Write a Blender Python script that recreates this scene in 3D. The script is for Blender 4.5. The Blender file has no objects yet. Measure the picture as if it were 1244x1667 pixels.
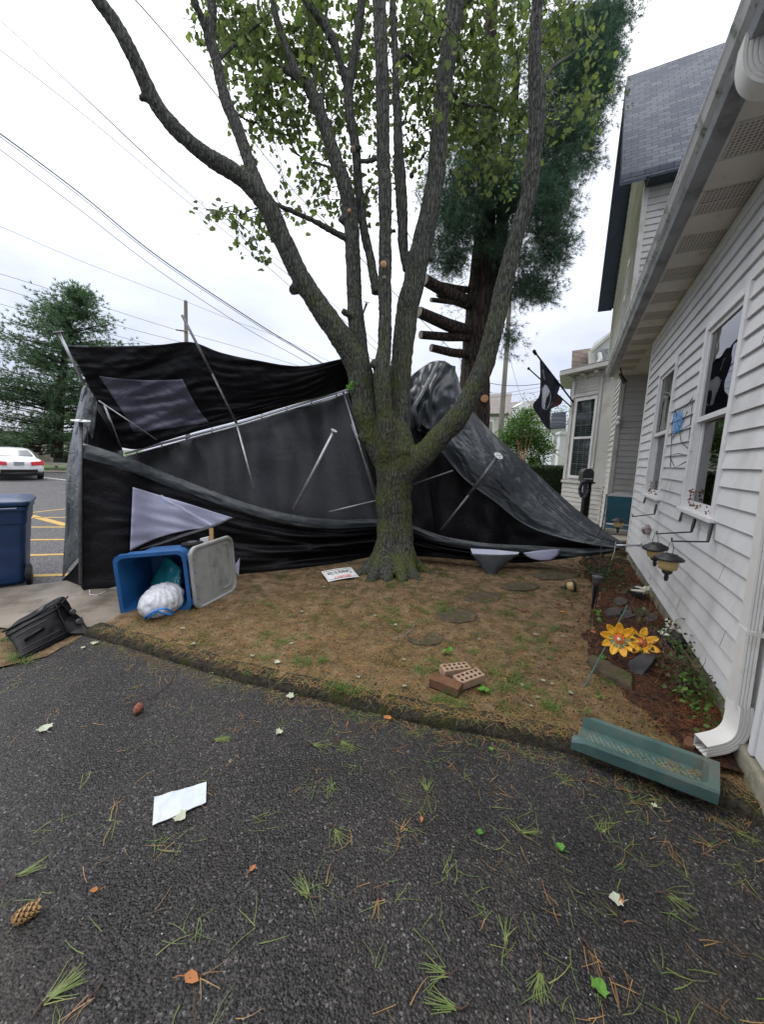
import bpy, math, random
import numpy as np
from mathutils import Vector, Matrix, noise
R_ = math.radians
random.seed(7); rng = np.random.default_rng(7)
scene = bpy.context.scene
# ------------------------------------------------------------------ camera
PITCH, ROLL, CZ, FPX, W0, H0 = R_(8.1), R_(2.1), 1.58, 612.0, 1244, 1667
Fw = Vector((0, math.cos(PITCH), -math.sin(PITCH)))
Up0 = Vector((0, math.sin(PITCH), math.cos(PITCH)))
Rt = Vector((1, 0, 0))*math.cos(ROLL) + Up0*math.sin(ROLL)
Up = -Vector((1, 0, 0))*math.sin(ROLL) + Up0*math.cos(ROLL)
cam_d = bpy.data.cameras.new('camera'); cam = bpy.data.objects.new('camera', cam_d)
scene.collection.objects.link(cam); scene.camera = cam
cam_d.sensor_fit = 'VERTICAL'; cam_d.sensor_height = 36; cam_d.lens = 36*FPX/H0
cam_d.clip_start = 0.05; cam_d.clip_end = 2000
M = Matrix.Identity(4)
for i in range(3):
    M[i][0] = Rt[i]; M[i][1] = Up[i]; M[i][2] = -Fw[i]
M[2][3] = CZ
cam.matrix_world = M
# ------------------------------------------------------------------ world + sun (overcast)
SUN_EL, SUN_AZ = R_(52), R_(-60)
world = bpy.data.worlds.new('World'); scene.world = world; world.use_nodes = True
nt = world.node_tree; nt.nodes.clear()
def N(t, typ, **kw):
    n = t.nodes.new(typ)
    for k, v in kw.items():
        if k.startswith('i_'): n.inputs[k[2:].replace('_', ' ')].default_value = v
        else: setattr(n, k, v)
    return n
out = N(nt, 'ShaderNodeOutputWorld'); bg1 = N(nt, 'ShaderNodeBackground'); bg2 = N(nt, 'ShaderNodeBackground')
sky = N(nt, 'ShaderNodeTexSky', sky_type='NISHITA', sun_disc=False, sun_elevation=SUN_EL, sun_rotation=SUN_AZ)
mixw = N(nt, 'ShaderNodeMixShader'); mixw.inputs[0].default_value = 0.94
tc = N(nt, 'ShaderNodeTexCoord'); sep = N(nt, 'ShaderNodeSeparateXYZ')
nz = N(nt, 'ShaderNodeTexNoise'); nz.inputs['Scale'].default_value = 2.2; nz.inputs['Detail'].default_value = 6; nz.inputs['Roughness'].default_value = .55
mp = N(nt, 'ShaderNodeMapping'); mp.inputs['Scale'].default_value = (1, 1, 2.6)
rampz = N(nt, 'ShaderNodeValToRGB')
cr = rampz.color_ramp; cr.elements[0].position = 0.0; cr.elements[0].color = (.50, .52, .61, 1)
cr.elements[1].position = 1.0; cr.elements[1].color = (1.95, 1.95, 2.0, 1)
e = cr.elements.new(.16); e.color = (.53, .57, .69, 1)
e = cr.elements.new(.46); e.color = (.86, .90, 1.0, 1)
add = N(nt, 'ShaderNodeMath', operation='MULTIPLY_ADD'); add.inputs[1].default_value = .62; 
sub = N(nt, 'ShaderNodeMath', operation='SUBTRACT'); sub.inputs[1].default_value = .31
L = nt.links.new
L(tc.outputs['Generated'], mp.inputs[0]); L(mp.outputs[0], nz.inputs['Vector']); L(tc.outputs['Generated'], sep.inputs[0])
L(nz.outputs[0], add.inputs[0]); L(sep.outputs[2], add.inputs[2]); L(add.outputs[0], sub.inputs[0]); L(sub.outputs[0], rampz.inputs[0])
L(sky.outputs[0], bg1.inputs[0]); bg1.inputs[1].default_value = .1
L(rampz.outputs[0], bg2.inputs[0]); bg2.inputs[1].default_value = 1.0
L(bg1.outputs[0], mixw.inputs[1]); L(bg2.outputs[0], mixw.inputs[2]); L(mixw.outputs[0], out.inputs[0])
sd = bpy.data.lights.new('sun', 'SUN'); sd.energy = .7; sd.angle = R_(25); sd.color = (1, .96, .92)
so = bpy.data.objects.new('sun', sd); scene.collection.objects.link(so)
so.rotation_euler = (R_(90)-SUN_EL, 0, -SUN_AZ + math.pi)
sdir = Vector((math.sin(SUN_AZ)*math.cos(SUN_EL), math.cos(SUN_AZ)*math.cos(SUN_EL), math.sin(SUN_EL)))
so.rotation_euler = (-sdir).to_track_quat('-Z', 'Y').to_euler()
scene.view_settings.view_transform = 'Standard'; scene.view_settings.look = 'None'
scene.view_settings.exposure = 0.52; scene.view_settings.gamma = 1
# ------------------------------------------------------------------ placing helpers
CAM = Vector((0, 0, CZ))
def ray(x, y): return Fw + Rt*((x-W0/2)/FPX) - Up*((y-H0/2)/FPX)
def G(x, y, z=0.0):
    d = ray(x, y); return CAM + d*((z-CZ)/d.z)
def D(x, y, Y):
    d = ray(x, y); return CAM + d*(Y/d.y)
AZ = R_(26.26); dd = Vector((math.sin(AZ), math.cos(AZ), 0)); tt = Vector((math.cos(AZ), -math.sin(AZ), 0))
def Hs(s, t, z): return dd*s + tt*t + Vector((0, 0, z))
def onT(x, y, t=1.0):
    v = ray(x, y); return CAM + v*(t/v.dot(tt))
def proj(P):
    v = Vector(P)-CAM; w = v.dot(Fw)
    return (W0/2+FPX*v.dot(Rt)/w, H0/2-FPX*v.dot(Up)/w)
# ------------------------------------------------------------------ object helpers
MW = {}
def thing(name, label, cat, loc=(0, 0, 0), rotz=0, group=None, rot=None):
    o = bpy.data.objects.new(name, None); scene.collection.objects.link(o); o.empty_display_size = .1
    o.location = loc; o.rotation_euler = rot if rot else (0, 0, rotz)
    o['label'] = label; o['category'] = cat
    if group: o['group'] = group
    MW[o.name] = Matrix.Translation(Vector(loc)) @ o.rotation_euler.to_matrix().to_4x4()
    return o
def tag(o, label=None, cat=None, group=None, kind=None):
    if label: o['label'] = label
    if cat: o['category'] = cat
    if group: o['group'] = group
    if kind: o['kind'] = kind
    return o
class MB:
    def __init__(s): s.v = []; s.f = []
    def add(s, vs, fs):
        b = len(s.v); s.v += [tuple(v) for v in vs]; s.f += [tuple(i+b for i in f) for f in fs]; return s
    def box(s, c, h, rot=None):
        c = Vector(c); vs = []
        for dx in (-1, 1):
            for dy in (-1, 1):
                for dz in (-1, 1):
                    p = Vector((dx*h[0], dy*h[1], dz*h[2]))
                    if rot is not None: p = rot @ p
                    vs.append(c+p)
        return s.add(vs, [(0, 1, 3, 2), (4, 6, 7, 5), (0, 4, 5, 1), (2, 3, 7, 6), (0, 2, 6, 4), (1, 5, 7, 3)])
    def bx(s, x0, x1, y0, y1, z0, z1): return s.box(((x0+x1)/2, (y0+y1)/2, (z0+z1)/2), (abs(x1-x0)/2, abs(y1-y0)/2, abs(z1-z0)/2))
    def hexa(s, p): # 4 bottom + 4 top
        return s.add(p, [(3, 2, 1, 0), (4, 5, 6, 7), (0, 1, 5, 4), (1, 2, 6, 5), (2, 3, 7, 6), (3, 0, 4, 7)])
    def tube(s, pts, r, n=8, cap=True, sx=1.0):
        pts = [Vector(p) for p in pts]
        if not hasattr(r, '__len__'): r = [r]*len(pts)
        b = len(s.v); prev = None
        for i, p in enumerate(pts):
            d = (pts[min(i+1, len(pts)-1)]-pts[max(i-1, 0)]).normalized()
            if prev is None:
                a = d.orthogonal().normalized()
                if abs(d.z) < .9: a = Vector((0, 0, 1)).cross(d).normalized()
            else:
                a = (prev - d*prev.dot(d)).normalized()
            prev = a; bb = d.cross(a)
            for k in range(n):
                t = 2*math.pi*k/n
                s.v.append(tuple(p + a*(math.cos(t)*r[i]) + bb*(math.sin(t)*r[i]*sx)))
        for i in range(len(pts)-1):
            for k in range(n):
                s.f.append((b+i*n+k, b+i*n+(k+1) % n, b+(i+1)*n+(k+1) % n, b+(i+1)*n+k))
        if cap:
            s.f.append(tuple(b+k for k in range(n))[::-1]); s.f.append(tuple(b+(len(pts)-1)*n+k for k in range(n)))
        return s
    def lathe(s, c, prof, n=20, axis=(0, 0, 1)):
        c = Vector(c); ax = Vector(axis).normalized(); q = Vector((0, 0, 1)).rotation_difference(ax)
        b = len(s.v)
        for (r, z) in prof:
            for k in range(n):
                t = 2*math.pi*k/n
                s.v.append(tuple(c + q @ Vector((math.cos(t)*r, math.sin(t)*r, z))))
        for i in range(len(prof)-1):
            for k in range(n):
                s.f.append((b+i*n+k, b+i*n+(k+1) % n, b+(i+1)*n+(k+1) % n, b+(i+1)*n+k))
        s.f.append(tuple(b+k for k in range(n))[::-1]); s.f.append(tuple(b+(len(prof)-1)*n+k for k in range(n)))
        return s
    def prism(s, poly, vec):
        n = len(poly); poly = [Vector(p) for p in poly]; vec = Vector(vec)
        vs = poly + [p+vec for p in poly]
        return s.add(vs, [tuple(range(n))[::-1], tuple(range(n, 2*n))] + [(i, (i+1) % n, n+(i+1) % n, n+i) for i in range(n)])
    def grid(s, P):
        r, c = len(P), len(P[0]); b = len(s.v)
        for row in P:
            for p in row: s.v.append(tuple(p))
        for i in range(r-1):
            for j in range(c-1):
                s.f.append((b+i*c+j, b+i*c+j+1, b+(i+1)*c+j+1, b+(i+1)*c+j))
        return s
    def ball(s, c, r, n=10, m=7, jit=0):
        b = len(s.v); c = Vector(c)
        if not hasattr(r, '__len__'): r = (r, r, r)
        prof = []
        for i in range(m+1):
            a = math.pi*i/m
            for k in range(n):
                t = 2*math.pi*k/n; j = 1+jit*random.uniform(-1, 1)
                s.v.append((c.x+r[0]*math.sin(a)*math.cos(t)*j, c.y+r[1]*math.sin(a)*math.sin(t)*j, c.z+r[2]*math.cos(a)*j))
        for i in range(m):
            for k in range(n):
                s.f.append((b+i*n+k, b+(i+1)*n+k, b+(i+1)*n+(k+1) % n, b+i*n+(k+1) % n))
        return s
def obj(name, mb, mat, parent=None, raw=False, smooth=False, bevel=0, solid=0, seg=2, loc=None):
    """world coordinates unless raw (then local to the parent)"""
    me = bpy.data.meshes.new(name)
    vs = mb.v
    if loc is not None:
        vs = [tuple(Vector(v)-Vector(loc)) for v in vs]
    if parent is not None and not raw:
        inv = MW[parent.name].inverted(); vs = [tuple(inv @ Vector(v)) for v in vs]
    me.from_pydata(vs, [], mb.f); me.validate(); me.update()
    o = bpy.data.objects.new(name, me); scene.collection.objects.link(o)
    if mat: me.materials.append(mat)
    if loc is not None and parent is None: o.location = loc
    if parent is not None: o.parent = parent; MW[o.name] = MW[parent.name]
    if smooth: me.shade_smooth()
    if solid:
        m = o.modifiers.new('solid', 'SOLIDIFY'); m.thickness = solid; m.offset = 0
    if bevel:
        m = o.modifiers.new('bevel', 'BEVEL'); m.width = bevel; m.segments = seg; m.limit_method = 'ANGLE'; m.angle_limit = R_(35)
    return o
def struct(name, mb, mat, **k): return tag(obj(name, mb, mat, **k), kind='structure')
def dup(root, loc=None, rotz=None, label=None, rot=None):
    r = root.copy(); scene.collection.objects.link(r)
    if loc is not None: r.location = loc
    if rotz is not None: r.rotation_euler = (r.rotation_euler[0], r.rotation_euler[1], rotz)
    if rot is not None: r.rotation_euler = rot
    if label: r['label'] = label
    for ch in list(root.children):
        c = ch.copy(); scene.collection.objects.link(c); c.parent = r
        for g in ch.children:
            d = g.copy(); scene.collection.objects.link(d); d.parent = c
    return r
# ------------------------------------------------------------------ materials
def mat(name, c1, c2=None, rough=.6, scale=8, detail=5, bump=0, bscale=None, metal=0, spec=.5, stretch=(1, 1, 1), lo=.35, hi=.65, sheen=0, c3=None, s3=1.5, lo3=.5, hi3=.62, bdist=.02, bstretch=None, coat=0, trans=0, rough2=None):
    m = bpy.data.materials.new(name); m.use_nodes = True; t = m.node_tree; b = t.nodes['Principled BSDF']
    l = t.links.new
    b.inputs['Roughness'].default_value = rough; b.inputs['Metallic'].default_value = metal
    b.inputs['Specular IOR Level'].default_value = spec
    if coat: b.inputs['Coat Weight'].default_value = coat; b.inputs['Coat Roughness'].default_value = .1
    if sheen: b.inputs['Sheen Weight'].default_value = sheen
    tcn = N(t, 'ShaderNodeTexCoord'); mpn = N(t, 'ShaderNodeMapping'); mpn.inputs['Scale'].default_value = stretch
    l(tcn.outputs['Object'], mpn.inputs[0])
    if c2 is None: c2 = tuple(min(1, x*1.18) for x in c1)
    n1 = N(t, 'ShaderNodeTexNoise'); n1.inputs['Scale'].default_value = scale; n1.inputs['Detail'].default_value = detail
    l(mpn.outputs[0], n1.inputs['Vector'])
    r1 = N(t, 'ShaderNodeValToRGB'); r1.color_ramp.elements[0].position = lo; r1.color_ramp.elements[1].position = hi
    r1.color_ramp.elements[0].color = (*c1, 1); r1.color_ramp.elements[1].color = (*c2, 1)
    l(n1.outputs[0], r1.inputs[0]); col = r1.outputs[0]
    if c3 is not None:
        n3 = N(t, 'ShaderNodeTexNoise'); n3.inputs['Scale'].default_value = s3; n3.inputs['Detail'].default_value = 6
        n3.inputs['Roughness'].default_value = .65
        l(tcn.outputs['Object'], n3.inputs['Vector'])
        mr = N(t, 'ShaderNodeMapRange'); mr.inputs['From Min'].default_value = lo3; mr.inputs['From Max'].default_value = hi3
        l(n3.outputs[0], mr.inputs[0])
        mx = N(t, 'ShaderNodeMix', data_type='RGBA'); l(mr.outputs[0], mx.inputs['Factor']); l(col, mx.inputs['A'])
        mx.inputs['B'].default_value = (*c3, 1); col = mx.outputs['Result']
    l(col, b.inputs['Base Color'])
    if rough2 is not None:
        mr2 = N(t, 'ShaderNodeMapRange'); mr2.inputs['From Min'].default_value = .3; mr2.inputs['From Max'].default_value = .7
        mr2.inputs['To Min'].default_value = rough; mr2.inputs['To Max'].default_value = rough2
        l(n1.outputs[0], mr2.inputs[0]); l(mr2.outputs[0], b.inputs['Roughness'])
    if bump:
        n2 = N(t, 'ShaderNodeTexNoise'); n2.inputs['Scale'].default_value = bscale or scale*3; n2.inputs['Detail'].default_value = 6
        mp2 = N(t, 'ShaderNodeMapping'); mp2.inputs['Scale'].default_value = bstretch or stretch
        l(tcn.outputs['Object'], mp2.inputs[0]); l(mp2.outputs[0], n2.inputs['Vector'])
        bp = N(t, 'ShaderNodeBump'); bp.inputs['Strength'].default_value = bump; bp.inputs['Distance'].default_value = bdist
        l(n2.outputs[0], bp.inputs['Height']); l(bp.outputs[0], b.inputs['Normal'])
    if trans:
        # leaf-like or cloth-like light passing through
        tr = N(t, 'ShaderNodeBsdfTranslucent'); l(col, tr.inputs[0]); ms = N(t, 'ShaderNodeMixShader'); ms.inputs[0].default_value = trans
        o = t.nodes['Material Output']; l(b.outputs[0], ms.inputs[1]); l(tr.outputs[0], ms.inputs[2]); l(ms.outputs[0], o.inputs[0])
    m['b'] = b.name
    return m
def leafmat(name, cols, trans=.35, rough=.5):
    """colour varies per mesh island (each leaf its own tone)"""
    m = bpy.data.materials.new(name); m.use_nodes = True; t = m.node_tree; b = t.nodes['Principled BSDF']; l = t.links.new
    g = N(t, 'ShaderNodeNewGeometry'); r = N(t, 'ShaderNodeValToRGB')
    el = r.color_ramp.elements; el[0].color = (*cols[0], 1); el[1].color = (*cols[-1], 1)
    for i, c in enumerate(cols[1:-1]):
        x = el.new((i+1)/(len(cols)-1)); x.color = (*c, 1)
    l(g.outputs['Random Per Island'], r.inputs[0]); l(r.outputs[0], b.inputs['Base Color']); b.inputs['Roughness'].default_value = rough
    b.inputs['Specular IOR Level'].default_value = .35
    tr = N(t, 'ShaderNodeBsdfTranslucent'); l(r.outputs[0], tr.inputs[0]); ms = N(t, 'ShaderNodeMixShader'); ms.inputs[0].default_value = trans
    o = t.nodes['Material Output']; l(b.outputs[0], ms.inputs[1]); l(tr.outputs[0], ms.inputs[2]); l(ms.outputs[0], o.inputs[0])
    return m
def asphalt_mat(name, base, rough=.5, grain=170, patch=.6):
    m = bpy.data.materials.new(name); m.use_nodes = True; t = m.node_tree; b = t.nodes['Principled BSDF']; l = t.links.new
    tcn = N(t, 'ShaderNodeTexCoord')
    vo = N(t, 'ShaderNodeTexVoronoi'); vo.inputs['Scale'].default_value = grain; l(tcn.outputs['Object'], vo.inputs['Vector'])
    sp = N(t, 'ShaderNodeSeparateColor'); l(vo.outputs['Color'], sp.inputs[0])
    r = N(t, 'ShaderNodeValToRGB'); el = r.color_ramp.elements
    el[0].position = 0; el[0].color = (base[0]*.30, base[1]*.30, base[2]*.30, 1); el[1].position = 1.0; el[1].color = (.16, .155, .15, 1)
    x = el.new(.55); x.color = (base[0]*.85, base[1]*.85, base[2]*.87, 1)
    x = el.new(.90); x.color = (base[0]*1.9, base[1]*1.85, base[2]*1.8, 1)
    x = el.new(.975); x.color = (base[0]*3.3, base[1]*3.2, base[2]*3.1, 1)
    b.inputs['Specular IOR Level'].default_value = .32
    l(sp.outputs[0], r.inputs[0])
    n1 = N(t, 'ShaderNodeTexNoise'); n1.inputs['Scale'].default_value = 1.3; n1.inputs['Detail'].default_value = 5; l(tcn.outputs['Object'], n1.inputs['Vector'])
    mr = N(t, 'ShaderNodeMapRange'); mr.inputs['From Min'].default_value = .35; mr.inputs['From Max'].default_value = .68
    mr.inputs['To Min'].default_value = 1-patch*.35; mr.inputs['To Max'].default_value = 1+patch*.5
    l(n1.outputs[0], mr.inputs[0])
    vm = N(t, 'ShaderNodeVectorMath', operation='SCALE'); l(r.outputs[0], vm.inputs[0]); l(mr.outputs[0], vm.inputs['Scale'])
    n4 = N(t, 'ShaderNodeTexNoise'); n4.inputs['Scale'].default_value = .9; n4.inputs['Detail'].default_value = 8; n4.inputs['Roughness'].default_value = .7
    l(tcn.outputs['Object'], n4.inputs['Vector'])
    m4 = N(t, 'ShaderNodeMapRange'); m4.inputs['From Min'].default_value = .52; m4.inputs['From Max'].default_value = .68; m4.inputs['To Max'].default_value = .55
    l(n4.outputs[0], m4.inputs[0])
    mx = N(t, 'ShaderNodeMix', data_type='RGBA'); l(m4.outputs[0], mx.inputs['Factor']); l(vm.outputs[0], mx.inputs['A']); mx.inputs['B'].default_value = (.062, .050, .038, 1)
    l(mx.outputs['Result'], b.inputs['Base Color'])
    mr2 = N(t, 'ShaderNodeMapRange'); mr2.inputs['From Min'].default_value = .35; mr2.inputs['From Max'].default_value = .65
    mr2.inputs['To Min'].default_value = rough-.12; mr2.inputs['To Max'].default_value = rough+.14; l(n1.outputs[0], mr2.inputs[0]); l(mr2.outputs[0], b.inputs['Roughness'])
    v2 = N(t, 'ShaderNodeTexVoronoi'); v2.inputs['Scale'].default_value = grain*.8; l(tcn.outputs['Object'], v2.inputs['Vector'])
    n2 = N(t, 'ShaderNodeTexNoise'); n2.inputs['Scale'].default_value = grain*.6; l(tcn.outputs['Object'], n2.inputs['Vector'])
    ad = N(t, 'ShaderNodeMath', operation='SUBTRACT'); l(n2.outputs[0], ad.inputs[0]); l(v2.outputs['Distance'], ad.inputs[1])
    bp = N(t, 'ShaderNodeBump'); bp.inputs['Strength'].default_value = .85; bp.inputs['Distance'].default_value = .006
    l(ad.outputs[0], bp.inputs['Height']); l(bp.outputs[0], b.inputs['Normal'])
    return m
def tarp_mat(name, c1, c2, rough, bump=.5, weave=0, trans=0):
    m = bpy.data.materials.new(name); m.use_nodes = True; t = m.node_tree; b = t.nodes['Principled BSDF']; l = t.links.new; b.inputs['Specular IOR Level'].default_value = .22 if c1[0] < .02 else .5
    tcn = N(t, 'ShaderNodeTexCoord')
    n0 = N(t, 'ShaderNodeTexNoise'); n0.inputs['Scale'].default_value = 3; n0.inputs['Detail'].default_value = 4; l(tcn.outputs['Object'], n0.inputs['Vector'])
    r = N(t, 'ShaderNodeValToRGB'); r.color_ramp.elements[0].position = .35; r.color_ramp.elements[1].position = .68
    r.color_ramp.elements[0].color = (*c1, 1); r.color_ramp.elements[1].color = (*c2, 1); l(n0.outputs[0], r.inputs[0]); l(r.outputs[0], b.inputs['Base Color'])
    b.inputs['Roughness'].default_value = rough
    n1 = N(t, 'ShaderNodeTexNoise'); n1.inputs['Scale'].default_value = 5; n1.inputs['Detail'].default_value = 5; n1.inputs['Distortion'].default_value = 1.2
    l(tcn.outputs['Object'], n1.inputs['Vector'])
    v = N(t, 'ShaderNodeTexVoronoi', feature='DISTANCE_TO_EDGE'); v.inputs['Scale'].default_value = 7; 
    mxv = N(t, 'ShaderNodeMix', data_type='VECTOR'); mxv.inputs['Factor'].default_value = .12
    l(tcn.outputs['Object'], mxv.inputs['A']); l(n1.outputs['Color'], mxv.inputs['B']); l(mxv.outputs['Result'], v.inputs['Vector'])
    mm = N(t, 'ShaderNodeMath', operation='MINIMUM'); mm.inputs[1].default_value = .12; l(v.outputs['Distance'], mm.inputs[0])
    ma = N(t, 'ShaderNodeMath', operation='MULTIPLY_ADD'); ma.inputs[1].default_value = 1.6; l(mm.outputs[0], ma.inputs[0]); l(n1.outputs[0], ma.inputs[2])
    bp = N(t, 'ShaderNodeBump'); bp.inputs['Strength'].default_value = bump; bp.inputs['Distance'].default_value = .03
    l(ma.outputs[0], bp.inputs['Height']); l(bp.outputs[0], b.inputs['Normal'])
    if trans:
        tr = N(t, 'ShaderNodeBsdfTranslucent'); l(r.outputs[0], tr.inputs[0]); ms = N(t, 'ShaderNodeMixShader'); ms.inputs[0].default_value = trans
        o = t.nodes['Material Output']; l(b.outputs[0], ms.inputs[1]); l(tr.outputs[0], ms.inputs[2]); l(ms.outputs[0], o.inputs[0])
    return m
def shingle_mat(name, c1, c2, bw=.3, bh=.14, axes=(0, 2)):
    m = bpy.data.materials.new(name); m.use_nodes = True; t = m.node_tree; b = t.nodes['Principled BSDF']; l = t.links.new
    tcn = N(t, 'ShaderNodeTexCoord'); s = N(t, 'ShaderNodeSeparateXYZ'); c = N(t, 'ShaderNodeCombineXYZ')
    l(tcn.outputs['Object'], s.inputs[0]); l(s.outputs[axes[0]], c.inputs[0]); l(s.outputs[axes[1]], c.inputs[1])
    br = N(t, 'ShaderNodeTexBrick'); br.inputs['Scale'].default_value = 1; br.inputs['Brick Width'].default_value = bw; br.inputs['Row Height'].default_value = bh
    br.inputs['Mortar Size'].default_value = .008; br.inputs['Mortar Smooth'].default_value = .3
    br.inputs['Color1'].default_value = (*c1, 1); br.inputs['Color2'].default_value = (*c2, 1); br.inputs['Mortar'].default_value = (c1[0]*.6, c1[1]*.6, c1[2]*.6, 1)
    l(c.outputs[0], br.inputs['Vector']); l(br.outputs['Color'], b.inputs['Base Color']); b.inputs['Roughness'].default_value = .85
    md = N(t, 'ShaderNodeMath', operation='MODULO'); md.inputs[1].default_value = bh; l(s.outputs[axes[1]], md.inputs[0])
    ad = N(t, 'ShaderNodeMath', operation='MULTIPLY_ADD'); ad.inputs[1].default_value = -4; l(md.outputs[0], ad.inputs[0])
    ml = N(t, 'ShaderNodeMath', operation='MULTIPLY'); ml.inputs[1].default_value = -.5; l(br.outputs['Fac'], ml.inputs[0]); l(ml.outputs[0], ad.inputs[2])
    bp = N(t, 'ShaderNodeBump'); bp.inputs['Strength'].default_value = .8; bp.inputs['Distance'].default_value = .03; l(ad.outputs[0], bp.inputs['Height']); l(bp.outputs[0], b.inputs['Normal'])
    return m
def glass_mat(name, tint=(.8, .85, .85)):
    m = bpy.data.materials.new(name); m.use_nodes = True; t = m.node_tree; l = t.links.new
    t.nodes.remove(t.nodes['Principled BSDF']); o = t.nodes['Material Output']
    g = N(t, 'ShaderNodeBsdfGlossy'); g.inputs['Roughness'].default_value = .01; tr = N(t, 'ShaderNodeBsdfTransparent'); tr.inputs[0].default_value = (*tint, 1)
    fr = N(t, 'ShaderNodeFresnel'); fr.inputs[0].default_value = 2.5
    tcn = N(t, 'ShaderNodeTexCoord'); n = N(t, 'ShaderNodeTexNoise'); n.inputs['Scale'].default_value = 1.8; l(tcn.outputs['Object'], n.inputs['Vector'])
    bp = N(t, 'ShaderNodeBump'); bp.inputs['Strength'].default_value = .12; bp.inputs['Distance'].default_value = .02; l(n.outputs[0], bp.inputs['Height']); l(bp.outputs[0], g.inputs['Normal'])
    ms = N(t, 'ShaderNodeMixShader'); l(fr.outputs[0], ms.inputs[0]); l(tr.outputs[0], ms.inputs[1]); l(g.outputs[0], ms.inputs[2]); l(ms.outputs[0], o.inputs[0])
    return m
mAsph = asphalt_mat('driveway_asphalt', (.0255, .0235, .0225), .46, 150, .9)
mLot = asphalt_mat('lot_asphalt', (.070, .070, .074), .6, 90, .4)
mBerm = mat('berm_asphalt', (.022, .019, .015), (.062, .052, .038), rough=.95, scale=34, detail=9, bump=1, bscale=80, c3=(.040, .045, .012), s3=6, lo3=.52, hi3=.62, spec=.2, bdist=.02)
mSoil = mat('bare_soil', (.105, .070, .040), (.26, .180, .108), rough=.95, scale=11, detail=12, bump=1, bscale=55, c3=(.052, .060, .016), s3=2.9, lo3=.52, hi3=.66, spec=.2, bdist=.03)
mBed = mat('bed_soil', (.016, .010, .008), (.060, .032, .020), rough=.95, scale=26, detail=12, bump=1, bscale=60, bdist=.03, spec=.2, c3=(.075, .034, .019), s3=9, lo3=.5, hi3=.62)
mConc = mat('worn_concrete', (.17, .14, .11), (.25, .215, .175), rough=.6, scale=3, bump=.4, bscale=120, bdist=.004, c3=(.10, .085, .062), s3=2.2, lo3=.48, hi3=.62, rough2=.4)
mGrassG = mat('lawn', (.055, .10, .018), (.10, .16, .035), rough=.95, scale=6, bump=1, bscale=50)
mYellow = mat('yellow_paint', (.52, .33, .06), (.42, .27, .07), rough=.7, scale=14, c3=(.09, .09, .09), s3=22, lo3=.58, hi3=.66)
mWhiteP = mat('white_paint', (.6, .6, .6), rough=.7, scale=14)
def bark_mat(name, dark, light, moss, lichen, sc=16, dist=.035):
    m = bpy.data.materials.new(name); m.use_nodes = True; t = m.node_tree; b = t.nodes['Principled BSDF']; l = t.links.new
    b.inputs['Roughness'].default_value = .9; b.inputs['Specular IOR Level'].default_value = .25
    tcn = N(t, 'ShaderNodeTexCoord'); mp = N(t, 'ShaderNodeMapping'); mp.inputs['Scale'].default_value = (1, 1, .16); l(tcn.outputs['Object'], mp.inputs[0])
    n0 = N(t, 'ShaderNodeTexNoise'); n0.inputs['Scale'].default_value = 6; l(tcn.outputs['Object'], n0.inputs['Vector'])
    mv = N(t, 'ShaderNodeMix', data_type='VECTOR'); mv.inputs['Factor'].default_value = .05; l(mp.outputs[0], mv.inputs['A']); l(n0.outputs['Color'], mv.inputs['B'])
    v = N(t, 'ShaderNodeTexVoronoi', feature='DISTANCE_TO_EDGE'); v.inputs['Scale'].default_value = sc*1.5; l(mv.outputs['Result'], v.inputs['Vector'])
    n = N(t, 'ShaderNodeTexNoise'); n.inputs['Scale'].default_value = sc*2.6; n.inputs['Detail'].default_value = 8; n.inputs['Roughness'].default_value = .65; l(mp.outputs[0], n.inputs['Vector'])
    mr = N(t, 'ShaderNodeMapRange'); mr.inputs['From Max'].default_value = .22; l(v.outputs['Distance'], mr.inputs[0])
    h_ = N(t, 'ShaderNodeMath', operation='MULTIPLY_ADD'); h_.inputs[1].default_value = .45; l(mr.outputs[0], h_.inputs[0]); l(n.outputs[0], h_.inputs[2])
    r = N(t, 'ShaderNodeValToRGB'); r.color_ramp.elements[0].position = .42; r.color_ramp.elements[1].position = 1.0; r.color_ramp.elements[0].color = (*dark, 1); r.color_ramp.elements[1].color = (*light, 1); l(h_.outputs[0], r.inputs[0])
    sz = N(t, 'ShaderNodeSeparateXYZ'); l(tcn.outputs['Object'], sz.inputs[0]); hz = N(t, 'ShaderNodeMapRange'); hz.inputs['From Min'].default_value = 1.6; hz.inputs['From Max'].default_value = 4.2; hz.inputs['To Min'].default_value = 1; hz.inputs['To Max'].default_value = .12; l(sz.outputs[2], hz.inputs[0])
    def over(col, c, sc_, lo, hi, k):
        q = N(t, 'ShaderNodeTexNoise'); q.inputs['Scale'].default_value = sc_; q.inputs['Detail'].default_value = 9; q.inputs['Roughness'].default_value = .7; l(tcn.outputs['Object'], q.inputs['Vector'])
        w = N(t, 'ShaderNodeMapRange'); w.inputs['From Min'].default_value = lo; w.inputs['From Max'].default_value = hi; w.inputs['To Max'].default_value = k; l(q.outputs[0], w.inputs[0])
        w2 = N(t, 'ShaderNodeMath', operation='MULTIPLY'); l(w.outputs[0], w2.inputs[0]); l(hz.outputs[0], w2.inputs[1]); w = w2
        x = N(t, 'ShaderNodeMix', data_type='RGBA'); l(w.outputs[0], x.inputs['Factor']); l(col, x.inputs['A']); x.inputs['B'].default_value = (*c, 1); return x.outputs['Result']
    col = over(r.outputs[0], moss, 3.2, .42, .62, .8); col = over(col, lichen, 38, .60, .68, .6); l(col, b.inputs['Base Color'])
    bp = N(t, 'ShaderNodeBump'); bp.inputs['Strength'].default_value = 1; bp.inputs['Distance'].default_value = dist; l(h_.outputs[0], bp.inputs['Height']); l(bp.outputs[0], b.inputs['Normal']); return m
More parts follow.
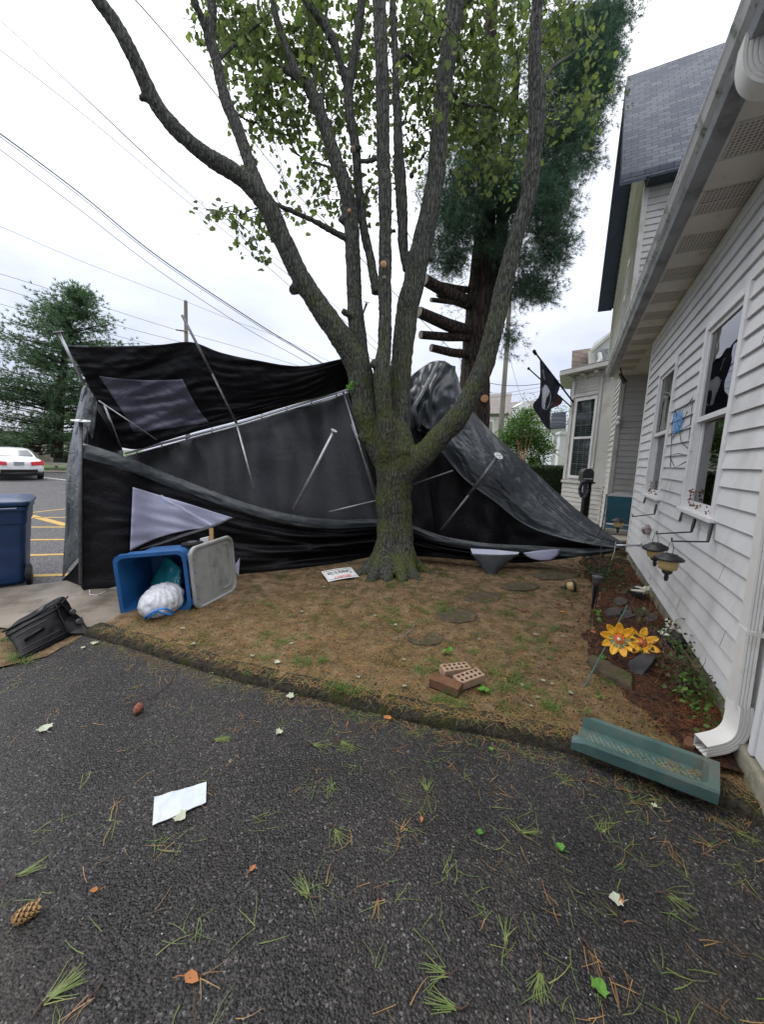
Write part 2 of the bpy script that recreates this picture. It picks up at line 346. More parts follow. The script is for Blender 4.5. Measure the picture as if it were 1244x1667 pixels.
mBark = bark_mat('maple_bark', (.020, .020, .018), (.105, .108, .095), (.090, .108, .022), (.26, .27, .21), 22, .022)
mPineBark = bark_mat('pine_bark', (.010, .007, .006), (.085, .060, .050), (.05, .04, .032), (.10, .08, .065), 8, .07)
mCut = mat('fresh_cut_wood', (.42, .20, .09), (.55, .33, .17), rough=.8, scale=40)
mWood = mat('pale_wood', (.45, .27, .11), (.55, .36, .17), rough=.7, scale=20, stretch=(1, 1, .2))
mMaple = leafmat('maple_leaves', [(.07, .10, .035), (.11, .165, .05), (.15, .22, .06), (.26, .33, .08), (.12, .16, .07), (.17, .25, .07)], .55)
mPineN = leafmat('pine_needles', [(.038, .085, .058), (.062, .13, .084), (.088, .17, .10), (.14, .22, .12)], .55)
mPineF = leafmat('far_pine_needles', [(.055, .11, .065), (.095, .17, .09), (.13, .21, .105), (.17, .25, .11)], .5)
mBush = leafmat('bush_leaves', [(.035, .08, .02), (.07, .15, .03), (.11, .22, .045), (.18, .30, .06)], .45)
mHedge = leafmat('hedge_leaves', [(.012, .032, .010), (.028, .065, .016), (.04, .085, .022)], .2)
mBlack = tarp_mat('black_polyester', (.0035, .0035, .005), (.008, .008, .0105), .5, .35)
mHem = tarp_mat('grey_hem', (.028, .035, .040), (.048, .057, .063), .42, .3)
mInner = tarp_mat('dark_grey_lining', (.022, .023, .027), (.032, .034, .040), .48, .2)
mTarp = tarp_mat('slate_tarp', (.024, .030, .038), (.050, .060, .070), .30, .22)
mTarpL = tarp_mat('silver_tarp', (.045, .055, .060), (.13, .142, .148), .30, .6)
mVinylD = tarp_mat('smoky_window_film', (.070, .070, .098), (.11, .11, .145), .3, .4)
mVinyl = tarp_mat('frosted_window_film', (.44, .45, .60), (.54, .55, .70), .35, .12, trans=.15)
mSteel = mat('galvanised_pole', (.38, .39, .41), (.52, .53, .55), rough=.38, scale=20, metal=.7)
mSteelD = mat('dull_grey_pole', (.10, .105, .11), (.17, .17, .18), rough=.45, scale=20, metal=.5)
mPlate = mat('white_metal_plate', (.55, .55, .56), (.66, .66, .66), rough=.5, scale=20)
mBin = mat('blue_bin_plastic', (.009, .030, .085), (.014, .042, .115), rough=.42, scale=6, bump=.15, bscale=200, bdist=.002)
mBinB = mat('bright_blue_plastic', (.014, .085, .24), (.02, .11, .30), rough=.4, scale=6, bump=.15, bscale=200, bdist=.002)
mLid = mat('grey_lid_plastic', (.26, .27, .26), (.33, .34, .33), rough=.5, scale=5, c3=(.2, .2, .18), s3=4)
mBag = mat('white_plastic_bag', (.72, .73, .76), (.82, .83, .86), rough=.3, scale=8, bump=.7, bscale=14, bdist=.02, trans=.25)
mTeal = mat('teal_plastic_bag', (.01, .16, .19), (.02, .22, .26), rough=.35, scale=8, bump=.5, bscale=16, bdist=.02)
mCordB = mat('blue_drawstring', (.02, .20, .62), rough=.4)
mCase = mat('black_nylon', (.004, .004, .005), (.009, .009, .0105), spec=.2, rough=.5, scale=9, bump=.4, bscale=300, bdist=.002)
mRub = mat('black_rubber', (.006, .006, .006), (.011, .011, .011), spec=.3, rough=.5, scale=9)
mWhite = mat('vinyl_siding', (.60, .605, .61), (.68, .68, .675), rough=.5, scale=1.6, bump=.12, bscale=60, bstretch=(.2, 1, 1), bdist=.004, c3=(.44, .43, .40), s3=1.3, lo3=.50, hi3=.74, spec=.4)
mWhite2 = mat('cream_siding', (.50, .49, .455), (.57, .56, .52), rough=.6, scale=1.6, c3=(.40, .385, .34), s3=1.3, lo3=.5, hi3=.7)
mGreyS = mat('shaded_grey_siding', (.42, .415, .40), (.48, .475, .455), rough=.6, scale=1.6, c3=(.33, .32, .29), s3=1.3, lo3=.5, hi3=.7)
mTrim = mat('white_trim', (.66, .66, .66), (.73, .73, .73), rough=.5, scale=3, c3=(.55, .54, .5), s3=3, lo3=.56, hi3=.7)
mTrimC = mat('cream_trim', (.50, .49, .45), (.56, .55, .51), rough=.6, scale=3, c3=(.36, .33, .27), s3=2.2, lo3=.55, hi3=.7)
mGutter = mat('weathered_gutter', (.36, .36, .37), (.50, .50, .50), rough=.45, scale=5, stretch=(.5, 2, 2), c3=(.12, .14, .085), s3=9, lo3=.53, hi3=.66)
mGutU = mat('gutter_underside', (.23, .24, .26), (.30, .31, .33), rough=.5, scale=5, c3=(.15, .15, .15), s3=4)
mDown = mat('downspout_enamel', (.62, .61, .58), (.70, .69, .66), rough=.4, scale=3, c3=(.45, .43, .37), s3=3, lo3=.53, hi3=.7)
mFound = mat('foundation_cement', (.20, .185, .14), (.30, .275, .215), rough=.9, scale=5, bump=.7, bscale=50, bdist=.01, c3=(.13, .14, .075), s3=3, lo3=.45, hi3=.6)
mRoof = shingle_mat('asphalt_shingles', (.062, .075, .098), (.125, .138, .160), .24, .125, axes=(1, 2))
mRoofLow = shingle_mat('low_roof_shingles', (.07, .075, .085), (.10, .105, .115), .32, .07, axes=(0, 2))
mRoofN = shingle_mat('neighbour_shingles', (.20, .18, .165), (.25, .23, .21), .4, .12, axes=(0, 2))
mPink = shingle_mat('pink_scale_shingles', (.27, .22, .20), (.38, .29, .25), .34, .22, axes=(0, 2))
mEaveD = mat('dark_eave', (.025, .035, .06), (.035, .048, .075), rough=.7, scale=5)  # blue cast of lens flare put into the eave colour
mGlass = glass_mat('window_glass')
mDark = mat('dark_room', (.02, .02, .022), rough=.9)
mCurt = mat('grey_curtain', (.20, .20, .21), (.28, .28, .29), rough=.9, scale=3)
mRust = mat('rusty_residue', (.16, .07, .045), (.30, .16, .11), rough=.9, scale=30, bump=.5)
mBlackM = mat('black_iron', (.010, .010, .012), (.02, .02, .022), rough=.45, scale=20)
mAmber = mat('amber_glass', (.50, .36, .14), (.60, .45, .21), rough=.25, scale=12, trans=.2)
mBrickT = mat('tan_brick', (.28, .185, .12), (.38, .26, .18), rough=.9, scale=16, bump=.6, bscale=90, bdist=.004)
mBrickR = mat('red_brick', (.10, .048, .022), (.20, .085, .045), c3=(.085, .07, .025), s3=12, rough=.9, scale=12, bump=.6, bscale=90, bdist=.004)
mHole = mat('brick_hole', (.03, .015, .01), rough=1)
mGreenP = mat('green_splash_plastic', (.040, .085, .078), (.062, .125, .112), rough=.5, scale=7, c3=(.10, .115, .095), s3=5, lo3=.5, hi3=.66, bump=.3, bscale=90, bdist=.003)
mPetal = mat('yellow_petal', (.85, .38, .015), (.88, .50, .03), rough=.4, scale=18, trans=.15)
mOrange = mat('orange_centre', (.60, .14, .03), (.7, .22, .06), rough=.5, scale=30)
mLeafGr = mat('faded_green_metal', (.16, .22, .10), (.25, .28, .16), rough=.6, scale=20)
mStoneG = mat('mossy_slate', (.060, .048, .034), (.115, .094, .066), rough=.95, scale=10, bump=.8, bscale=40, bdist=.01, c3=(.06, .06, .022), s3=6, lo3=.5, hi3=.62, spec=.12)
mPaper = mat('white_sheet', (.52, .57, .61), (.58, .62, .65), rough=.5, scale=3)
mSignW = mat('sign_white', (.72, .71, .70), (.76, .75, .74), rough=.5, scale=3)
mRed = mat('red_ink', (.62, .06, .05), rough=.6)
mInk = mat('black_ink', (.015, .015, .015), rough=.6)
mNeedG = leafmat('green_needles', [(.11, .17, .04), (.17, .23, .06), (.10, .17, .055), (.28, .29, .09)], .2)
mNeedO = leafmat('dry_needles', [(.18, .10, .04), (.36, .21, .08), (.42, .25, .10), (.07, .04, .02), (.24, .15, .07)], .1)
mNeedR = leafmat('red_brown_needles', [(.10, .035, .016), (.20, .07, .03), (.30, .12, .05)], .1)
mGrassB = leafmat('grass_blades', [(.06, .13, .02), (.12, .20, .04), (.17, .24, .06)], .3)
mLeafP = leafmat('pale_leaf_underside', [(.42, .46, .34), (.55, .58, .45), (.34, .40, .24)], .2, .7)
mLeafS = leafmat('dull_leaf', [(.26, .28, .18), (.36, .38, .27), (.20, .22, .12)], .2, .8)
mLeafO = leafmat('orange_leaf', [(.45, .16, .06), (.55, .25, .10)], .2, .7)
mLeafG = leafmat('green_leaf', [(.08, .22, .03), (.14, .32, .05)], .2, .6)
mCone = mat('reddish_cone', (.20, .06, .035), (.36, .13, .08), rough=.8, scale=40)
mCarW = mat('white_car_paint', (.74, .75, .76), rough=.2, coat=.6)
mCarG = mat('car_glass', (.05, .07, .075), rough=.05, spec=.9)
mTail = mat('tail_light', (.55, .02, .03), rough=.15)
mTyre = mat('tyre', (.012, .012, .012), rough=.8)
mRim = mat('wheel_rim', (.4, .4, .42), rough=.3, metal=.8)
mFlag = mat('black_flag', (.008, .010, .022), (.016, .020, .040), rough=.7, scale=4)
mMaroon = mat('maroon_flag', (.07, .025, .04), (.10, .04, .055), rough=.7, scale=4)
mFlagW = mat('flag_white', (.55, .58, .65), rough=.8)
mPoleW = mat('weathered_pole_wood', (.15, .13, .115), (.24, .215, .19), rough=.9, scale=6, stretch=(1, 1, .1))
mWire = mat('power_cable', (.05, .055, .065), rough=.6)
mWireL = mat('thin_cable', (.14, .15, .17), rough=.6)
mTealS = mat('teal_sling_fabric', (.008, .075, .105), (.012, .10, .13), rough=.7, scale=8)
mTan = mat('tan_frame', (.42, .38, .30), rough=.5)
mStWall = mat('stone_wall', (.15, .12, .10), (.27, .23, .19), rough=.9, scale=3, bump=.8)
mPot = mat('glazed_pot', (.02, .02, .022), (.035, .035, .037), rough=.25)
mBone = mat('cream_glaze', (.55, .52, .42), (.66, .63, .53), rough=.35, scale=10)
mNet = mat('blue_net', (.03, .25, .60), rough=.6)
mTwig = mat('thorny_stem', (.06, .03, .025), (.12, .07, .055), rough=.9, scale=20)
# ================================================================== THE GROUND
def poly_sheet(pts, z):
    mb = MB(); mb.add([(p[0], p[1], z) for p in pts], [tuple(range(len(pts)))]); return mb
def fix_up(o):
    me = o.data
    import bmesh
    b = bmesh.new(); b.from_mesh(me); bmesh.ops.recalc_face_normals(b, faces=b.faces)
    if sum(f.normal.z*f.calc_area() for f in b.faces) < 0:
        bmesh.ops.reverse_faces(b, faces=b.faces)
    b.to_mesh(me); b.free(); return o
fix_up(struct('ground', poly_sheet([(-400, -60), (400, -60), (400, 600), (-400, 600)], -.06), mGrassG))
lot = [(-60, -20), (-3.0, -20), (-3.0, 2.4), (-2.2, 3.2), (-2.2, 30), (-12, 27), (-17.5, 25.0), (-60, 24)]
fix_up(struct('parking_lot', poly_sheet(lot, -.012), mLot))
KC = [(-5.2, 2.55), (-3.6, 2.85), (-2.465, 3.055), (-2.0, 2.90), (-1.5, 2.70), (-.936, 2.49), (-.3, 2.31), (.343, 2.115), (.78, 2.03), (1.124, 1.93), (1.42, 1.80), (1.72, 1.62), (1.92, 1.42), (2.1, 1.1)]
def kerbY(x):
    xs = [k[0] for k in KC]; ys = [k[1] for k in KC]; return float(np.interp(x, xs, ys))
drive = [(-2.75, 2.42)] + [k for k in KC[2:]] + [(2.3, .3), (2.3, -8), (-9, -8), (-9, -1.5), (-4.0, 1.4)]
fix_up(struct('driveway', poly_sheet(drive, 0), mAsph))
# bare verge with grass to the left of the driveway, where the suitcase lies
def terrain(x0, x1, y0f, y1f, nx, ny, z0, amp, name, m, seed=0, sc=2.2):
    P = []
    for j in range(ny+1):
        row = []
        for i in range(nx+1):
            x = x0+(x1-x0)*i/nx; a = y0f(x); b = y1f(x); y = a+(b-a)*(j/ny)**1.25
            z = z0 + amp*noise.fractal(Vector((x*sc+seed, y*sc, seed)), 1.0, 2.0, 5) 
            row.append((x, y, z))
        P.append(row)
    mb = MB(); mb.grid(P); o = struct(name, mb, m, smooth=True); return fix_up(o)
terrain(-6.5, -2.5, lambda x: 2.42+.28*(x+2.75) if x < -2.75 else 2.42+.9*(x+2.75), lambda x: 3.30 if x > -3 else 3.30+.10*(x+3), 60, 20, .006, .012, 'bare_verge', mSoil, 5)
YARD = lambda x, y: .045 + .014*noise.fractal(Vector((x*2.2, y*2.2, 0)), 1.0, 2.0, 5) + .02*math.exp(-((x-.18)**2+(y-5.2)**2)/.5)
def yard():
    P = []; nx, ny = 230, 150
    for j in range(ny+1):
        row = []
        for i in range(nx+1):
            x = -2.42+(9.5+2.42)*(i/nx)**1.2; a = kerbY(x) if x < 1.9 else 1.42-(x-1.9)*.3; y = a+(11.5-a)*(j/ny)**1.3
            z = YARD(x, y); row.append((x, y, z))
        P.append(row)
    mb = MB(); mb.grid(P); return mb
fix_up(struct('yard_soil', yard(), mSoil, smooth=True))
# planting bed along the wall: darker, slightly raised soil
def bed():
    P = []
    for j in range(91):
        s = 2.35+(7.3-2.35)*j/90; row = []
        w = .80+.12*math.sin(s*2.1)+.08*noise.noise(Vector((s*3, 0, 4)))
        if s < 3.2: w *= .55+.45*(s-2.35)/.85
        for i in range(25):
            k = i/24; p = Hs(s, 1.03-w*k, 0)
            z = .048+.030*math.sin(math.pi*min(1, k*1.1))+.020*noise.fractal(Vector((p.x*5, p.y*5, 2)), 1.0, 2.0, 5)-.03*k**6
            row.append((p.x, p.y, z))
        P.append(row)
    mb = MB(); mb.grid(P); return mb
fix_up(struct('planting_bed', bed(), mBed, smooth=True))
# concrete walk
walk = [(-9, 3.25), (-4.3, 3.20), (-3.35, 3.06), (-2.9, 3.0), (-2.44, 3.15), (-2.36, 3.5), (-2.3, 4.5), (-2.6, 5.0), (-3.6, 4.32), (-4.4, 3.75), (-9, 3.7)]
fix_up(struct('concrete_walk', poly_sheet(walk, .022), mConc))
# rolled asphalt kerb with cracks, mossy on top
def kerb():
    mb = MB(); pts = []
    for a, b in zip(KC[2:-1], KC[3:]):
        n = max(2, int(math.dist(a, b)/.035))
        for k in range(n): pts.append((a[0]+(b[0]-a[0])*k/n, a[1]+(b[1]-a[1])*k/n))
    pts.append(KC[-1]); P = []
    prof = [(-.070, -.02), (-.066, .016), (-.052, .042), (-.02, .058), (.03, .062), (.075, .056), (.10, .03)]
    for i, p in enumerate(pts):
        q = pts[min(i+2, len(pts)-1)]; r = pts[max(i-2, 0)]; d = Vector((q[0]-r[0], q[1]-r[1], 0)).normalized(); n = Vector((-d.y, d.x, 0))
        row = []; crack = (i % 21 == 11)
        for k, (a, z) in enumerate(prof):
            j = noise.noise(Vector((p[0]*14, p[1]*14, k*1.3)))*.011; j2 = noise.noise(Vector((p[0]*4, p[1]*4, 9)))*.014
            row.append((p[0]+n.x*(a+j), p[1]+n.y*(a+j), z+(j+j2)*(.8 if k else 0)-(.022 if crack and 0 < k < 6 else 0)))
        P.append(row)
    mb.grid(P); return mb
fix_up(struct('kerb', kerb(), mBerm, smooth=True))
# painted hatching in the lot
def stripe(p, q, w, m=mYellow, name='road_marking', z=-.008):
    a = G(*p, z); b = G(*q, z); d = (b-a).normalized(); n = Vector((-d.y, d.x, 0))*w/2
    mb = MB(); mb.add([a-n, b-n, b+n, a+n], [(0, 1, 2, 3)]); return fix_up(struct(name, mb, m))
stripe((20, 938), (118, 935), .10); stripe((26, 904), (118, 902), .10); stripe((26, 879), (118, 878), .10)
stripe((26, 858), (118, 858), .10); stripe((40, 843), (118, 842), .10); stripe((44, 835), (118, 827), .10); stripe((44, 838), (108, 855), .16)
stripe((60, 776), (112, 782), .12, mWhiteP)
# far lawn beyond the lot with a kerb
mb = MB(); mb.add([(-70, 27, -.02), (-21.8, 22.9, -.02), (-13, 24.5, -.02), (40, 34, -.02), (40, 70, -.02), (-70, 70, -.02)], [(0, 1, 2, 3, 4, 5)])
fix_up(struct('far_lawn', mb, mGrassG))
mb = MB(); a, b, c = Vector((-50, 25.2, .03)), Vector((-21.8, 22.9, .03)), Vector((-13, 24.5, .03))
mb.tube([a, b, c], .10, 6); struct('lawn_kerb', mb, mConc)
# ------------------------------------------------------------------ house
HM = Matrix.Translation(Hs(2.7, 1, 0)) @ Matrix.Rotation(math.atan2(dd.y, dd.x), 4, 'Z')
house = thing('house', 'white clapboard house along the right edge, with low gutter, canted bay and tall shingled gable', 'house', Hs(2.7, 1, 0), math.atan2(dd.y, dd.x))
def h(s, t, z): return (s-2.7, 1-t, z)     # house-local coordinates
def hbx(mb, s0, s1, t0, t1, z0, z1): return mb.bx(s0-2.7, s1-2.7, 1-t1, 1-t0, z0, z1)
def siding(mb, a, b, outv, z0, z1, holes=(), ch=.127, lip=.024, zcut=None):
    """lapped courses from a to b (local xy); outv outward normal; holes in distance along"""
    a = Vector((a[0], a[1], 0)); b = Vector((b[0], b[1], 0)); Ln = (b-a).length; d = (b-a).normalized(); o = Vector((outv[0], outv[1], 0)).normalized()
    z = z0
    while z < z1-.005:
        zt = min(z+ch, z1); segs = [(0.0, Ln)]
        for (u0, u1, h0, h1) in holes:
            if zt > h0+.003 and z < h1-.003:
                ns = []
                for (p, q) in segs:
                    if u1 <= p or u0 >= q: ns.append((p, q)); continue
                    if u0 > p: ns.append((p, u0))
                    if u1 < q: ns.append((u1, q))
                segs = ns
        if zcut: 
            l = zcut((z+zt)/2); segs = [(max(p, l[0]), min(q, l[1])) for p, q in segs if min(q, l[1]) > max(p, l[0])]
        for (p, q) in segs:
            n = max(1, int((q-p)/.5)); 
            rowb = []; rowt = []; rowi = []
            for k in range(n+1):
                u = p+(q-p)*k/n; w = .0025*noise.noise(Vector((u*1.7, z*9, a.x)))
                rowb.append(a+d*u+o*(lip+w)+Vector((0, 0, z+w))); rowt.append(a+d*u+o*(.003)+Vector((0, 0, zt))); rowi.append(a+d*u+o*(-.002)+Vector((0, 0, z)))
            mb.grid([rowi, rowb, rowt])
        z += ch
    return mb
W1 = (5.55, 6.42, 1.25, 2.80); W2 = (3.60, 4.42, 1.25, 2.80)
core = MB()   # wall core panels with openings
def wall_panels(mb, s0, s1, z0, z1, holes):
    xs = sorted([s0, s1]+[w[0] for w in holes]+[w[1] for w in holes])
    for i in range(len(xs)-1):
        a, b = xs[i], xs[i+1]; hole = [w for w in holes if abs(w[0]-a) < 1e-6]
        if hole: w = hole[0]; hbx(mb, a, b, 1.003, 1.14, z0, w[2]); hbx(mb, a, b, 1.003, 1.14, w[3], z1)
        else: hbx(mb, a, b, 1.003, 1.14, z0, z1)
wall_panels(core, 2.62, 7.5, .2, 3.62, [W2, W1])
hbx(core, 2.37, 2.62, 1.021, 1.14, .1, 3.62); hbx(core, 7.38, 7.497, 1.141, 4.5, .2, 3.62)
hbx(core, 7.5, 10.08, 2.9, 3.0, 0, 3.62)
core = obj('wall', core, mWhite, house, raw=True)
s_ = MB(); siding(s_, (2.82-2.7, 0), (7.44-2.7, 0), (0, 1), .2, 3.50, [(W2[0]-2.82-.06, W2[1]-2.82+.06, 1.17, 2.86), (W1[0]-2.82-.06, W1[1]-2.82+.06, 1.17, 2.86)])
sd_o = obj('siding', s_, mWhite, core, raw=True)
for (s0_, row_) in ((5.0, 3), (5.02, 9), (3.25, 5), (4.95, 14), (3.05, 2), (4.1, 1), (5.3, 20), (6.9, 6), (3.2, 17), (6.8, 15), (4.6, 23)):
    z0_ = .2+.127*row_; q_ = MB(); q_.hexa([h(s0_, .9735, z0_+.002), h(s0_+.004, .9735, z0_+.002), h(s0_+.004, .990, z0_+.002), h(s0_, .990, z0_+.002), h(s0_, .9945, z0_+.124), h(s0_+.004, .9945, z0_+.124), h(s0_+.004, .999, z0_+.124), h(s0_, .999, z0_+.124)]); obj('butt_joint', q_, mGutU, core, raw=True)
q_ = MB()
tr = MB()
hbx(tr, 2.46, 2.83, .985, 1.02, .16, 3.55); hbx(tr, 2.76, 2.83, .972, .985, .16, 3.55); hbx(tr, 7.43, 7.53, .978, 1.08, .16, 3.56); hbx(tr, 2.83, 7.43, .980, 1.0, 3.47, 3.56)
hbx(tr, 2.83, 7.43, .985, 1.0, .185, .20)
obj('corner_trim', tr, mTrim, house, raw=True, bevel=.004)
fd = MB(); hbx(fd, 2.66, 7.5, 1.002, 1.3, -.1, .185); obj('foundation', fd, mFound, house, raw=True)
# nearest bay of wall: smooth panel on a block base
np_ = MB(); hbx(np_, -4, 2.36, .955, 1.2, .175, 3.56); hbx(np_, 2.36, 2.40, .94, 1.2, .172, 3.56)
obj('door_surround', np_, mWhite, house, raw=True, bevel=.008)
nb = MB(); hbx(nb, -4, 2.60, .93, 1.25, -.1, .165); obj('block_base', nb, mFound, house, raw=True, bevel=.015)
def window(w, t0=1.0, curtain=True, parent=house):
    s0, s1, z0, z1 = w; mid = (z0+z1)/2
    f = MB()
    for (a, b, c, d) in ((s0-.06, s0+.005, z0-.02, z1+.06), (s1-.005, s1+.06, z0-.02, z1+.06), (s0+.005, s1-.005, z1, z1+.062)): hbx(f, a, b, t0-.034, t0+.03, c, d)
    hbx(f, s0-.075, s1+.075, t0-.055, t0+.05, z0-.055, z0-.02)
    wo = obj('window', f, mTrim, parent, raw=True, bevel=.004)
    sf = MB()   # sashes: upper proud, lower recessed
    for (za, zb, to) in ((mid-.02, z1, t0-.012), (z0, mid+.02, t0+.03)):
        hbx(sf, s0+.005, s0+.045, to, to+.028, za, zb); hbx(sf, s1-.045, s1-.005, to, to+.028, za, zb)
        hbx(sf, s0+.045, s1-.045, to+.001, to+.029, za, za+.045); hbx(sf, s0+.045, s1-.045, to+.001, to+.029, zb-.04, zb)
    hbx(sf, s0+.005, s1-.005, t0+.06, t0+.14, z0-.02, z0+.001)
    obj('frame', sf, mTrim, wo, raw=True, bevel=.002)
    g = MB()
    for (za, zb, to) in ((mid+.025, z1-.04, t0+.002), (z0+.045, mid-.02, t0+.044)):
        hbx(g, s0+.045, s1-.045, to, to+.004, za, zb)
    obj('pane', g, mGlass, wo, raw=True)
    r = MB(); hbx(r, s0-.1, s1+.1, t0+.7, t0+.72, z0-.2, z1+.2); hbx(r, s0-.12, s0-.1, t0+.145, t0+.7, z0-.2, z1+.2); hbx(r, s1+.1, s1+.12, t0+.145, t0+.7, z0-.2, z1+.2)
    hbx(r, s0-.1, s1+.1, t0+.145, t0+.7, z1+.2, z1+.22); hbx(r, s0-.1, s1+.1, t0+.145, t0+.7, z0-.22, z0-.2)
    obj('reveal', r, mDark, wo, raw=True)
    if curtain:
        c = MB(); P = []
        for zz in (z0-.1, mid, z1): P.append([h(s0+.02+(s1-s0)*.55*k/30, t0+.12+.018*math.sin(k*1.3), zz) for k in range(31)])
        c.grid(P); obj('curtain', c, mCurt, wo, raw=True, smooth=True)
    return wo
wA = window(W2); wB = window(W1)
# flaking rusty paint in the two sills
for w, wo in ((W2, wA), (W1, wB)):
    r = MB()
    for k in range(46): 
        s = w[1]-.06-abs(random.gauss(0, .05)) if k % 2 else random.uniform(w[0]+.02, w[1]-.02); r.ball(h(s, 1.0+random.uniform(-.005, .025), w[2]+random.uniform(-.015, .04 if k % 2 == 0 else .16)), random.uniform(.003, .010), 6, 4, .4)
    obj('rust_flakes', r, mRust, wo, raw=True)
# soffit, with perforated vent panels
sof = MB(); 
for k in range(44):
    a = -3+.305*k; hbx(sof, a+.004, a+.301, .655, .998, 3.575, 3.60)
hbx(sof, 7.5, 10.08, .9981, 2.9, 3.577, 3.602)
sof = obj('soffit', sof, mat('cream_soffit', (.62, .59, .53), (.70, .67, .61), rough=.6, scale=3, c3=(.40, .33, .26), s3=5, lo3=.56, hi3=.70), house, raw=True, bevel=.004)
vm_ = bpy.data.materials.new('perforated_vent'); vm_.use_nodes = True; t_ = vm_.node_tree; b_ = t_.nodes['Principled BSDF']
tcn = N(t_, 'ShaderNodeTexCoord'); vv = N(t_, 'ShaderNodeTexVoronoi'); vv.inputs['Scale'].default_value = 40; vv.inputs['Randomness'].default_value = 0
t_.links.new(tcn.outputs['Object'], vv.inputs['Vector']); rr = N(t_, 'ShaderNodeValToRGB'); rr.color_ramp.elements[0].position = .36; rr.color_ramp.elements[1].position = .44
rr.color_ramp.elements[0].color = (.20, .17, .145, 1); rr.color_ramp.elements[1].color = (.58, .55, .49, 1); t_.links.new(vv.outputs['Distance'], rr.inputs[0]); t_.links.new(rr.outputs[0], b_.inputs['Base Color'])
for k in range(0, 42, 2):
    a = -3+.305*k; ve = MB()
    hbx(ve, a+.01, a+.295, .68, .975, 3.5712, 3.5752); hbx(ve, a+.145, a+.16, .68, .975, 3.568, 3.5711)
    obj('vent', ve, vm_, sof, raw=True)
# fascia + K-style gutter + roof slope
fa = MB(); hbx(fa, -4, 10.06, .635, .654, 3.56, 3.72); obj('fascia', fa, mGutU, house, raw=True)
gp = [(.634, 3.565), (.56, 3.565), (.545, 3.60), (.515, 3.63), (.500, 3.672), (.490, 3.69), (.490, 3.705), (.505, 3.708), (.508, 3.70), (.515, 3.675), (.555, 3.62), (.57, 3.60), (.60, 3.60)]
gu = MB(); gu.prism([h(-4, t, z) for t, z in gp], (14.08, 0, 0)); gutter = obj('gutter', gu, mGutter, house, raw=True)
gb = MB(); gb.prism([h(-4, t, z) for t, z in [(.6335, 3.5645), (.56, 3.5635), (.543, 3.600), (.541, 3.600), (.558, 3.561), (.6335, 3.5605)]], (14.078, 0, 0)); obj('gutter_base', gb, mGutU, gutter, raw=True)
rf = MB(); rf.hexa([h(-4, .56, 3.71), h(10.1, .56, 3.71), h(10.1, 5, 5.6), h(-4, 5, 5.6), h(-4, .56, 3.74), h(10.1, .56, 3.74), h(10.1, 5, 5.63), h(-4, 5, 5.63)])
obj('roof', rf, mRoofLow, house, raw=True)
# downspout: gutter elbow, wall run, bottom elbow
ds = MB()
def rect_sweep(mb, pts, w, d, ribs=True, side=Vector((1, 0, 0))):
    """ribbed rectangular pipe, local coordinates; side = width axis"""
    prof = []
    nn = 4
    for k in range(nn+1):
        x = -w/2+w*k/nn; prof.append((x, d/2))
        if k < nn: prof += [(x+w/nn*.35, d/2), (x+w/nn*.5, d/2-.006), (x+w/nn*.65, d/2)]
    for k in range(1, 4): y = d/2-d*k/4; prof += [(w/2, y+d*.06), (w/2-.006, y), (w/2, y-d*.06)]
    for k in range(nn+1):
        x = w/2-w*k/nn; prof.append((x, -d/2))
    for k in range(1, 4): y = -d/2+d*k/4; prof += [(-w/2, y-d*.06), (-w/2+.006, y), (-w/2, y+d*.06)]
    pts = [Vector(p) for p in pts]; P = []
    for i, p in enumerate(pts):
        tg = (pts[min(i+1, len(pts)-1)]-pts[max(i-1, 0)]).normalized(); nrm = tg.cross(side).normalized()
        row = [p+side*a+nrm*b for a, b in prof]; row.append(row[0]); P.append(row)
    mb.grid(P)

def dsp(t, z, s=None): return Vector(h(2.51+.07*z if s is None else s, t, z))
def smoothpath(P, n=5):
    Q = []
    for i in range(len(P)-1):
        p0 = P[i-1] if i else P[0]*2-P[1]; p3 = P[i+2] if i+2 < len(P) else P[-1]*2-P[-2]
        for j in range(n):
            t = j/n; Q.append(.5*((2*P[i])+(P[i+1]-p0)*t+(2*p0-5*P[i]+4*P[i+1]-p3)*t*t+(-p0+3*P[i]-3*P[i+1]+p3)*t**3))
    return Q+[P[-1]]
s_t = 2.60
top = smoothpath([dsp(.575, 3.60, s_t), dsp(.575, 3.50, s_t), dsp(.60, 3.43, s_t), dsp(.66, 3.39, s_t), dsp(.80, 3.36, s_t), dsp(.88, 3.32, s_t), dsp(.92, 3.25, s_t), dsp(.93, 3.1, s_t)])
run = [dsp(.93, 3.0), dsp(.93, 2), dsp(.93, 1.0), dsp(.93, .34)]
sv = Vector((1, 0, 0))
rect_sweep(ds, top, .10, .075, side=sv); rect_sweep(ds, run, .09, .056, side=sv)
botc = smoothpath([dsp(.93, .36, 2.53), dsp(.932, .28, 2.525), dsp(.925, .21, 2.515), dsp(.90, .165, 2.50), dsp(.86, .14, 2.475), dsp(.82, .13, 2.45), dsp(.76, .125, 2.405)])
rect_sweep(ds, botc, .098, .064, side=Vector((1, .35, 0)).normalized())
dso = obj('downspout', ds, mDown, house, raw=True, smooth=True)
es_ = dso.modifiers.new('e', 'EDGE_SPLIT'); es_.split_angle = R_(28)
st = MB(); st.box(dsp(.945, 2.2), (.047, .045, .012)); st.box(dsp(.945, .75), (.047, .045, .012)); obj('strap', st, mDown, dso, raw=True)
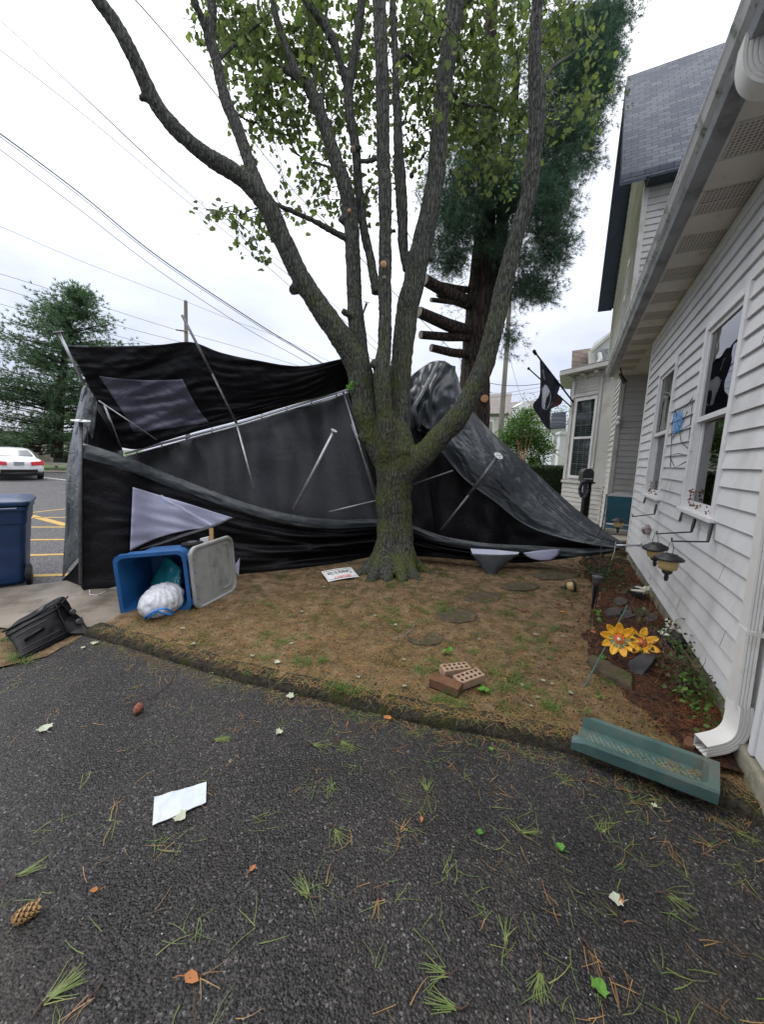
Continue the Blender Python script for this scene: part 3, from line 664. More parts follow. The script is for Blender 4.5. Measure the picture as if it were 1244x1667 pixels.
# recessed porch: back wall facing the camera
pw = MB(); hbx(pw, 10.1, 10.25, .845, 3.2, 0, 7.4)
hbx(pw, 10.251, 17, .845, .95, 0, 7.4); hbx(pw, 10.1, 17, 3.2, 8, 0, 7.4)
pw.prism([h(10.2, .86, 7.4), h(13.35, .86, 11.6), h(16.5, .86, 7.4)], (0, -.1, 0))
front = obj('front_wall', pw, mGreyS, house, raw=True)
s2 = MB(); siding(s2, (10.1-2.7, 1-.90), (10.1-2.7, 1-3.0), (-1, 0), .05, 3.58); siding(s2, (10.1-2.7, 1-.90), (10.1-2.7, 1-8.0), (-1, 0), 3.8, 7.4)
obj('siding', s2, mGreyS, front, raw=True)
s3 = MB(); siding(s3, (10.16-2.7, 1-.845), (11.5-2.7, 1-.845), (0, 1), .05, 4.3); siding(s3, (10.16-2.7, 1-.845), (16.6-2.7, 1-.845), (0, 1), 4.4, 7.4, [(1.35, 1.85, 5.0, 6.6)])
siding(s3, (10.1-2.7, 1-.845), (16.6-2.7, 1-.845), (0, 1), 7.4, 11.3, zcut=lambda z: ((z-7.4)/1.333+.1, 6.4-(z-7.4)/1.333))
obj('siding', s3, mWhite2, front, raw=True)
cb = MB(); hbx(cb, 10.055, 10.16, .81, .90, 0, 7.4); hbx(cb, 10.05, 10.10, 1.0, 1.14, 3.62, 3.75); obj('corner_board', cb, mTrimC, house, raw=True, bevel=.004)
uw = MB(); hbx(uw, 11.50, 11.56, .80, .86, 4.95, 6.65); hbx(uw, 11.94, 12.0, .80, .86, 4.95, 6.65); hbx(uw, 11.56, 11.94, .80, .86, 4.95, 5.02); hbx(uw, 11.56, 11.94, .80, .86, 6.58, 6.65); hbx(uw, 11.56, 11.94, .80, .86, 5.76, 5.82)
uw = obj('window', uw, mTrimC, front, raw=True)
ug = MB(); hbx(ug, 11.56, 11.94, .835, .84, 5.02, 6.58); obj('pane', ug, mGlass, uw, raw=True)
# tall gable roof of the front block
ap, en, ef, zr, ze = 13.3, 9.74, 16.86, 11.85, 7.33
ur = MB()
for (s0,) in ((en,), (ef,)):
    ur.hexa([h(s0, .36, ze), h(ap, .36, zr), h(ap, 8, zr), h(s0, 8, ze), h(s0, .36, ze+.14), h(ap, .36, zr+.2), h(ap, 8, zr+.2), h(s0, 8, ze+.14)])
upr = obj('gable_roof', ur, mRoof, house, raw=True)
us = MB()
for s0 in (en, ef):
    k = .012; us.hexa([h(s0, .345, ze-.06), h(ap, .345, zr-.06), h(ap, .80, zr-.06), h(s0, .80, ze-.06), h(s0, .345, ze-.004), h(ap, .345, zr-.004), h(ap, .80, zr-.004), h(s0, .80, ze-.004)])
us.bx(en-2.7, 10.05-2.7, 1-8, 1-.85, ze-.03, ze-.012)
obj('rake_soffit', us, mEaveD, upr, raw=True)
# canted bay
bx0, bt0, bl = 11.5, .845, 1.42
def bp_(u, z, off=0):   # point on the canted face: u metres from the wall
    s = bx0+u*math.sqrt(.5); t = bt0-u*math.sqrt(.5); return Vector(h(s-off*math.sqrt(.5), t-off*math.sqrt(.5), z))
s1b, t1b = bx0+bl*math.sqrt(.5), bt0-bl*math.sqrt(.5)
by = MB(); by.prism([h(bx0, bt0, 0), h(s1b, t1b, 0), h(s1b+1.6, t1b, 0), h(s1b+1.6+bl*.707, bt0, 0)], (0, 0, 4.2)); 
def bslab(mb, u0, u1, z0, z1, o0, o1):
    mb.hexa([bp_(u0, z0, o0), bp_(u1, z0, o0), bp_(u1, z0, o1), bp_(u0, z0, o1), bp_(u0, z1, o0), bp_(u1, z1, o0), bp_(u1, z1, o1), bp_(u0, z1, o1)])
bay = obj('bay', by, mTrimC, house, raw=True)
q = MB(); a_ = bp_(.46, 0, .012); b_2 = bp_(bl+.01, 0, .012); siding(q, (a_.x, a_.y), (b_2.x, b_2.y), (-1, 1), .05, 1.08, lip=.02)
a_ = bp_(.06, 0, .012); b_2 = bp_(.38, 0, .012); siding(q, (a_.x, a_.y), (b_2.x, b_2.y), (-1, 1), .05, 1.0, lip=.02)
obj('siding', q, mWhite2, bay, raw=True)
q = MB(); bslab(q, .38, bl+.03, 1.08, 1.15, .001, .06); bslab(q, .38, .46, .05, 1.08, .003, .045); bslab(q, 0, .06, .05, 1.08, .003, .045); bslab(q, .06, .38, 1.0, 1.08, .003, .04)
bslab(q, .40, .49, 1.17, 4.1, .001, .03); bslab(q, 1.24, 1.30, 1.17, 3.5, .001, .02); bslab(q, bl-.10, bl+.005, 1.17, 4.1, .001, .035); bslab(q, .49, bl-.10, 3.50, 3.56, .001, .04); bslab(q, .49, bl-.1, 4.0, 4.1, .001, .04)
obj('trim', q, mTrimC, bay, raw=True, bevel=.004)
q = MB(); bslab(q, .49, .56, 1.22, 3.46, .001, .05); bslab(q, 1.16, 1.22, 1.22, 3.46, .001, .05); bslab(q, .56, 1.16, 1.22, 1.30, .001, .05); bslab(q, .56, 1.16, 3.38, 3.46, .001, .05); bslab(q, .56, 1.16, 2.33, 2.39, .001, .045)
bw = obj('window', q, mTrim, bay, raw=True)
q = MB(); bslab(q, .56, 1.16, 1.30, 2.33, .018, .022); bslab(q, .56, 1.16, 2.39, 3.38, .026, .030)
obj('pane', q, mat('dark_window_glass', (.012, .018, .02), rough=.04, spec=.9), bw, raw=True)
q = MB(); 
for zz in np.arange(1.36, 3.34, .055): bslab(q, .58, 1.14, zz, zz+.006, .0305, .033)
for uu in (.76, .95): bslab(q, uu, uu+.012, 1.31, 3.37, .031, .035)
for zz in (1.62, 1.96, 2.70, 3.02): bslab(q, .57, 1.15, zz, zz+.014, .031, .0352)
obj('muntin', q, mat('blind_grey', (.10, .11, .11), rough=.6), bw, raw=True)
q = MB(); siding(q, tuple(bp_(.52, 0, .004))[:2], tuple(bp_(bl-.14, 0, .004))[:2], (-1, 1), 3.62, 3.94, ch=.08, lip=.008); obj('panel', q, mWhite2, bay, raw=True)
# bay eave: overhanging low roof with brackets
ov = .38
eo = [(bx0-ov*.9, bt0), (s1b-ov*.55, t1b-ov), (s1b+1.6+ov*.55, t1b-ov), (s1b+1.6+bl*.707+ov*.9, bt0)]
q = MB(); q.prism([h(s, t, 4.12) for s, t in eo], (0, 0, .10)); rb = obj('bay_eave', q, mTrimC, bay, raw=True)
q = MB(); n_ = len(eo); q.add([h(s, t, 4.222) for s, t in eo]+[h(s, t, 4.25) for s, t in eo]+[h(bx0+.7, bt0, 4.50), h(s1b+1.2, bt0, 4.50)], [(0, 1, 5, 4), (1, 2, 6, 5), (2, 3, 7, 6), (4, 5, 8), (5, 6, 9, 8), (6, 7, 9)]); obj('bay_roof', q, mRoofN, bay, raw=True)
q = MB()
for u in (.1, .5, .95, 1.38): 
    q.ball(bp_(u, 4.06, .16), (.07, .07, .05), 8, 5); q.ball(bp_(u, 4.02, .06), (.05, .05, .06), 8, 5)
obj('bracket', q, mTrimC, bay, raw=True, smooth=True)
# lamp on the corner board, camera under the porch eave
cl = thing('wall_light', 'small white two-lobed light fixture on the corner board beside the porch recess', 'light', HM @ Vector(h(10.04, .86, 2.65)))
q = MB(); c = HM @ Vector(h(10.0, .86, 2.65)); q.ball(c, (.05, .05, .06)); q.ball(c-Vector((0, 0, .10)), (.045, .045, .05)); obj('lamp_head', q, mTrim, cl, smooth=True)
q = MB(); q.tube([HM @ Vector(h(10.06, .86, 2.6)), c-Vector((0, 0, .04))], .03); obj('base', q, mTrim, cl)
sc_ = thing('security_camera', 'black security camera hanging under the far end of the gutter', 'camera', HM @ Vector(h(9.2, .70, 3.57)))
q = MB(); p0 = HM @ Vector(h(9.2, .70, 3.57)); q.tube([p0, p0+Vector((.03, 0, -.08)), p0+Vector((.06, 0, -.16))], .012); obj('arm', q, mBlackM, sc_)
q = MB(); q.tube([p0+Vector((.03, .02, -.12)), p0+Vector((.10, -.06, -.30))], [.03, .042], 10); obj('housing', q, mBlackM, sc_)
# ------------------------------------------------------------------ things on the wall
def lantern(P, label, sc=1.0, tilt=(0, 0, 0), grp='solar lanterns hanging along the wall'):
    o = thing('hanging_lantern', label, 'lantern', P, group=grp)
    q = MB(); q.lathe((0, 0, -.125), [(.01, -.075), (.016, -.05), (.012, -.03), (.03, -.015), (.034, 0)], 14); obj('finial', q, mBlackM, o, raw=True, smooth=True)
    q = MB(); q.lathe((0, 0, -.12), [(.032, 0), (.055, .010), (.062, .035), (.064, .075), (.060, .085)], 18); obj('glass_bowl', q, mAmber, o, raw=True, smooth=True)
    q = MB(); q.lathe((0, 0, -.035), [(.06, -.004), (.092, -.006), (.094, .004), (.078, .016), (.055, .026), (.05, .034), (.02, .038)], 22); obj('cap', q, mBlackM, o, raw=True, smooth=True)
    q = MB(); q.tube([(-.022, 0, 0), (-.022, 0, .05), (0, 0, .10), (.022, 0, .05), (.022, 0, 0)], .0025, 5); obj('handle', q, mBlackM, o, raw=True)
    o.scale = (sc,)*3; o.rotation_euler = tilt; return o
def bracket(pw_, pm, pt, label):
    o = thing('lantern_bracket', label, 'bracket', pw_, group='black swing brackets on the siding')
    q = MB(); q.tube([pw_, (pw_+pm)/2, pm], [.012, .013, .009], 8); obj('post', q, mBlackM, o)
    q = MB(); e = pm+(pt-pm)*.04; q.tube([pm, e, pm+(pt-pm)*.6, pt, pt+Vector((0, 0, .025))], .006, 6); obj('arm', q, mBlackM, o); return o
tw = .97
bA = onT(1160, 853, tw); bAm = onT(1153, 882, .93); bAt = onT(1094, 881, .70)
bracket(bA, bAm, bAt, 'black lantern bracket under the right window sill, nearest the downspout')
bB = onT(1132, 846, tw); bBm = onT(1126, 866, .93); bBt = onT(1070, 869, .70)
bracket(bB, bBm, bBt, 'black lantern bracket left of the one nearest the downspout')
bC = onT(1069, 822, tw); bCm = onT(1066, 837, .93); bCt = onT(1030, 841, .70)
bracket(bC, bCm, bCt, 'thin black lantern bracket under the left window, nearest the teal chair')
l1 = lantern(bAt+Vector((0, 0, -.095)), 'amber hanging lantern nearest the downspout, level black cap', 1.0)
l2 = lantern(bBt+Vector((0, 0, -.085)), 'amber hanging lantern with a tilted ribbed cap, second from the downspout', 1.0, (R_(4), R_(-9), 0))
l3 = lantern(D(1009, 842, 4.75)+Vector((0, 0, -.02)), 'amber lantern in front of the teal chair', .92)
q = thing('wind_ornament', 'crumpled silvery ornament on the siding beside the pole foot', 'ornament', onT(1054, 862, .94)); m = MB(); m.ball(onT(1054, 862, .95), (.06, .06, .065), 8, 6, .18); obj('shell', m, mat('crumpled_foil', (.25, .17, .16), (.5, .45, .44), rough=.3, scale=20, metal=.4), q)
# wire rack with blue netting between the windows
rk = thing('wire_trellis', 'tangled rusty wire rack with blue netting between the two windows', 'trellis', onT(1103, 760, .985))
m = MB(); K = .982
def wl(*ps): return [onT(x, y, K-random.uniform(0, .01)) for x, y in ps]
for ps in (((1092, 760), (1095, 690), (1100, 668), (1118, 662), (1128, 648)), ((1129, 646), (1124, 700), (1119, 750), (1100, 762), (1090, 742)), ((1094, 712), (1110, 700), (1126, 690)), ((1092, 742), (1105, 738), (1122, 742)), ((1100, 665), (1110, 720), (1126, 735)), ((1120, 670), (1105, 700), (1094, 716))): m.tube(wl(*ps), .0035, 5)
obj('wire', m, mTwig, rk)
m = MB(); 
a, b, c, d = onT(1097, 674, K-.012), onT(1112, 667, K-.012), onT(1110, 700, K-.012), onT(1096, 708, K-.012)
for k in range(8):
    f = k/7; m.tube([a.lerp(b, f), d.lerp(c, f)], .002, 4); m.tube([a.lerp(d, f), b.lerp(c, f)], .002, 4)
for k in range(6): f = k/6; m.tube([a.lerp(b, f), b.lerp(c, min(1, f+.2))], .002, 4); m.tube([a.lerp(d, f), d.lerp(c, min(1, f+.3))], .002, 4)
obj('netting', m, mNet, rk)
# dark banner cloth standing for a flag mirrored in the right window's upper pane
bn = thing('window_reflection', 'dark banner cloth with a pale skull-like shape, a flag mirrored in the right window', 'reflection', Hs(4.05, 1.05, 2.1))
m = MB(); P = [[Hs(4.34-.50*i/8, 1.055+.012*math.sin(i), 2.04+(.50-.25*(i/8-.45)**2*2)*j/6) for i in range(9)] for j in range(7)]; m.grid(P); obj('cloth', m, mFlag, bn, smooth=True)
m = MB(); c = Hs(4.20, 1.040, 2.30); 
def disc(mb, c, a, b_, r1, r2, n=20): mb.add([c+a*(r1*math.cos(2*math.pi*k/n))+b_*(r2*math.sin(2*math.pi*k/n)) for k in range(n)], [tuple(range(n))])
disc(m, c, dd, Vector((0, 0, 1)), .055, .06); disc(m, c+dd*.005-Vector((0, 0, .085)), dd, Vector((0, 0, 1)), .035, .03); obj('emblem', m, mGutU, bn)
m = MB(); 
for k in (-1, 1): disc(m, c+dd*(.022*k)-tt*.004, dd, Vector((0, 0, 1)), .013, .016, 10)
obj('emblem_eyes', m, mFlag, bn)
# ================================================================== COLLAPSED CANOPY TENT
class Surf:
    def __init__(s, rows, fold=None): # rows of (px,py,Y)
        s.C = [[D(*p) for p in r] for r in rows]; s.R = len(rows); s.K = len(rows[0]); s.fold = fold
    @staticmethod
    def cr(p0, p1, p2, p3, t): return .5*((2*p1)+(p2-p0)*t+(2*p0-5*p1+4*p2-p3)*t*t+(-p0+3*p1-3*p2+p3)*t**3)
    def line(s, row, v):
        n = len(row); x = v*(n-1); i = min(int(x), n-2); t = x-i
        p0 = row[i-1] if i > 0 else row[0]*2-row[1]; p3 = row[i+2] if i+2 < n else row[-1]*2-row[-2]
        return s.cr(p0, row[i], row[i+1], p3, t)
    def base(s, u, v): return s.line([s.line(r, v) for r in s.C], u)
    def at(s, u, v, off=0):
        p = s.base(u, v)
        o = off + (s.fold(u, v) if s.fold else 0)
        return p - (p-CAM).normalized()*o if o else p
    def mesh(s, nu, nv):
        mb = MB(); mb.grid([[s.at(i/nu, j/nv) for j in range(nv+1)] for i in range(nu+1)]); return mb
    def find(s, x, y):
        best = None; u0, u1, v0, v1 = 0, 1, 0, 1
        for it in range(5):
            for i in range(13):
                for j in range(13):
                    u = u0+(u1-u0)*i/12; v = v0+(v1-v0)*j/12; q = proj(s.base(u, v)); e = (q[0]-x)**2+(q[1]-y)**2
                    if best is None or e < best[0]: best = (e, u, v)
            w = (u1-u0)/5; u0, u1 = max(0, best[1]-w), min(1, best[1]+w); w = (v1-v0)/5; v0, v1 = max(0, best[2]-w), min(1, best[2]+w)
        return best[1], best[2]
    def patch(s, px, nu, nv, off=.008):
        c = [s.find(*p) for p in px]; mb = MB(); P = []
        for i in range(nu+1):
            a = i/nu; row = []
            for j in range(nv+1):
                b = j/nv
                u = (c[0][0]*(1-b)+c[1][0]*b)*(1-a)+(c[3][0]*(1-b)+c[2][0]*b)*a
                v = (c[0][1]*(1-b)+c[1][1]*b)*(1-a)+(c[3][1]*(1-b)+c[2][1]*b)*a
                row.append(s.at(u, v, off))
            P.append(row)
        mb.grid(P); return mb
def nf(u, v, su, sv, k=0): return noise.noise(Vector((u*su, v*sv, k)))
tent = thing('collapsed_canopy_tent', 'large black and slate canopy tent blown over and crumpled behind the maple, poles sticking out', 'canopy tent', (0, 5.4, .04))
# roof panel flung up at the left, underside towards us
roof = Surf([[(108, 562, 4.75), (160, 564, 4.8), (215, 563, 4.9), (262, 561, 5.0), (312, 557, 5.05), (360, 574, 5.1), (420, 587, 5.15), (490, 596, 5.2), (562, 583, 5.3)],
             [(136, 612, 4.85), (180, 618, 4.95), (230, 620, 5.05), (280, 618, 5.15), (328, 614, 5.2), (385, 628, 5.3), (440, 634, 5.35), (500, 630, 5.4), (565, 602, 5.5)],
             [(160, 668, 5.0), (205, 672, 5.15), (250, 670, 5.25), (300, 668, 5.35), (350, 664, 5.4), (405, 662, 5.5), (455, 654, 5.55), (508, 646, 5.6), (567, 618, 5.65)],
             [(193, 728, 5.2), (225, 731, 5.3), (268, 718, 5.4), (318, 703, 5.5), (368, 690, 5.55), (418, 676, 5.65), (465, 662, 5.7), (515, 648, 5.75), (567, 632, 5.8)]],
            lambda u, v: .05*nf(u, v, 3, 5)-.06*abs(nf(u*1.0+v*.6, v, 9, 4, 2))+.02*nf(u+v*.3, v, 22, 5, 3)+.012*nf(u, v, 20, 28, 5))
rp = obj('roof_panel', roof.mesh(60, 120), mBlack, tent, smooth=True, solid=.004)
m = roof.patch([(161, 612), (297, 617), (341, 688), (217, 704)], 24, 30, .012); w1 = obj('window', m, mVinylD, rp, smooth=True, solid=.002)
# torn white corner tip at upper left
m = MB(); a = [D(98, 561, 4.72), D(140, 562, 4.72), D(143, 565, 4.72), D(104, 564, 4.72)]; m.prism(a, (0, .01, 0)); obj('hem_tip', m, mTarpL, tent)
# hanging rear lining below the long pole
back = Surf([[(205, 741, 5.5), (260, 727, 5.55), (320, 710, 5.6), (380, 694, 5.7), (440, 677, 5.75), (500, 660, 5.8), (566, 640, 5.85)],
             [(215, 790, 5.5), (268, 780, 5.55), (330, 770, 5.6), (392, 758, 5.65), (455, 746, 5.7), (520, 732, 5.75), (590, 716, 5.8)],
             [(230, 850, 5.45), (285, 860, 5.5), (345, 868, 5.5), (405, 874, 5.55), (470, 870, 5.6), (540, 862, 5.65), (622, 850, 5.7)]],
            lambda u, v: (.055*math.sin(v*19+u*1.2+nf(u, v, 1, 4)*3)+.025*math.sin(v*41+2*nf(u, v, 2, 5, 2)))*(1-.35*u)*1.15+.02*nf(u, v, 4, 7, 7))
obj('rear_wall', back.mesh(40, 140), mInner, tent, smooth=True, solid=.004)
# dark side sheet between lining and trunk, running behind the tree
side = Surf([[(558, 588, 5.9), (585, 612, 6.1), (606, 612, 6.3), (640, 605, 6.5), (675, 640, 6.5)],
             [(572, 690, 5.95), (600, 700, 6.1), (630, 700, 6.2), (660, 700, 6.3), (690, 710, 6.3)],
             [(596, 800, 5.95), (620, 810, 6.05), (645, 815, 6.1), (675, 820, 6.2), (705, 825, 6.2)],
             [(600, 885, 5.9), (625, 890, 6.0), (650, 890, 6.05), (680, 890, 6.1), (710, 890, 6.1)]], lambda u, v: .05*nf(u, v, 6, 8))
obj('side_wall', side.mesh(30, 40), mBlack, tent, smooth=True, solid=.004)
inner = Surf([[(650, 680, 6.5), (720, 705, 6.4), (780, 760, 6.2), (850, 830, 5.9), (1000, 884, 5.1)],
              [(655, 790, 6.4), (725, 800, 6.35), (785, 815, 6.15), (850, 850, 5.9), (1000, 889, 5.1)],
              [(660, 905, 6.2), (725, 905, 6.2), (790, 905, 6.05), (860, 905, 5.85), (1000, 896, 5.1)]], lambda u, v: .05*math.sin(v*22+u*3)+.03*nf(u, v, 6, 8))
obj('inner_wall', inner.mesh(30, 50), mBlack, tent, smooth=True, solid=.004)
# front wall: sagging black wall with grey top hem
fr_cols = [(128, 722, 948, 4.02), (143, 724, 963, 3.98), (200, 742, 952, 4.12), (255, 764, 940, 4.40), (310, 785, 936, 4.55), (370, 808, 938, 4.62), (430, 827, 934, 4.78), (490, 840, 925, 5.0), (550, 846, 917, 5.3), (610, 845, 906, 5.6), (660, 852, 904, 5.65), (720, 872, 908, 5.45), (790, 884, 914, 5.38), (860, 888, 916, 5.4), (930, 892, 908, 5.3), (985, 892, 898, 5.1), (1012, 890, 893, 4.98)]
hemh = [24, 24, 21, 20, 19, 18, 17, 16, 14, 12, 11, 11, 11, 12, 13, 9, 3]
def frow(f, dy=0): return [(x+(0 if i else 0), (a+hm)*(1-f)+b*f, Y+dy*math.sin(math.pi*f)) for (i, ((x, a, b, Y), hm)) in enumerate(zip(fr_cols, hemh))]
def ffold(u, v):
    k = min(1, max(0, (v-.28)/.2)); e = math.sin(math.pi*min(1, max(0, u)))
    a = .085*math.sin(u*17+v*9+3*nf(u, v, 1.5, 5))*k+.05*math.sin(u*33-v*14+2*nf(u, v, 3, 6, 4))*k
    b = .028*math.sin(v*62)*(1-k)+.03*nf(u, v, 3, 9, 1)+.018*nf(u, v, 14, 18, 3)
    a -= .05*abs(nf(u+v*.25, v, 22, 5, 8))*k+.05*abs(nf(u-v*.15, v, 9, 7, 9))*(.3+.7*k)
    return (a*e+b)
front_w = Surf([frow(0), frow(.25, .0), frow(.5, .0), frow(.75), frow(1)], ffold)
fw = obj('front_wall', front_w.mesh(70, 240), mBlack, tent, smooth=True, solid=.004)
hem = Surf([[(x, a, Y+.02) for (x, a, b, Y) in fr_cols], [(x, a+h_*.5, Y-.022) for (x, a, b, Y), h_ in zip(fr_cols, hemh)], [(x, a+h_+1, Y-.015) for (x, a, b, Y), h_ in zip(fr_cols, hemh)]],
           lambda u, v: .018*nf(u, v, 3, 26)+.012*nf(u, v, 6, 70, 3))
obj('hem', hem.mesh(10, 200), mHem, fw, smooth=True, solid=.006)
m = front_w.patch([(215, 793), (381, 843), (342, 860), (211, 897)], 26, 30, .03); fwn = obj('window', m, mVinyl, fw, smooth=True, solid=.002)
m = MB(); a_, b_2 = (262, 805), (345, 853)
P = [];
for k in range(15):
    f = k/14; u, v = front_w.find(a_[0]+(b_2[0]-a_[0])*f, a_[1]+(b_2[1]-a_[1])*f); P.append([front_w.at(u, v, .036), front_w.at(min(1, u+.035), v, .036)])
m.grid(P); obj('window_bar', m, mat('film_band', (.52, .53, .66), rough=.3), fwn)
# rolled dark flap under the window
m = MB(); pts = [D(382, 842, 4.50), D(345, 858, 4.42), D(300, 872, 4.34), (D(262, 885, 4.2)), D(228, 894, 4.08)]; m.tube(pts, [.01, .05, .055, .04, .012], 10, sx=.45); obj('window_flap', m, mat('flap_cloth', (.016, .017, .02), (.03, .031, .035), rough=.35, bump=.5, bscale=10), fw, smooth=True)
m = MB(); m.prism([D(378, 926, 4.50), D(390, 908, 4.50), D(388, 936, 4.48)], (0, .012, 0)); obj('window_scrap', m, mVinyl, fw)
# scraps of window under the right side
m = Surf([[(766, 893, 5.2), (805, 895, 5.2), (846, 899, 5.2)], [(770, 903, 5.15), (808, 903, 5.15), (842, 904, 5.15)]]).mesh(4, 8); obj('window_strip', m, mat('pale_film', (.42, .44, .55), rough=.4), fw, solid=.003)
m = Surf([[(766, 901, 5.13), (806, 903, 5.12), (846, 902, 5.15)], [(782, 920, 5.10), (806, 920, 5.07), (824, 918, 5.12)], [(797, 940, 5.05), (801, 941, 5.04), (806, 935, 5.06)]]).mesh(12, 12); fl = obj('corner_flap', m, mat('dark_flap', (.028, .031, .036), (.04, .044, .05), rough=.5, bump=.3, bscale=12), fw, smooth=True, solid=.01)
m = Surf([[(852, 900, 5.28), (880, 896, 5.3), (912, 894, 5.3)], [(862, 908, 5.28), (885, 906, 5.28), (910, 902, 5.3)], [(878, 912, 5.28), (893, 912, 5.28), (903, 909, 5.3)]]).mesh(8, 10); obj('window_scrap', m, mVinyl, fw, smooth=True, solid=.003)
# left corner tarp and corner sheets
lt = Surf([[(133, 632, 4.35), (140, 628, 4.3), (150, 640, 4.3), (158, 655, 4.35)], [(121, 690, 4.35), (128, 690, 4.25), (138, 695, 4.22), (152, 705, 4.3)], [(108, 765, 4.38), (118, 765, 4.28), (126, 765, 4.2), (134, 768, 4.15)],
           [(106, 850, 4.36), (114, 850, 4.25), (122, 850, 4.16), (131, 850, 4.1)], [(101, 942, 4.3), (111, 925, 4.2), (120, 915, 4.12), (129, 905, 4.06)]], lambda u, v: .035*nf(u, v, 9, 5)+.02*nf(u, v, 22, 9, 2))
obj('corner_tarp', lt.mesh(60, 24), mTarpL, tent, smooth=True, solid=.004)
m = Surf([[(101, 944, 4.31), (115, 930, 4.25), (130, 912, 4.15)], [(103, 950, 4.28), (116, 951, 4.2), (132, 953, 4.1)]]).mesh(8, 10); obj('tarp_underside', m, mBlack, tent, solid=.004)
cs = Surf([[(140, 634, 4.45), (158, 668, 4.6), (180, 700, 5.0), (200, 735, 5.35)], [(141, 680, 4.3), (155, 700, 4.5), (175, 722, 4.8), (200, 742, 5.2)], [(142, 726, 4.12), (158, 736, 4.3), (178, 744, 4.6), (205, 752, 5.0)]], lambda u, v: .03*nf(u, v, 5, 6))
obj('corner_sheet', cs.mesh(20, 20), mBlack, tent, smooth=True, solid=.004)
# big slate tarp sloping down to the house
rt = Surf([[(668, 612, 6.7), (706, 588, 6.75), (738, 598, 6.6), (760, 655, 6.5), (806, 708, 6.35), (865, 762, 6.15), (938, 828, 5.6), (1018, 887, 4.98)],
           [(672, 640, 6.4), (704, 630, 6.35), (737, 650, 6.2), (768, 700, 6.1), (815, 752, 6.0), (868, 798, 5.85), (940, 848, 5.4), (1018, 889, 4.96)],
           [(675, 668, 6.2), (700, 672, 6.15), (728, 700, 6.0), (765, 742, 5.9), (812, 784, 5.8), (866, 824, 5.65), (940, 864, 5.3), (1017, 891, 4.95)],
           [(680, 700, 6.2), (700, 708, 6.15), (722, 738, 6.0), (758, 780, 5.9), (805, 815, 5.8), (860, 856, 5.6), (935, 880, 5.25), (1016, 893, 4.95)]],
          lambda u, v: (.11*nf(u*1.2-v, v, 3, 5)-.07*abs(nf(u-v*1.6, v+u*.6, 7, 5, 2))-.03*abs(nf(u*2+v, v*2, 9, 12, 4)))*(1-.7*v)+(.10*math.sin(v*70+u*6+3*nf(u, v, 3, 8))*max(0, 1-v*3.6)))
rto = obj('slate_tarp', rt.mesh(80, 200), mTarp, tent, smooth=True, solid=.004)
m = MB(); P = [rt.at(1.0, j/60, .01) for j in range(61)]; m.tube(P, .012, 6); obj('tarp_rope', m, mTarpL, rto, smooth=True)
pk = Surf([[(660, 620, 6.3), (688, 598, 6.3), (712, 590, 6.25), (742, 596, 6.3)], [(664, 655, 6.1), (690, 640, 6.0), (706, 640, 6.0), (742, 640, 6.2)], [(670, 700, 6.1), (682, 690, 6.0), (700, 700, 6.0), (736, 706, 6.1)]],
          lambda u, v: .035*math.sin(v*17+u*9+nf(u, v, 3, 3)*4)+.05*nf(u, v, 7, 7))
obj('crumpled_peak', pk.mesh(50, 60), mTarp, tent, smooth=True, solid=.004)
bl_ = Surf([[(598, 612, 6.6), (625, 608, 6.6), (660, 605, 6.6)], [(600, 640, 6.5), (625, 640, 6.5), (660, 645, 6.5)], [(600, 668, 6.45), (630, 670, 6.45), (660, 675, 6.45)]], lambda u, v: .06*nf(u, v, 7, 7))
obj('crumpled_edge', bl_.mesh(20, 26), mTarpL, tent, smooth=True, solid=.004)
m = MB(); P = [D(x, y, Y) for x, y, Y in ((713, 592, 6.15), (700, 618, 6.0), (685, 645, 5.9), (673, 664, 5.85), (680, 690, 5.85))]; m.tube(P, [.035, .045, .04, .05, .03], 8, sx=.6); obj('rolled_edge', m, mTarpL, tent, smooth=True)
# poles
def pole(pts, r, m_=None, name='frame_pole', n=10):
    m = MB(); m.tube([D(*p) for p in pts], r, n); return obj(name, m, m_ or mSteel, tent, smooth=True)
def foot(p, nrm, r, par, holes=True):
    c = D(*p); m = MB(); m.lathe(c, [(r*.98, -.004), (r, 0), (r*.98, .004)], 22, axis=nrm); f_ = obj('foot_plate', m, mPlate, par)
    if holes:
        q = Vector((0, 0, 1)).rotation_difference(Vector(nrm).normalized()); m = MB()
        for k in range(4): a = k*math.pi/2+.5; m.lathe(c+q @ Vector((math.cos(a)*r*.62, math.sin(a)*r*.62, 0)), [(r*.13, -.006), (r*.13, .006)], 8, axis=nrm)
        m.lathe(c, [(r*.16, -.007), (r*.16, .007)], 8, axis=nrm); obj('bolt_hole', m, mRub, f_)
p = pole([(95, 541, 4.55), (137, 627, 4.75)], .016); foot((94, 540, 4.55), D(95, 541, 4.55)-D(137, 627, 4.75), .05, p)
pole([(137, 627, 4.75), (163, 675, 4.95), (197, 732, 5.2)], .018, mSteelD)
p = pole([(131, 686, 3.95), (130, 800, 3.95), (131, 950, 3.95)], .019, mSteelD); foot((131, 685, 3.95), (0.1, -.15, 1), .085, p)
pole([(203, 738, 5.35), (385, 690, 5.45), (568, 634, 5.65)], .017); pole([(207, 742, 5.42), (385, 694, 5.52), (568, 638, 5.72)], .008)
for k in range(9):
    f = (k+.5)/9; c = D(203+365*f, 740-104*f, 5.36+.28*f); m = MB(); m.tube([c+Vector((0, 0, .02)), c+Vector((.004, -.02, -.01)), c+Vector((.0, -.01, -.06))], .008, 6); obj('clip', m, mSteelD, tent)
pole([(296, 513, 4.9), (345, 608, 5.0)], .017, mSteelD); pole([(345, 608, 5.0), (385, 690, 5.2)], .015, mSteelD); pole([(385, 690, 5.2), (416, 806, 5.15)], .015)
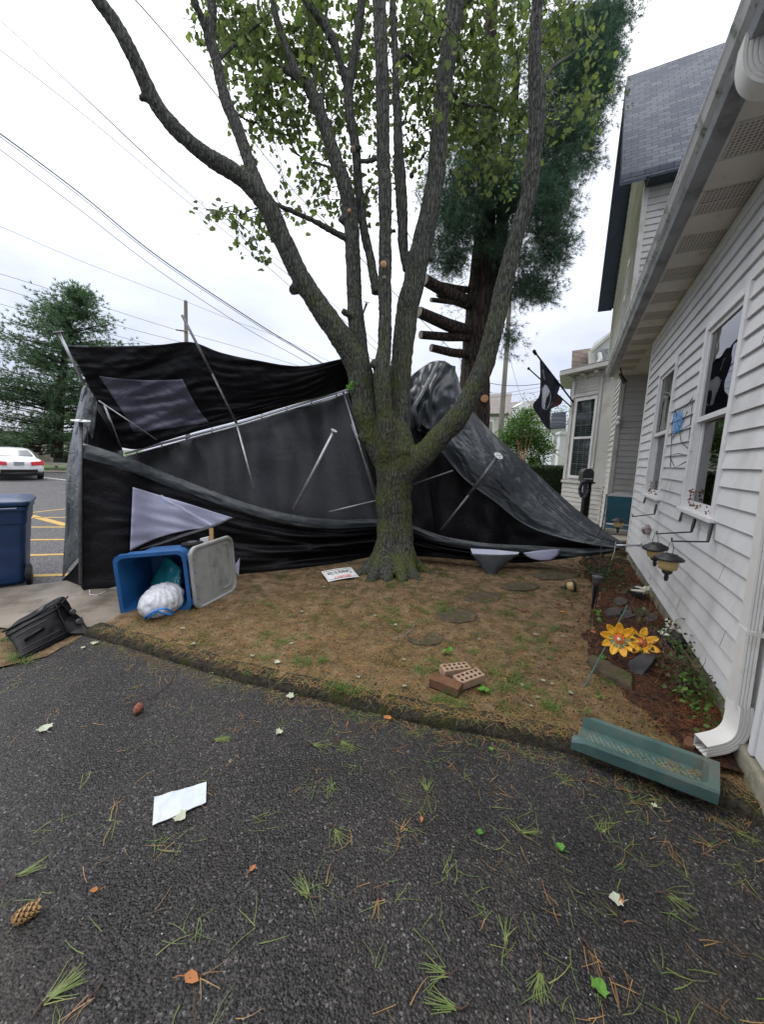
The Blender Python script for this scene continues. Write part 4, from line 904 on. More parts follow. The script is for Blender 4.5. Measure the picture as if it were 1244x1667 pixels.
p = pole([(543, 703, 5.15), (512, 764, 5.2), (478, 829, 5.25)], .023); foot((544, 701, 5.15), D(543, 703, 5.15)-D(478, 829, 5.25)+Vector((0, -.3, 0)), .045, p, False)
pole([(559, 638, 5.7), (612, 812, 5.65)], .015); pole([(572, 690, 5.75), (613, 802, 5.7)], .009); pole([(536, 833, 5.5), (612, 815, 5.6)], .012)
pole([(666, 791, 6.0), (738, 766, 5.8)], .014, mSteelD); pole([(160, 652, 4.9), (255, 716, 5.3)], .009); pole([(170, 660, 4.95), (196, 728, 5.2)], .014); pole([(150, 648, 4.5), (180, 690, 4.9), (192, 726, 5.2)], .012, mSteelD)
p = pole([(811, 743, 5.0), (767, 802, 5.15)], .024, mSteelD); pole([(767, 802, 5.15), (718, 863, 5.3)], .017, mSteelD); foot((812, 742, 4.98), D(812, 742, 4.98)-D(767, 802, 5.15)+Vector((0, -.5, .2)), .062, p)
m = MB(); m.tube([D(770, 798, 5.13), D(765, 805, 5.14)], .030, 10); obj('pole_collar', m, mRub, tent)
p = pole([(1004, 888, 4.96), (1046, 888, 4.9)], .014); foot((1050, 888, 4.88), (-.75, -.95, .25), .062, p)
p = pole([(597, 494, 6.3), (590, 512, 6.3), (578, 560, 6.35)], .018, mSteelD); foot((597, 492, 6.3), (.2, -.5, 1), .05, p)
m = MB(); m.tube([D(1003, 882, 4.9), D(1001, 897, 4.88), D(996, 912, 4.86)], [.009, .012, .005], 6, sx=.4); obj('ribbon', m, mBone, tent)
m = MB(); m.tube([D(980, 858, 4.9), D(974, 872, 4.88), D(965, 880, 4.86), D(955, 878, 4.85), D(952, 884, 4.84), D(965, 888, 4.84), D(1000, 892, 4.86)], .006, 6); obj('cord', m, mRub, tent)
m = MB(); m.tube([G(145, 960, .05), G(146, 968, .03), G(158, 969, .03), G(172, 962, .03)], .004, 5); obj('guy_line', m, mPlate, tent)
# ================================================================== MAPLE
maple = thing('maple_tree', 'multi-stemmed maple with mossy trunk dividing into many tall limbs, in front of the collapsed tent', 'tree', (.18, 5.15, .05))
tk = MB()
def limb(pts, n=14, Yref=None):
    # pts (px,py,Y,width px); resampled with wobble
    P = [D(p[0], p[1], p[2]) for p in pts]; R = [p[3]/2*((P[i]-CAM).dot(Fw))/FPX*(.86 if n == 14 else .97) for i, p in enumerate(pts)]
    Q = []; RR = []
    for i in range(len(P)-1):
        p0 = P[i-1] if i else P[0]*2-P[1]; p3 = P[i+2] if i+2 < len(P) else P[-1]*2-P[-2]
        k = max(2, int((P[i+1]-P[i]).length/.07))
        for j in range(k):
            t = j/k; q = Surf.cr(p0, P[i], P[i+1], p3, t); r = R[i]*(1-t)+R[i+1]*t
            Q.append(q+Vector([r*.12*noise.noise(q*3.5+Vector((k_*9, 0, 0))) for k_ in range(3)])); RR.append(r*(1+.10*noise.noise(q*5)))
    Q.append(P[-1]); RR.append(R[-1]); tk.tube(Q, RR, n); return Q, RR
Yt = 5.17
limb([(638, 960, 5.15, 100), (638, 938, Yt, 84), (640, 914, Yt, 71), (641, 880, Yt, 61), (641, 840, Yt, 58), (641, 800, Yt, 60), (641, 765, Yt, 66), (640, 735, Yt, 74), (641, 705, Yt, 60), (642, 672, Yt, 30)], 22)
for (x, y, w) in ((590, 934, 22), (606, 944, 26), (630, 944, 20), (656, 945, 18), (690, 930, 24), (676, 942, 24)):   # root flare
    gy = G(x, y, .05).y; a = x-641
    limb([(641+a*.12, 845, 5.06, 20), (641+a*.42, 895, 4.98, 26), (641+a*.66, 919, (4.98+gy)/2+.03, 24), (x, y, gy, 20), (x+a*.35, y+6, G(x, y+6, .02).y, 9), (x+a*.6, y+9, G(x, y+9, -.02).y, 5)], 10)
LQ = {}
LQ[1] = limb([(628, 760, 5.15, 40), (604, 700, 5.12, 46), (592, 645, 5.12, 50), (582, 592, 5.1, 48), (556, 552, 5.05, 44), (522, 502, 5.0, 40), (490, 452, 4.95, 37), (460, 388, 4.9, 36), (430, 328, 4.85, 36), (395, 291, 4.8, 32), (340, 256, 4.75, 29), (288, 212, 4.7, 28), (248, 160, 4.65, 28), (215, 90, 4.55, 26), (185, 35, 4.5, 25), (150, -12, 4.45, 24), (90, -110, 4.3, 20)])
LQ[2] = limb([(436, 335, 4.86, 26), (420, 300, 4.9, 24), (404, 262, 4.95, 23), (385, 205, 5.0, 22), (366, 159, 5.05, 22), (352, 100, 5.1, 18), (341, 61, 5.12, 22), (345, 30, 5.15, 17), (343, -15, 5.2, 17), (335, -100, 5.3, 14)])
limb([(341, 66, 5.12, 16), (331, 35, 5.05, 13), (318, 8, 5.0, 13), (305, -30, 4.95, 10)])
LQ[3] = limb([(594, 640, 5.2, 30), (584, 560, 5.25, 34), (578, 500, 5.28, 30), (575, 440, 5.3, 28), (573, 372, 5.32, 27), (566, 325, 5.34, 28), (555, 285, 5.35, 27), (540, 240, 5.37, 24), (524, 192, 5.4, 23), (512, 160, 5.42, 24), (492, 130, 5.45, 18), (470, 118, 5.5, 13), (459, 108, 5.5, 9)])
limb([(492, 135, 5.45, 16), (480, 112, 5.45, 14), (462, 68, 5.5, 12), (450, 30, 5.5, 12), (438, -20, 5.55, 10)])
LQ[4] = limb([(612, 478, 5.3, 16), (604, 425, 5.45, 17), (592, 372, 5.5, 17), (584, 300, 5.52, 17), (578, 236, 5.55, 17), (570, 190, 5.57, 18), (567, 152, 5.6, 17), (573, 110, 5.65, 17), (583, 50, 5.7, 16), (590, -8, 5.75, 17), (592, -90, 5.8, 14)])
limb([(566, 150, 5.6, 13), (556, 110, 5.6, 13), (543, 66, 5.6, 15), (520, 30, 5.62, 15), (498, -2, 5.65, 14), (470, -50, 5.7, 11)])
LQ[5] = limb([(636, 770, 5.08, 34), (631, 735, 5.0, 38), (628, 700, 4.95, 34), (624, 650, 4.9, 32), (622, 602, 4.9, 32), (626, 560, 4.92, 26), (627, 490, 4.92, 26), (627, 430, 4.93, 26), (627, 360, 4.95, 24), (626, 300, 4.96, 26), (624, 240, 5.0, 25), (624, 180, 5.0, 26), (622, 120, 5.0, 26), (620, 50, 5.05, 26), (616, -20, 5.1, 27), (612, -110, 5.2, 22)])
LQ[6] = limb([(645, 760, 5.2, 40), (647, 725, 5.2, 52), (648, 690, 5.2, 48), (650, 640, 5.2, 44), (655, 580, 5.22, 40), (662, 520, 5.25, 42), (672, 465, 5.28, 42), (682, 420, 5.3, 40), (694, 370, 5.32, 38), (706, 310, 5.35, 36), (712, 260, 5.38, 33), (716, 200, 5.4, 31), (722, 140, 5.42, 32), (732, 80, 5.45, 34), (738, 20, 5.48, 36), (742, -30, 5.5, 36), (748, -110, 5.6, 30)])
LQ[7] = limb([(664, 440, 5.4, 18), (657, 405, 5.45, 18), (655, 350, 5.5, 22), (652, 290, 5.52, 22), (648, 220, 5.55, 18), (645, 150, 5.6, 14), (643, 80, 5.65, 13), (640, 20, 5.7, 13), (636, -60, 5.75, 10)])
LQ[8] = limb([(650, 785, 5.12, 40), (668, 758, 5.1, 48), (692, 738, 5.05, 46), (716, 712, 5.0, 42), (742, 682, 4.97, 40), (768, 640, 4.95, 38), (790, 590, 4.93, 36), (806, 530, 4.9, 34), (822, 460, 4.9, 32), (838, 395, 4.88, 30), (852, 350, 4.87, 29), (862, 315, 4.86, 30), (868, 260, 4.85, 29), (873, 210, 4.84, 28), (876, 165, 4.84, 31), (870, 110, 4.83, 25), (873, 40, 4.82, 22), (878, -15, 4.8, 22), (888, -110, 4.7, 18)])
limb([(442, 330, 4.9, 7), (478, 345, 5.0, 9), (515, 362, 5.1, 9), (553, 383, 5.25, 12), (572, 392, 5.3, 12)], 8)
limb([(585, 262, 5.5, 7), (600, 262, 5.3, 8), (618, 256, 5.1, 9)], 8)
for pts in ([(512, 160, 5.42, 8), (511, 100, 5.5, 6), (503, 30, 5.6, 5), (498, -30, 5.6, 4)], [(524, 188, 5.4, 7), (529, 110, 5.5, 5), (532, 30, 5.6, 4), (530, -20, 5.6, 4)], [(645, 100, 5.6, 7), (665, 90, 5.8, 6), (680, 130, 6.0, 5), (684, 180, 6.1, 3)], [(738, 30, 5.5, 8), (760, 5, 5.6, 7), (790, -20, 5.8, 6)], [(876, 150, 4.85, 8), (900, 110, 5.3, 7), (930, 90, 5.8, 5), (960, 60, 6.1, 3)], [(724, 140, 5.4, 8), (760, 170, 5.7, 6), (800, 175, 6.0, 5), (830, 200, 6.1, 3)], [(353, 100, 5.1, 7), (385, 70, 5.5, 6), (420, 40, 5.9, 5), (450, 10, 6.2, 3)], [(556, 290, 5.35, 7), (530, 270, 5.7, 5), (500, 262, 6.0, 4), (470, 240, 6.1, 3)], [(573, 372, 5.3, 7), (590, 330, 5.8, 5), (606, 300, 6.2, 4)], [(366, 160, 5.05, 7), (392, 190, 5.4, 5), (420, 200, 5.8, 4), (452, 190, 6.0, 3)], [(430, 338, 4.95, 5), (412, 340, 5.1, 4), (388, 352, 5.25, 3)]):
    limb(pts, 8)
# stubs and knobs
for (x, y, Y, x2, y2, w) in ((245, 160, 4.65, 226, 160, 9), (480, 470, 4.97, 476, 474, 16), (600, 705, 5.1, 586, 716, 16), (622, 600, 4.88, 604, 590, 15), (575, 515, 5.2, 556, 506, 10), (705, 425, 5.3, 676, 388, 8), (385, 285, 4.78, 392, 276, 10), (560, 360, 5.3, 552, 355, 10), (669, 288, 5.5, 672, 282, 9), (862, 315, 4.84, 874, 306, 10), (872, 160, 4.82, 884, 150, 12), (577, 242, 5.5, 588, 240, 8), (643, 378, 4.95, 642, 374, 6)):
    limb([(x, y, Y, w*1.2), (x2, y2, Y-.05, w)], 8)
trunk = obj('trunk', tk, mBark, maple, smooth=True)
rmx = trunk.modifiers.new('remesh', 'REMESH'); rmx.mode = 'VOXEL'; rmx.voxel_size = .016; rmx.use_smooth_shade = True
sm = trunk.modifiers.new('smooth', 'CORRECTIVE_SMOOTH') if False else trunk.modifiers.new('smooth', 'SMOOTH'); sm.iterations = 5; sm.factor = .5
tx = bpy.data.textures.new('bark_relief', 'CLOUDS'); tx.noise_scale = .045; tx.noise_depth = 2
dm = trunk.modifiers.new('relief', 'DISPLACE'); dm.texture = tx; dm.strength = .022; dm.mid_level = .5
def scar(x, y, Y, r, m_=mCut):
    c = D(x, y, Y); nrm = (CAM-c).normalized()+Vector((.2, 0, .2)); m = MB(); m.lathe(c, [(r*1.25, -.03), (r*1.2, .0), (r, .006), (r*.3, .008)], 12, axis=nrm); obj('cut_scar', m, m_, maple, smooth=True)
scar(625, 430, 4.79, .030); scar(569, 343, 5.19, .019); scar(626, 452, 4.77, .018, mConc); scar(575, 243, 5.42, .03, mConc)
# leaves
LEAF = [(0, 0), (.20, .04), (.46, -.02), (.44, .20), (.60, .46), (.40, .52), (.27, .74), (0, .96), (-.25, .72), (-.38, .54), (-.63, .50), (-.46, .22), (-.44, -.04), (-.18, .06)]
def leaves(name, pts, size, m_, parent, shape=LEAF, droop=.5, jit=.35, flat=False, dirs=None, kind=None):
    n = len(pts); k = len(shape); V = np.zeros((n, k, 3)); S = np.array(shape)
    for i, p in enumerate(pts):
        s = size*random.uniform(1-jit, 1+jit)
        if flat: nz_ = Vector((random.gauss(0, .12), random.gauss(0, .12), 1)).normalized()
        else: nz_ = Vector((random.gauss(0, 1), random.gauss(0, 1), random.gauss(.9, .6))).normalized()
        a = Vector((random.gauss(0, 1), random.gauss(0, 1), 0 if flat else -droop)); y_ = (a-nz_*a.dot(nz_)).normalized(); x_ = y_.cross(nz_)
        c = random.uniform(.1, .5)
        for q in range(k):
            u, v = S[q]; zz = -c*(u*u)*.9-c*.3*v*v
            w = Vector(p)+x_*(u*s)+y_*(v*s)+nz_*(zz*s); V[i, q] = w
    mb = MB(); mb.v = [tuple(x) for x in V.reshape(-1, 3)]; mb.f = [tuple(range(i*k, (i+1)*k)) for i in range(n)]
    return obj(name, mb, m_, parent)
twigs = MB(); LP = []
def spray(x, y, Y, rx, ry, rY, nt, nl, tl=.5):
    """twigs wandering inside an ellipsoid-like volume, with leaves beside them"""
    for _ in range(nt):
        while True:
            a = [random.uniform(-1, 1) for _ in range(3)]
            if sum(q*q for q in a) < 1: break
        p = D(x+a[0]*rx, y+a[1]*ry, Y+a[2]*rY); d = Vector((random.gauss(0, 1), random.gauss(0, .8), random.gauss(-.2, .5))).normalized(); pts = [p]
        for s in range(5):
            d = (d+Vector((random.gauss(0, .3), random.gauss(0, .3), random.gauss(-.08, .25)))).normalized(); p = p+d*tl*.2; pts.append(p)
        twigs.tube(pts, [.007, .006, .005, .004, .003, .0025], 4)
        for l in range(nl):
            q = random.choice(pts)+Vector([random.gauss(0, .055) for _ in range(3)]); LP.append(q)
C_ = [(400, 40, 6.0, 60, 60, .6, 26, 15), (440, 110, 6.0, 55, 60, .7, 26, 15), (470, 190, 6.1, 60, 50, .7, 26, 14), (450, 60, 6.6, 90, 70, .8, 40, 15), (520, 60, 6.6, 80, 80, .9, 44, 15), (540, 190, 6.5, 60, 60, .8, 26, 14), (530, 270, 6.3, 55, 40, .6, 16, 13),
      (560, 310, 6.2, 45, 26, .5, 11, 12), (610, 130, 6.8, 60, 110, .8, 34, 14), (650, 260, 6.8, 40, 70, .6, 12, 12), (600, 330, 6.4, 40, 20, .4, 6, 10), (690, 130, 6.8, 60, 130, .8, 40, 14),
      (420, 200, 5.9, 30, 45, .4, 9, 12), (340, 5, 6.3, 40, 30, .5, 8, 12), (700, 60, 6.2, 70, 70, .6, 30, 13), (780, 60, 6.3, 70, 70, .7, 40, 14), (790, 170, 6.2, 60, 70, .6, 42, 14), (800, 255, 6.1, 50, 40, .5, 20, 13),
      (880, 50, 6.4, 60, 70, .7, 24, 14), (915, 140, 6.4, 50, 50, .6, 12, 13), (720, 200, 6.2, 40, 60, .5, 16, 12), (950, 20, 6.3, 45, 30, .5, 6, 12), (500, -70, 6.2, 220, 70, 1.0, 60, 14), (800, -70, 6.2, 200, 70, 1.0, 50, 14),
      (385, 354, 5.3, 14, 15, .14, 7, 16), (430, 340, 5.2, 24, 10, .2, 6, 12), (330, 60, 5.3, 14, 16, .2, 2, 9), (350, 20, 5.6, 30, 30, .3, 6, 12), (390, 60, 5.6, 24, 50, .3, 5, 12), (955, 160, 6.3, 32, 26, .3, 5, 11), (650, 380, 5.8, 14, 16, .2, 2, 6), (470, 312, 5.8, 30, 16, .3, 4, 9), (740, 170, 5.0, 34, 30, .25, 5, 9), (700, 50, 5.0, 26, 40, .25, 6, 10), (880, 215, 5.3, 20, 30, .3, 4, 9)]
for c in C_:
    c = list(c); c[6] = int(c[6]*1.2) if c[6] > 8 else c[6]; spray(*c)
obj('twig', twigs, mBark, maple)
cro = tag(leaves('crown', LP, .068, mMaple, maple), kind='stuff')
# leaf sprout on the trunk
SP = [D(572+random.uniform(-6, 8), 626+random.uniform(-5, 6), 4.85) for _ in range(9)]; leaves('sprout', SP, .06, mLeafG, maple)
# ================================================================== PINES
def needle_tufts(centers, dirs, L_, nper, w, m_, name, parent, spread=.55):
    n = len(centers)*nper; V = np.zeros((n*3, 3)); i = 0
    for c, d in zip(centers, dirs):
        for _ in range(nper):
            v = Vector((d[0]+random.gauss(0, spread), d[1]+random.gauss(0, spread), d[2]+random.gauss(0, spread))).normalized()*L_*random.uniform(.6, 1.15)
            s = v.cross(Vector((random.gauss(0, 1), random.gauss(0, 1), random.gauss(0, 1)))).normalized()*w
            V[i] = c-s; V[i+1] = c+s; V[i+2] = c+v; i += 3
    mb = MB(); mb.v = [tuple(x) for x in V]; mb.f = [(3*k, 3*k+1, 3*k+2) for k in range(n)]
    return obj(name, mb, m_, parent)
pine = thing('white_pine', 'tall dark pine with sawn branch stubs and drooping needles, behind the maple', 'tree', D(770, 850, 9.2)*1.0)
m = MB(); limbQ = []
def tb(mb, pts, n=12):
    P = [D(p[0], p[1], p[2]) for p in pts]; R = [p[3]/2*((P[i]-CAM).dot(Fw))/FPX for i, p in enumerate(pts)]
    mb.tube(P, R, n)
tb(m, [(766, 880, 9.2, 70), (768, 780, 9.2, 58), (771, 700, 9.2, 52), (773, 630, 9.2, 48), (776, 560, 9.2, 46), (780, 500, 9.2, 44), (786, 440, 9.2, 40), (790, 380, 9.2, 34), (792, 300, 9.2, 30), (795, 180, 9.2, 26), (800, 60, 9.2, 20), (805, -120, 9.2, 12)], 16)
tb(m, [(800, 520, 9.4, 20), (806, 470, 9.5, 22), (812, 420, 9.5, 24), (820, 340, 9.5, 20), (830, 240, 9.4, 14), (845, 100, 9.3, 10)], 12)
tb(m, [(800, 440, 9.3, 14), (815, 418, 9.2, 12), (830, 400, 9.1, 9), (842, 385, 9.0, 6)], 8)
pt = obj('trunk', m, mPineBark, pine, smooth=True)
sub_ = pt.modifiers.new('s', 'SUBSURF'); sub_.levels = 2; sub_.render_levels = 2; d_ = pt.modifiers.new('relief', 'DISPLACE'); tx2 = bpy.data.textures.new('pine_relief', 'CLOUDS'); tx2.noise_scale = .16; d_.texture = tx2; d_.strength = .09
for (a, b, Ya, Yb, wa, wb) in (((778, 500), (692, 456), 9.2, 8.2, 22, 17), ((785, 475), (703, 460), 9.2, 8.7, 11, 8), ((778, 492), (702, 488), 9.1, 8.4, 10, 7), ((775, 545), (682, 508), 9.2, 8.1, 22, 17), ((772, 548), (685, 545), 9.1, 8.4, 15, 13), ((770, 578), (702, 566), 9.1, 8.6, 15, 12), ((760, 500), (712, 480), 9.1, 8.6, 7, 6)):
    m = MB(); tb(m, [(*a, Ya, wa), ((a[0]+b[0])/2, (a[1]+b[1])/2+2, (Ya+Yb)/2, (wa+wb)/2), (*b, Yb, wb)], 12); st_ = obj('branch_stub', m, mPineBark, pine, smooth=True)
    c = D(*b, Yb); q = D(*a, Ya); ax = (c-q).normalized(); r = wb/2*((c-CAM).dot(Fw))/FPX; m = MB(); m.lathe(c, [(r*.93, -.01), (r*.93, .006), (r*.4, .008)], 14, axis=ax); obj('sawn_end', m, mat('sawn_grey', (.20, .17, .14), (.3, .26, .22), rough=.9), st_)
c = D(789, 649, 8.8); m = MB(); m.lathe(c, [(.09, -.2), (.085, .0), (.07, .01), (.02, .012)], 14, axis=(CAM-c)); obj('cut_scar', m, mCut, pine)
TC = []; TD = []
br = MB()
def pine_branch(p0, p1, sag, ntuft, r0=.03, fan=.35, tl=.3):
    P = []
    for k in range(7):
        t = k/6; P.append(p0.lerp(p1, t)+Vector((0, 0, -sag*math.sin(math.pi*t*.6))))
    br.tube(P, [r0*(1-.8*k/6) for k in range(7)], 5)
    ax = (p1-p0).normalized()
    for _ in range(ntuft):
        t = random.uniform(.25, 1)**.8; k = min(5, int(t*6)); b = P[k].lerp(P[k+1], t*6-k)
        o = Vector((random.gauss(0, fan), random.gauss(0, fan), random.gauss(-.05, fan*.45)))*(.35+.65*t)
        TC.append(b+o); TD.append(((o.normalized()*.8+ax*.5+Vector((0, 0, .1)))))
# crown regions in the picture: (px,py,Y,rx,ry,rY,n)
PR = [(740, 430, 8.9, 30, 20, .4, 12), (760, 340, 9.0, 55, 45, .8, 48), (800, 280, 9.0, 75, 60, 1.0, 60), (870, 300, 8.9, 55, 60, .9, 54), (900, 350, 8.9, 38, 45, .7, 36), (880, 420, 8.8, 34, 42, .6, 32), (858, 462, 8.8, 32, 24, .5, 24), (900, 230, 9.0, 55, 60, .8, 54), (940, 150, 9.2, 60, 60, .8, 44), (960, 60, 9.3, 50, 60, .8, 36), (985, 40, 9.3, 32, 36, .5, 18),
      (960, 250, 9.0, 26, 12, .3, 6), (790, 180, 9.3, 90, 80, 1.0, 44), (850, 90, 9.4, 110, 80, 1.0, 52), (830, 540, 9.2, 16, 34, .3, 9), (740, 395, 8.9, 40, 26, .5, 16), (720, 300, 9.0, 26, 40, .5, 10), (850, -40, 9.4, 130, 60, 1.0, 40), (990, 110, 9.2, 16, 30, .3, 6), (918, 395, 8.8, 22, 30, .4, 12), (820, 330, 8.8, 40, 50, .5, 36), (830, 400, 8.6, 30, 30, .4, 20), (735, 350, 8.8, 34, 50, .6, 34), (722, 400, 8.8, 26, 26, .5, 14), (880, 470, 8.8, 28, 22, .4, 16), (905, 300, 8.8, 46, 60, .6, 40), (930, 230, 8.9, 34, 50, .5, 24), (760, 260, 8.9, 40, 50, .6, 30), (960, 120, 9.0, 50, 60, .6, 46), (985, 60, 9.0, 36, 50, .5, 34), (930, 60, 9.0, 60, 60, .6, 40), (1000, 10, 9.0, 30, 40, .4, 20), (945, 200, 8.9, 44, 40, .5, 30)]
for (x, y, Y, rx, ry, rY, n) in PR:
    for _ in range(int(n*1.5)):
        a = [max(-1.15, min(1.15, random.gauss(0, .5))) for _ in range(3)]; e = D(x+a[0]*rx, y+a[1]*ry, Y+a[2]*rY)
        o = e+Vector((random.gauss(-.1, .14), random.gauss(0, .16), random.uniform(.0, .2))); pine_branch(o, e, .05, 17, .008, .16)
obj('branch', br, mPineBark, pine)
tag(needle_tufts(TC, TD, .16, 15, .0026, mPineN, 'crown', pine, .6), kind='stuff')
# sparse wisps by the stubs
TC = []; TD = []; br = MB()
for (x, y, n) in ((745, 465, 10), (730, 500, 7), (756, 590, 6), (720, 440, 12), (745, 560, 8)):
    for _ in range(n): e = D(x+random.gauss(0, 14), y+random.gauss(0, 12), 8.9+random.gauss(0, .2)); pine_branch(e+Vector((.3, .1, .1)), e, .05, 4, .006, .12)
obj('branchlet', br, mPineBark, pine); needle_tufts(TC, TD, .12, 9, .0022, mPineN, 'needle_wisps', pine, .8)
# far spreading pine by the parking lot
fp = thing('spreading_pine', 'broad bushy pine on the far lawn beyond the white car, at the left edge', 'tree', D(95, 742, 27))
m = MB(); m.tube([D(92, 745, 27), D(94, 700, 27), D(100, 620, 27), D(110, 540, 27), D(118, 480, 27)], [.35, .3, .22, .12, .04], 10); obj('trunk', m, mPineBark, fp, smooth=True)
TC = []; TD = []; br = MB()
def env(y): # half width left/right by height in the picture
    return np.interp(y, [460, 480, 520, 555, 600, 640, 680, 715, 725], [8, 26, 66, 98, 106, 118, 124, 118, 84])
base_x = lambda y: np.interp(y, [460, 560, 725], [128, 105, 62])
for _ in range(300):
    y = 463+(722-463)*random.random()**.85; w = env(y); ang = random.uniform(0, 2*math.pi); rr_ = random.uniform(.55, 1.0)
    if random.random() < .35: rr_ = random.uniform(.1, .7)
    c0 = D(base_x(y), y+14, 27); sc_m = 27/FPX*w*1.2
    e = c0+Vector((math.cos(ang)*sc_m*rr_, math.sin(ang)*sc_m*rr_*.9, random.uniform(.2, .9)))
    pine_branch(c0+Vector((0, 0, -.2)), e, .1, 38, .05, .40)
obj('branch', br, mPineBark, fp)
tag(needle_tufts(TC, TD, .27, 11, .018, mPineF, 'crown', fp, .55), kind='stuff')
# ================================================================== BINS
def rrect(w, d, r, n=5):
    P = []
    for (cx, cy, a0) in ((w/2-r, d/2-r, 0), (-w/2+r, d/2-r, 90), (-w/2+r, -d/2+r, 180), (w/2-r, -d/2+r, 270)):
        for k in range(n+1): a = R_(a0+90*k/n); P.append((cx+r*math.cos(a), cy+r*math.sin(a)))
    return P
def loft(mb, secs): # secs: list of list of 3-vectors, closed rings
    n = len(secs[0]); b = len(mb.v)
    for s in secs: mb.v += [tuple(p) for p in s]
    for i in range(len(secs)-1):
        for k in range(n): mb.f.append((b+i*n+k, b+i*n+(k+1) % n, b+(i+1)*n+(k+1) % n, b+(i+1)*n+k))
def bin_body(m, Hh=.98, w0=.46, w1=.60, d0=.50, d1=.70, wall=.012):
    secs = []
    for z, f, ex in ((0, 0, -.03), (.03, .03, 0), (.5, .5, 0), (.52, .52, .006), (Hh-.22, .78, .006), (Hh-.20, .82, .03), (Hh-.05, .95, .034), (Hh-.045, 1, .055), (Hh, 1, .055)):
        secs.append([Vector((x, y, z)) for x, y in rrect(w0+(w1-w0)*f+ex, d0+(d1-d0)*f+ex, .07)])
    for z, f, ex in ((Hh, 1, .0), (Hh-.06, .96, -.02), (.4, .4, -.02), (.03, .02, -.03)):
        secs.append([Vector((x, y, z)) for x, y in rrect(w0+(w1-w0)*f+ex-wall, d0+(d1-d0)*f+ex-wall, .06)])
    loft(m, secs); n = len(secs[0]); m.f.append(tuple(range(n))[::-1]); m.f.append(tuple(range(len(m.v)-n, len(m.v))))
def wheels(par, y, x=.27, r=.13):
    for s in (-1, 1):
        m = MB(); m.lathe((s*x, y, r*.9), [(r*.7, -.03), (r, -.022), (r, .022), (r*.7, .03)], 20, axis=(1, 0, 0)); w = obj('wheel', m, mRub, par, raw=True)
        m = MB(); m.lathe((s*x, y, r*.9), [(r*.45, -.034), (r*.5, .034)], 14, axis=(1, 0, 0)); obj('hub', m, mSteelD, w, raw=True)
# standing dark blue bin, cut by the left edge
b1 = thing('wheeled_bin', 'dark blue wheeled bin standing upright at the left edge', 'bin', G(-6, 950, 0)+Vector((-.03, .10, .0)), R_(218))
m = MB(); bin_body(m); obj('body', m, mBin, b1, raw=True, smooth=False, bevel=.006)
m = MB(); secs = []
for z, e in ((.985, .09), (1.02, .10), (1.035, .09), (1.06, -.02), (1.07, -.15)): secs.append([Vector((x, y, z+.02*math.cos(y*2.5))) for x, y in rrect(.60+e, .70+e, .08)])
loft(m, secs); n = len(secs[0]); m.f.append(tuple(range(n))[::-1]); m.f.append(tuple(range(len(m.v)-n, len(m.v)))); m.bx(-.2, .2, -.44, -.38, .985, 1.01); obj('lid', m, mBin, b1, raw=True, bevel=.004)
m = MB(); m.tube([(-.24, .42, .93), (-.24, .47, .97), (.24, .47, .97), (.24, .42, .93)], .016, 8); m.bx(.29, .40, -.1, .1, .96, .99); obj('handle', m, mBin, b1, raw=True)
m = MB(); m.bx(.262, .285, -.16, .16, .20, .52); m.bx(.275, .292, -.12, .12, .38, .41); obj('recess_shade', m, mat('bin_shadow_plastic', (.006, .016, .045), rough=.5), b1, raw=True, bevel=.004)  # raised dark slabs: shade of a side recess put into the colour
wheels(b1, .26)
b1.scale = (.95, .95, .92)
# bright blue bin lying on its side with its grey lid thrown open
ex = Vector((.40, .10, 0)).normalized()
c0 = G(252, 1010, .05); 
# local axes: bin Z (its height) points away from the camera; its +y (hinge side) points to the right in the picture
zax = Vector((-.22, .97, .01)).normalized(); yax = Vector((.97, .22, .07)); yax = (yax-zax*yax.dot(zax)).normalized(); xax = yax.cross(zax).normalized()
Mb = Matrix.Identity(3)
for i in range(3): Mb[i][0] = xax[i]; Mb[i][1] = yax[i]; Mb[i][2] = -zax[i]
if Mb.determinant() < 0:
    for i in range(3): Mb[i][0] = -Mb[i][0]
Hb = .62
ctr = (D(195, 905, 3.62)+D(303, 893, 3.80)+D(296, 1000, 3.70)+D(214, 1008, 3.50))/4
# opening centre = local (0,0,Hb)
ctr = D(249, 951, 3.44); locb = ctr - Mb @ Vector((0, 0, Hb))
b2 = thing('tipped_bin', 'bright blue bin on its side with grey lid open, below the frosted tent window', 'bin', locb, rot=Mb.to_euler())
m = MB(); bin_body(m, Hb, .46, .56, .46, .57); obj('body', m, mBinB, b2, raw=True)
m = MB()
for x in (-.20, -.07, .07, .20): m.tube([(x, .29, Hb-.035), (x, .35, Hb-.03), (x, .375, Hb-.005)], .013, 6)
m.tube([(-.24, .345, Hb-.03), (.24, .345, Hb-.03)], .012, 8); m.bx(-.25, -.20, .27, .35, Hb-.10, Hb-.01); m.bx(.20, .25, .27, .35, Hb-.10, Hb-.01); obj('hinge', m, mBinB, b2, raw=True)
m = MB(); P = rrect(.64, .60, .09, 6)
def lidp(x, y, z): # lid frame: hinged at y=.37, opened flat outwards and slightly back
    a = R_(-60); yy = .345+(y+.30)*math.cos(a)-z*math.sin(a); zz = Hb+.0+(y+.30)*math.sin(a)+z*math.cos(a); return Vector((x, yy, zz))
secs = []
for k_, z in ((1.0, -.02), (1.02, .0), (1.0, .022), (.93, .024), (.90, .004), (.4, .002)): secs.append([lidp(x*k_, y*k_, z) for x, y in P])
loft(m, secs); n = len(P); m.f.append(tuple(range(n))[::-1]); m.f.append(tuple(range(len(m.v)-n, len(m.v))))
lid2 = obj('lid', m, mLid, b2, raw=True, bevel=.003)
m = MB()
for y in (-.05, .07): m.tube([lidp(-.23, y, .006), lidp(.23, y, .006)], .006, 6)
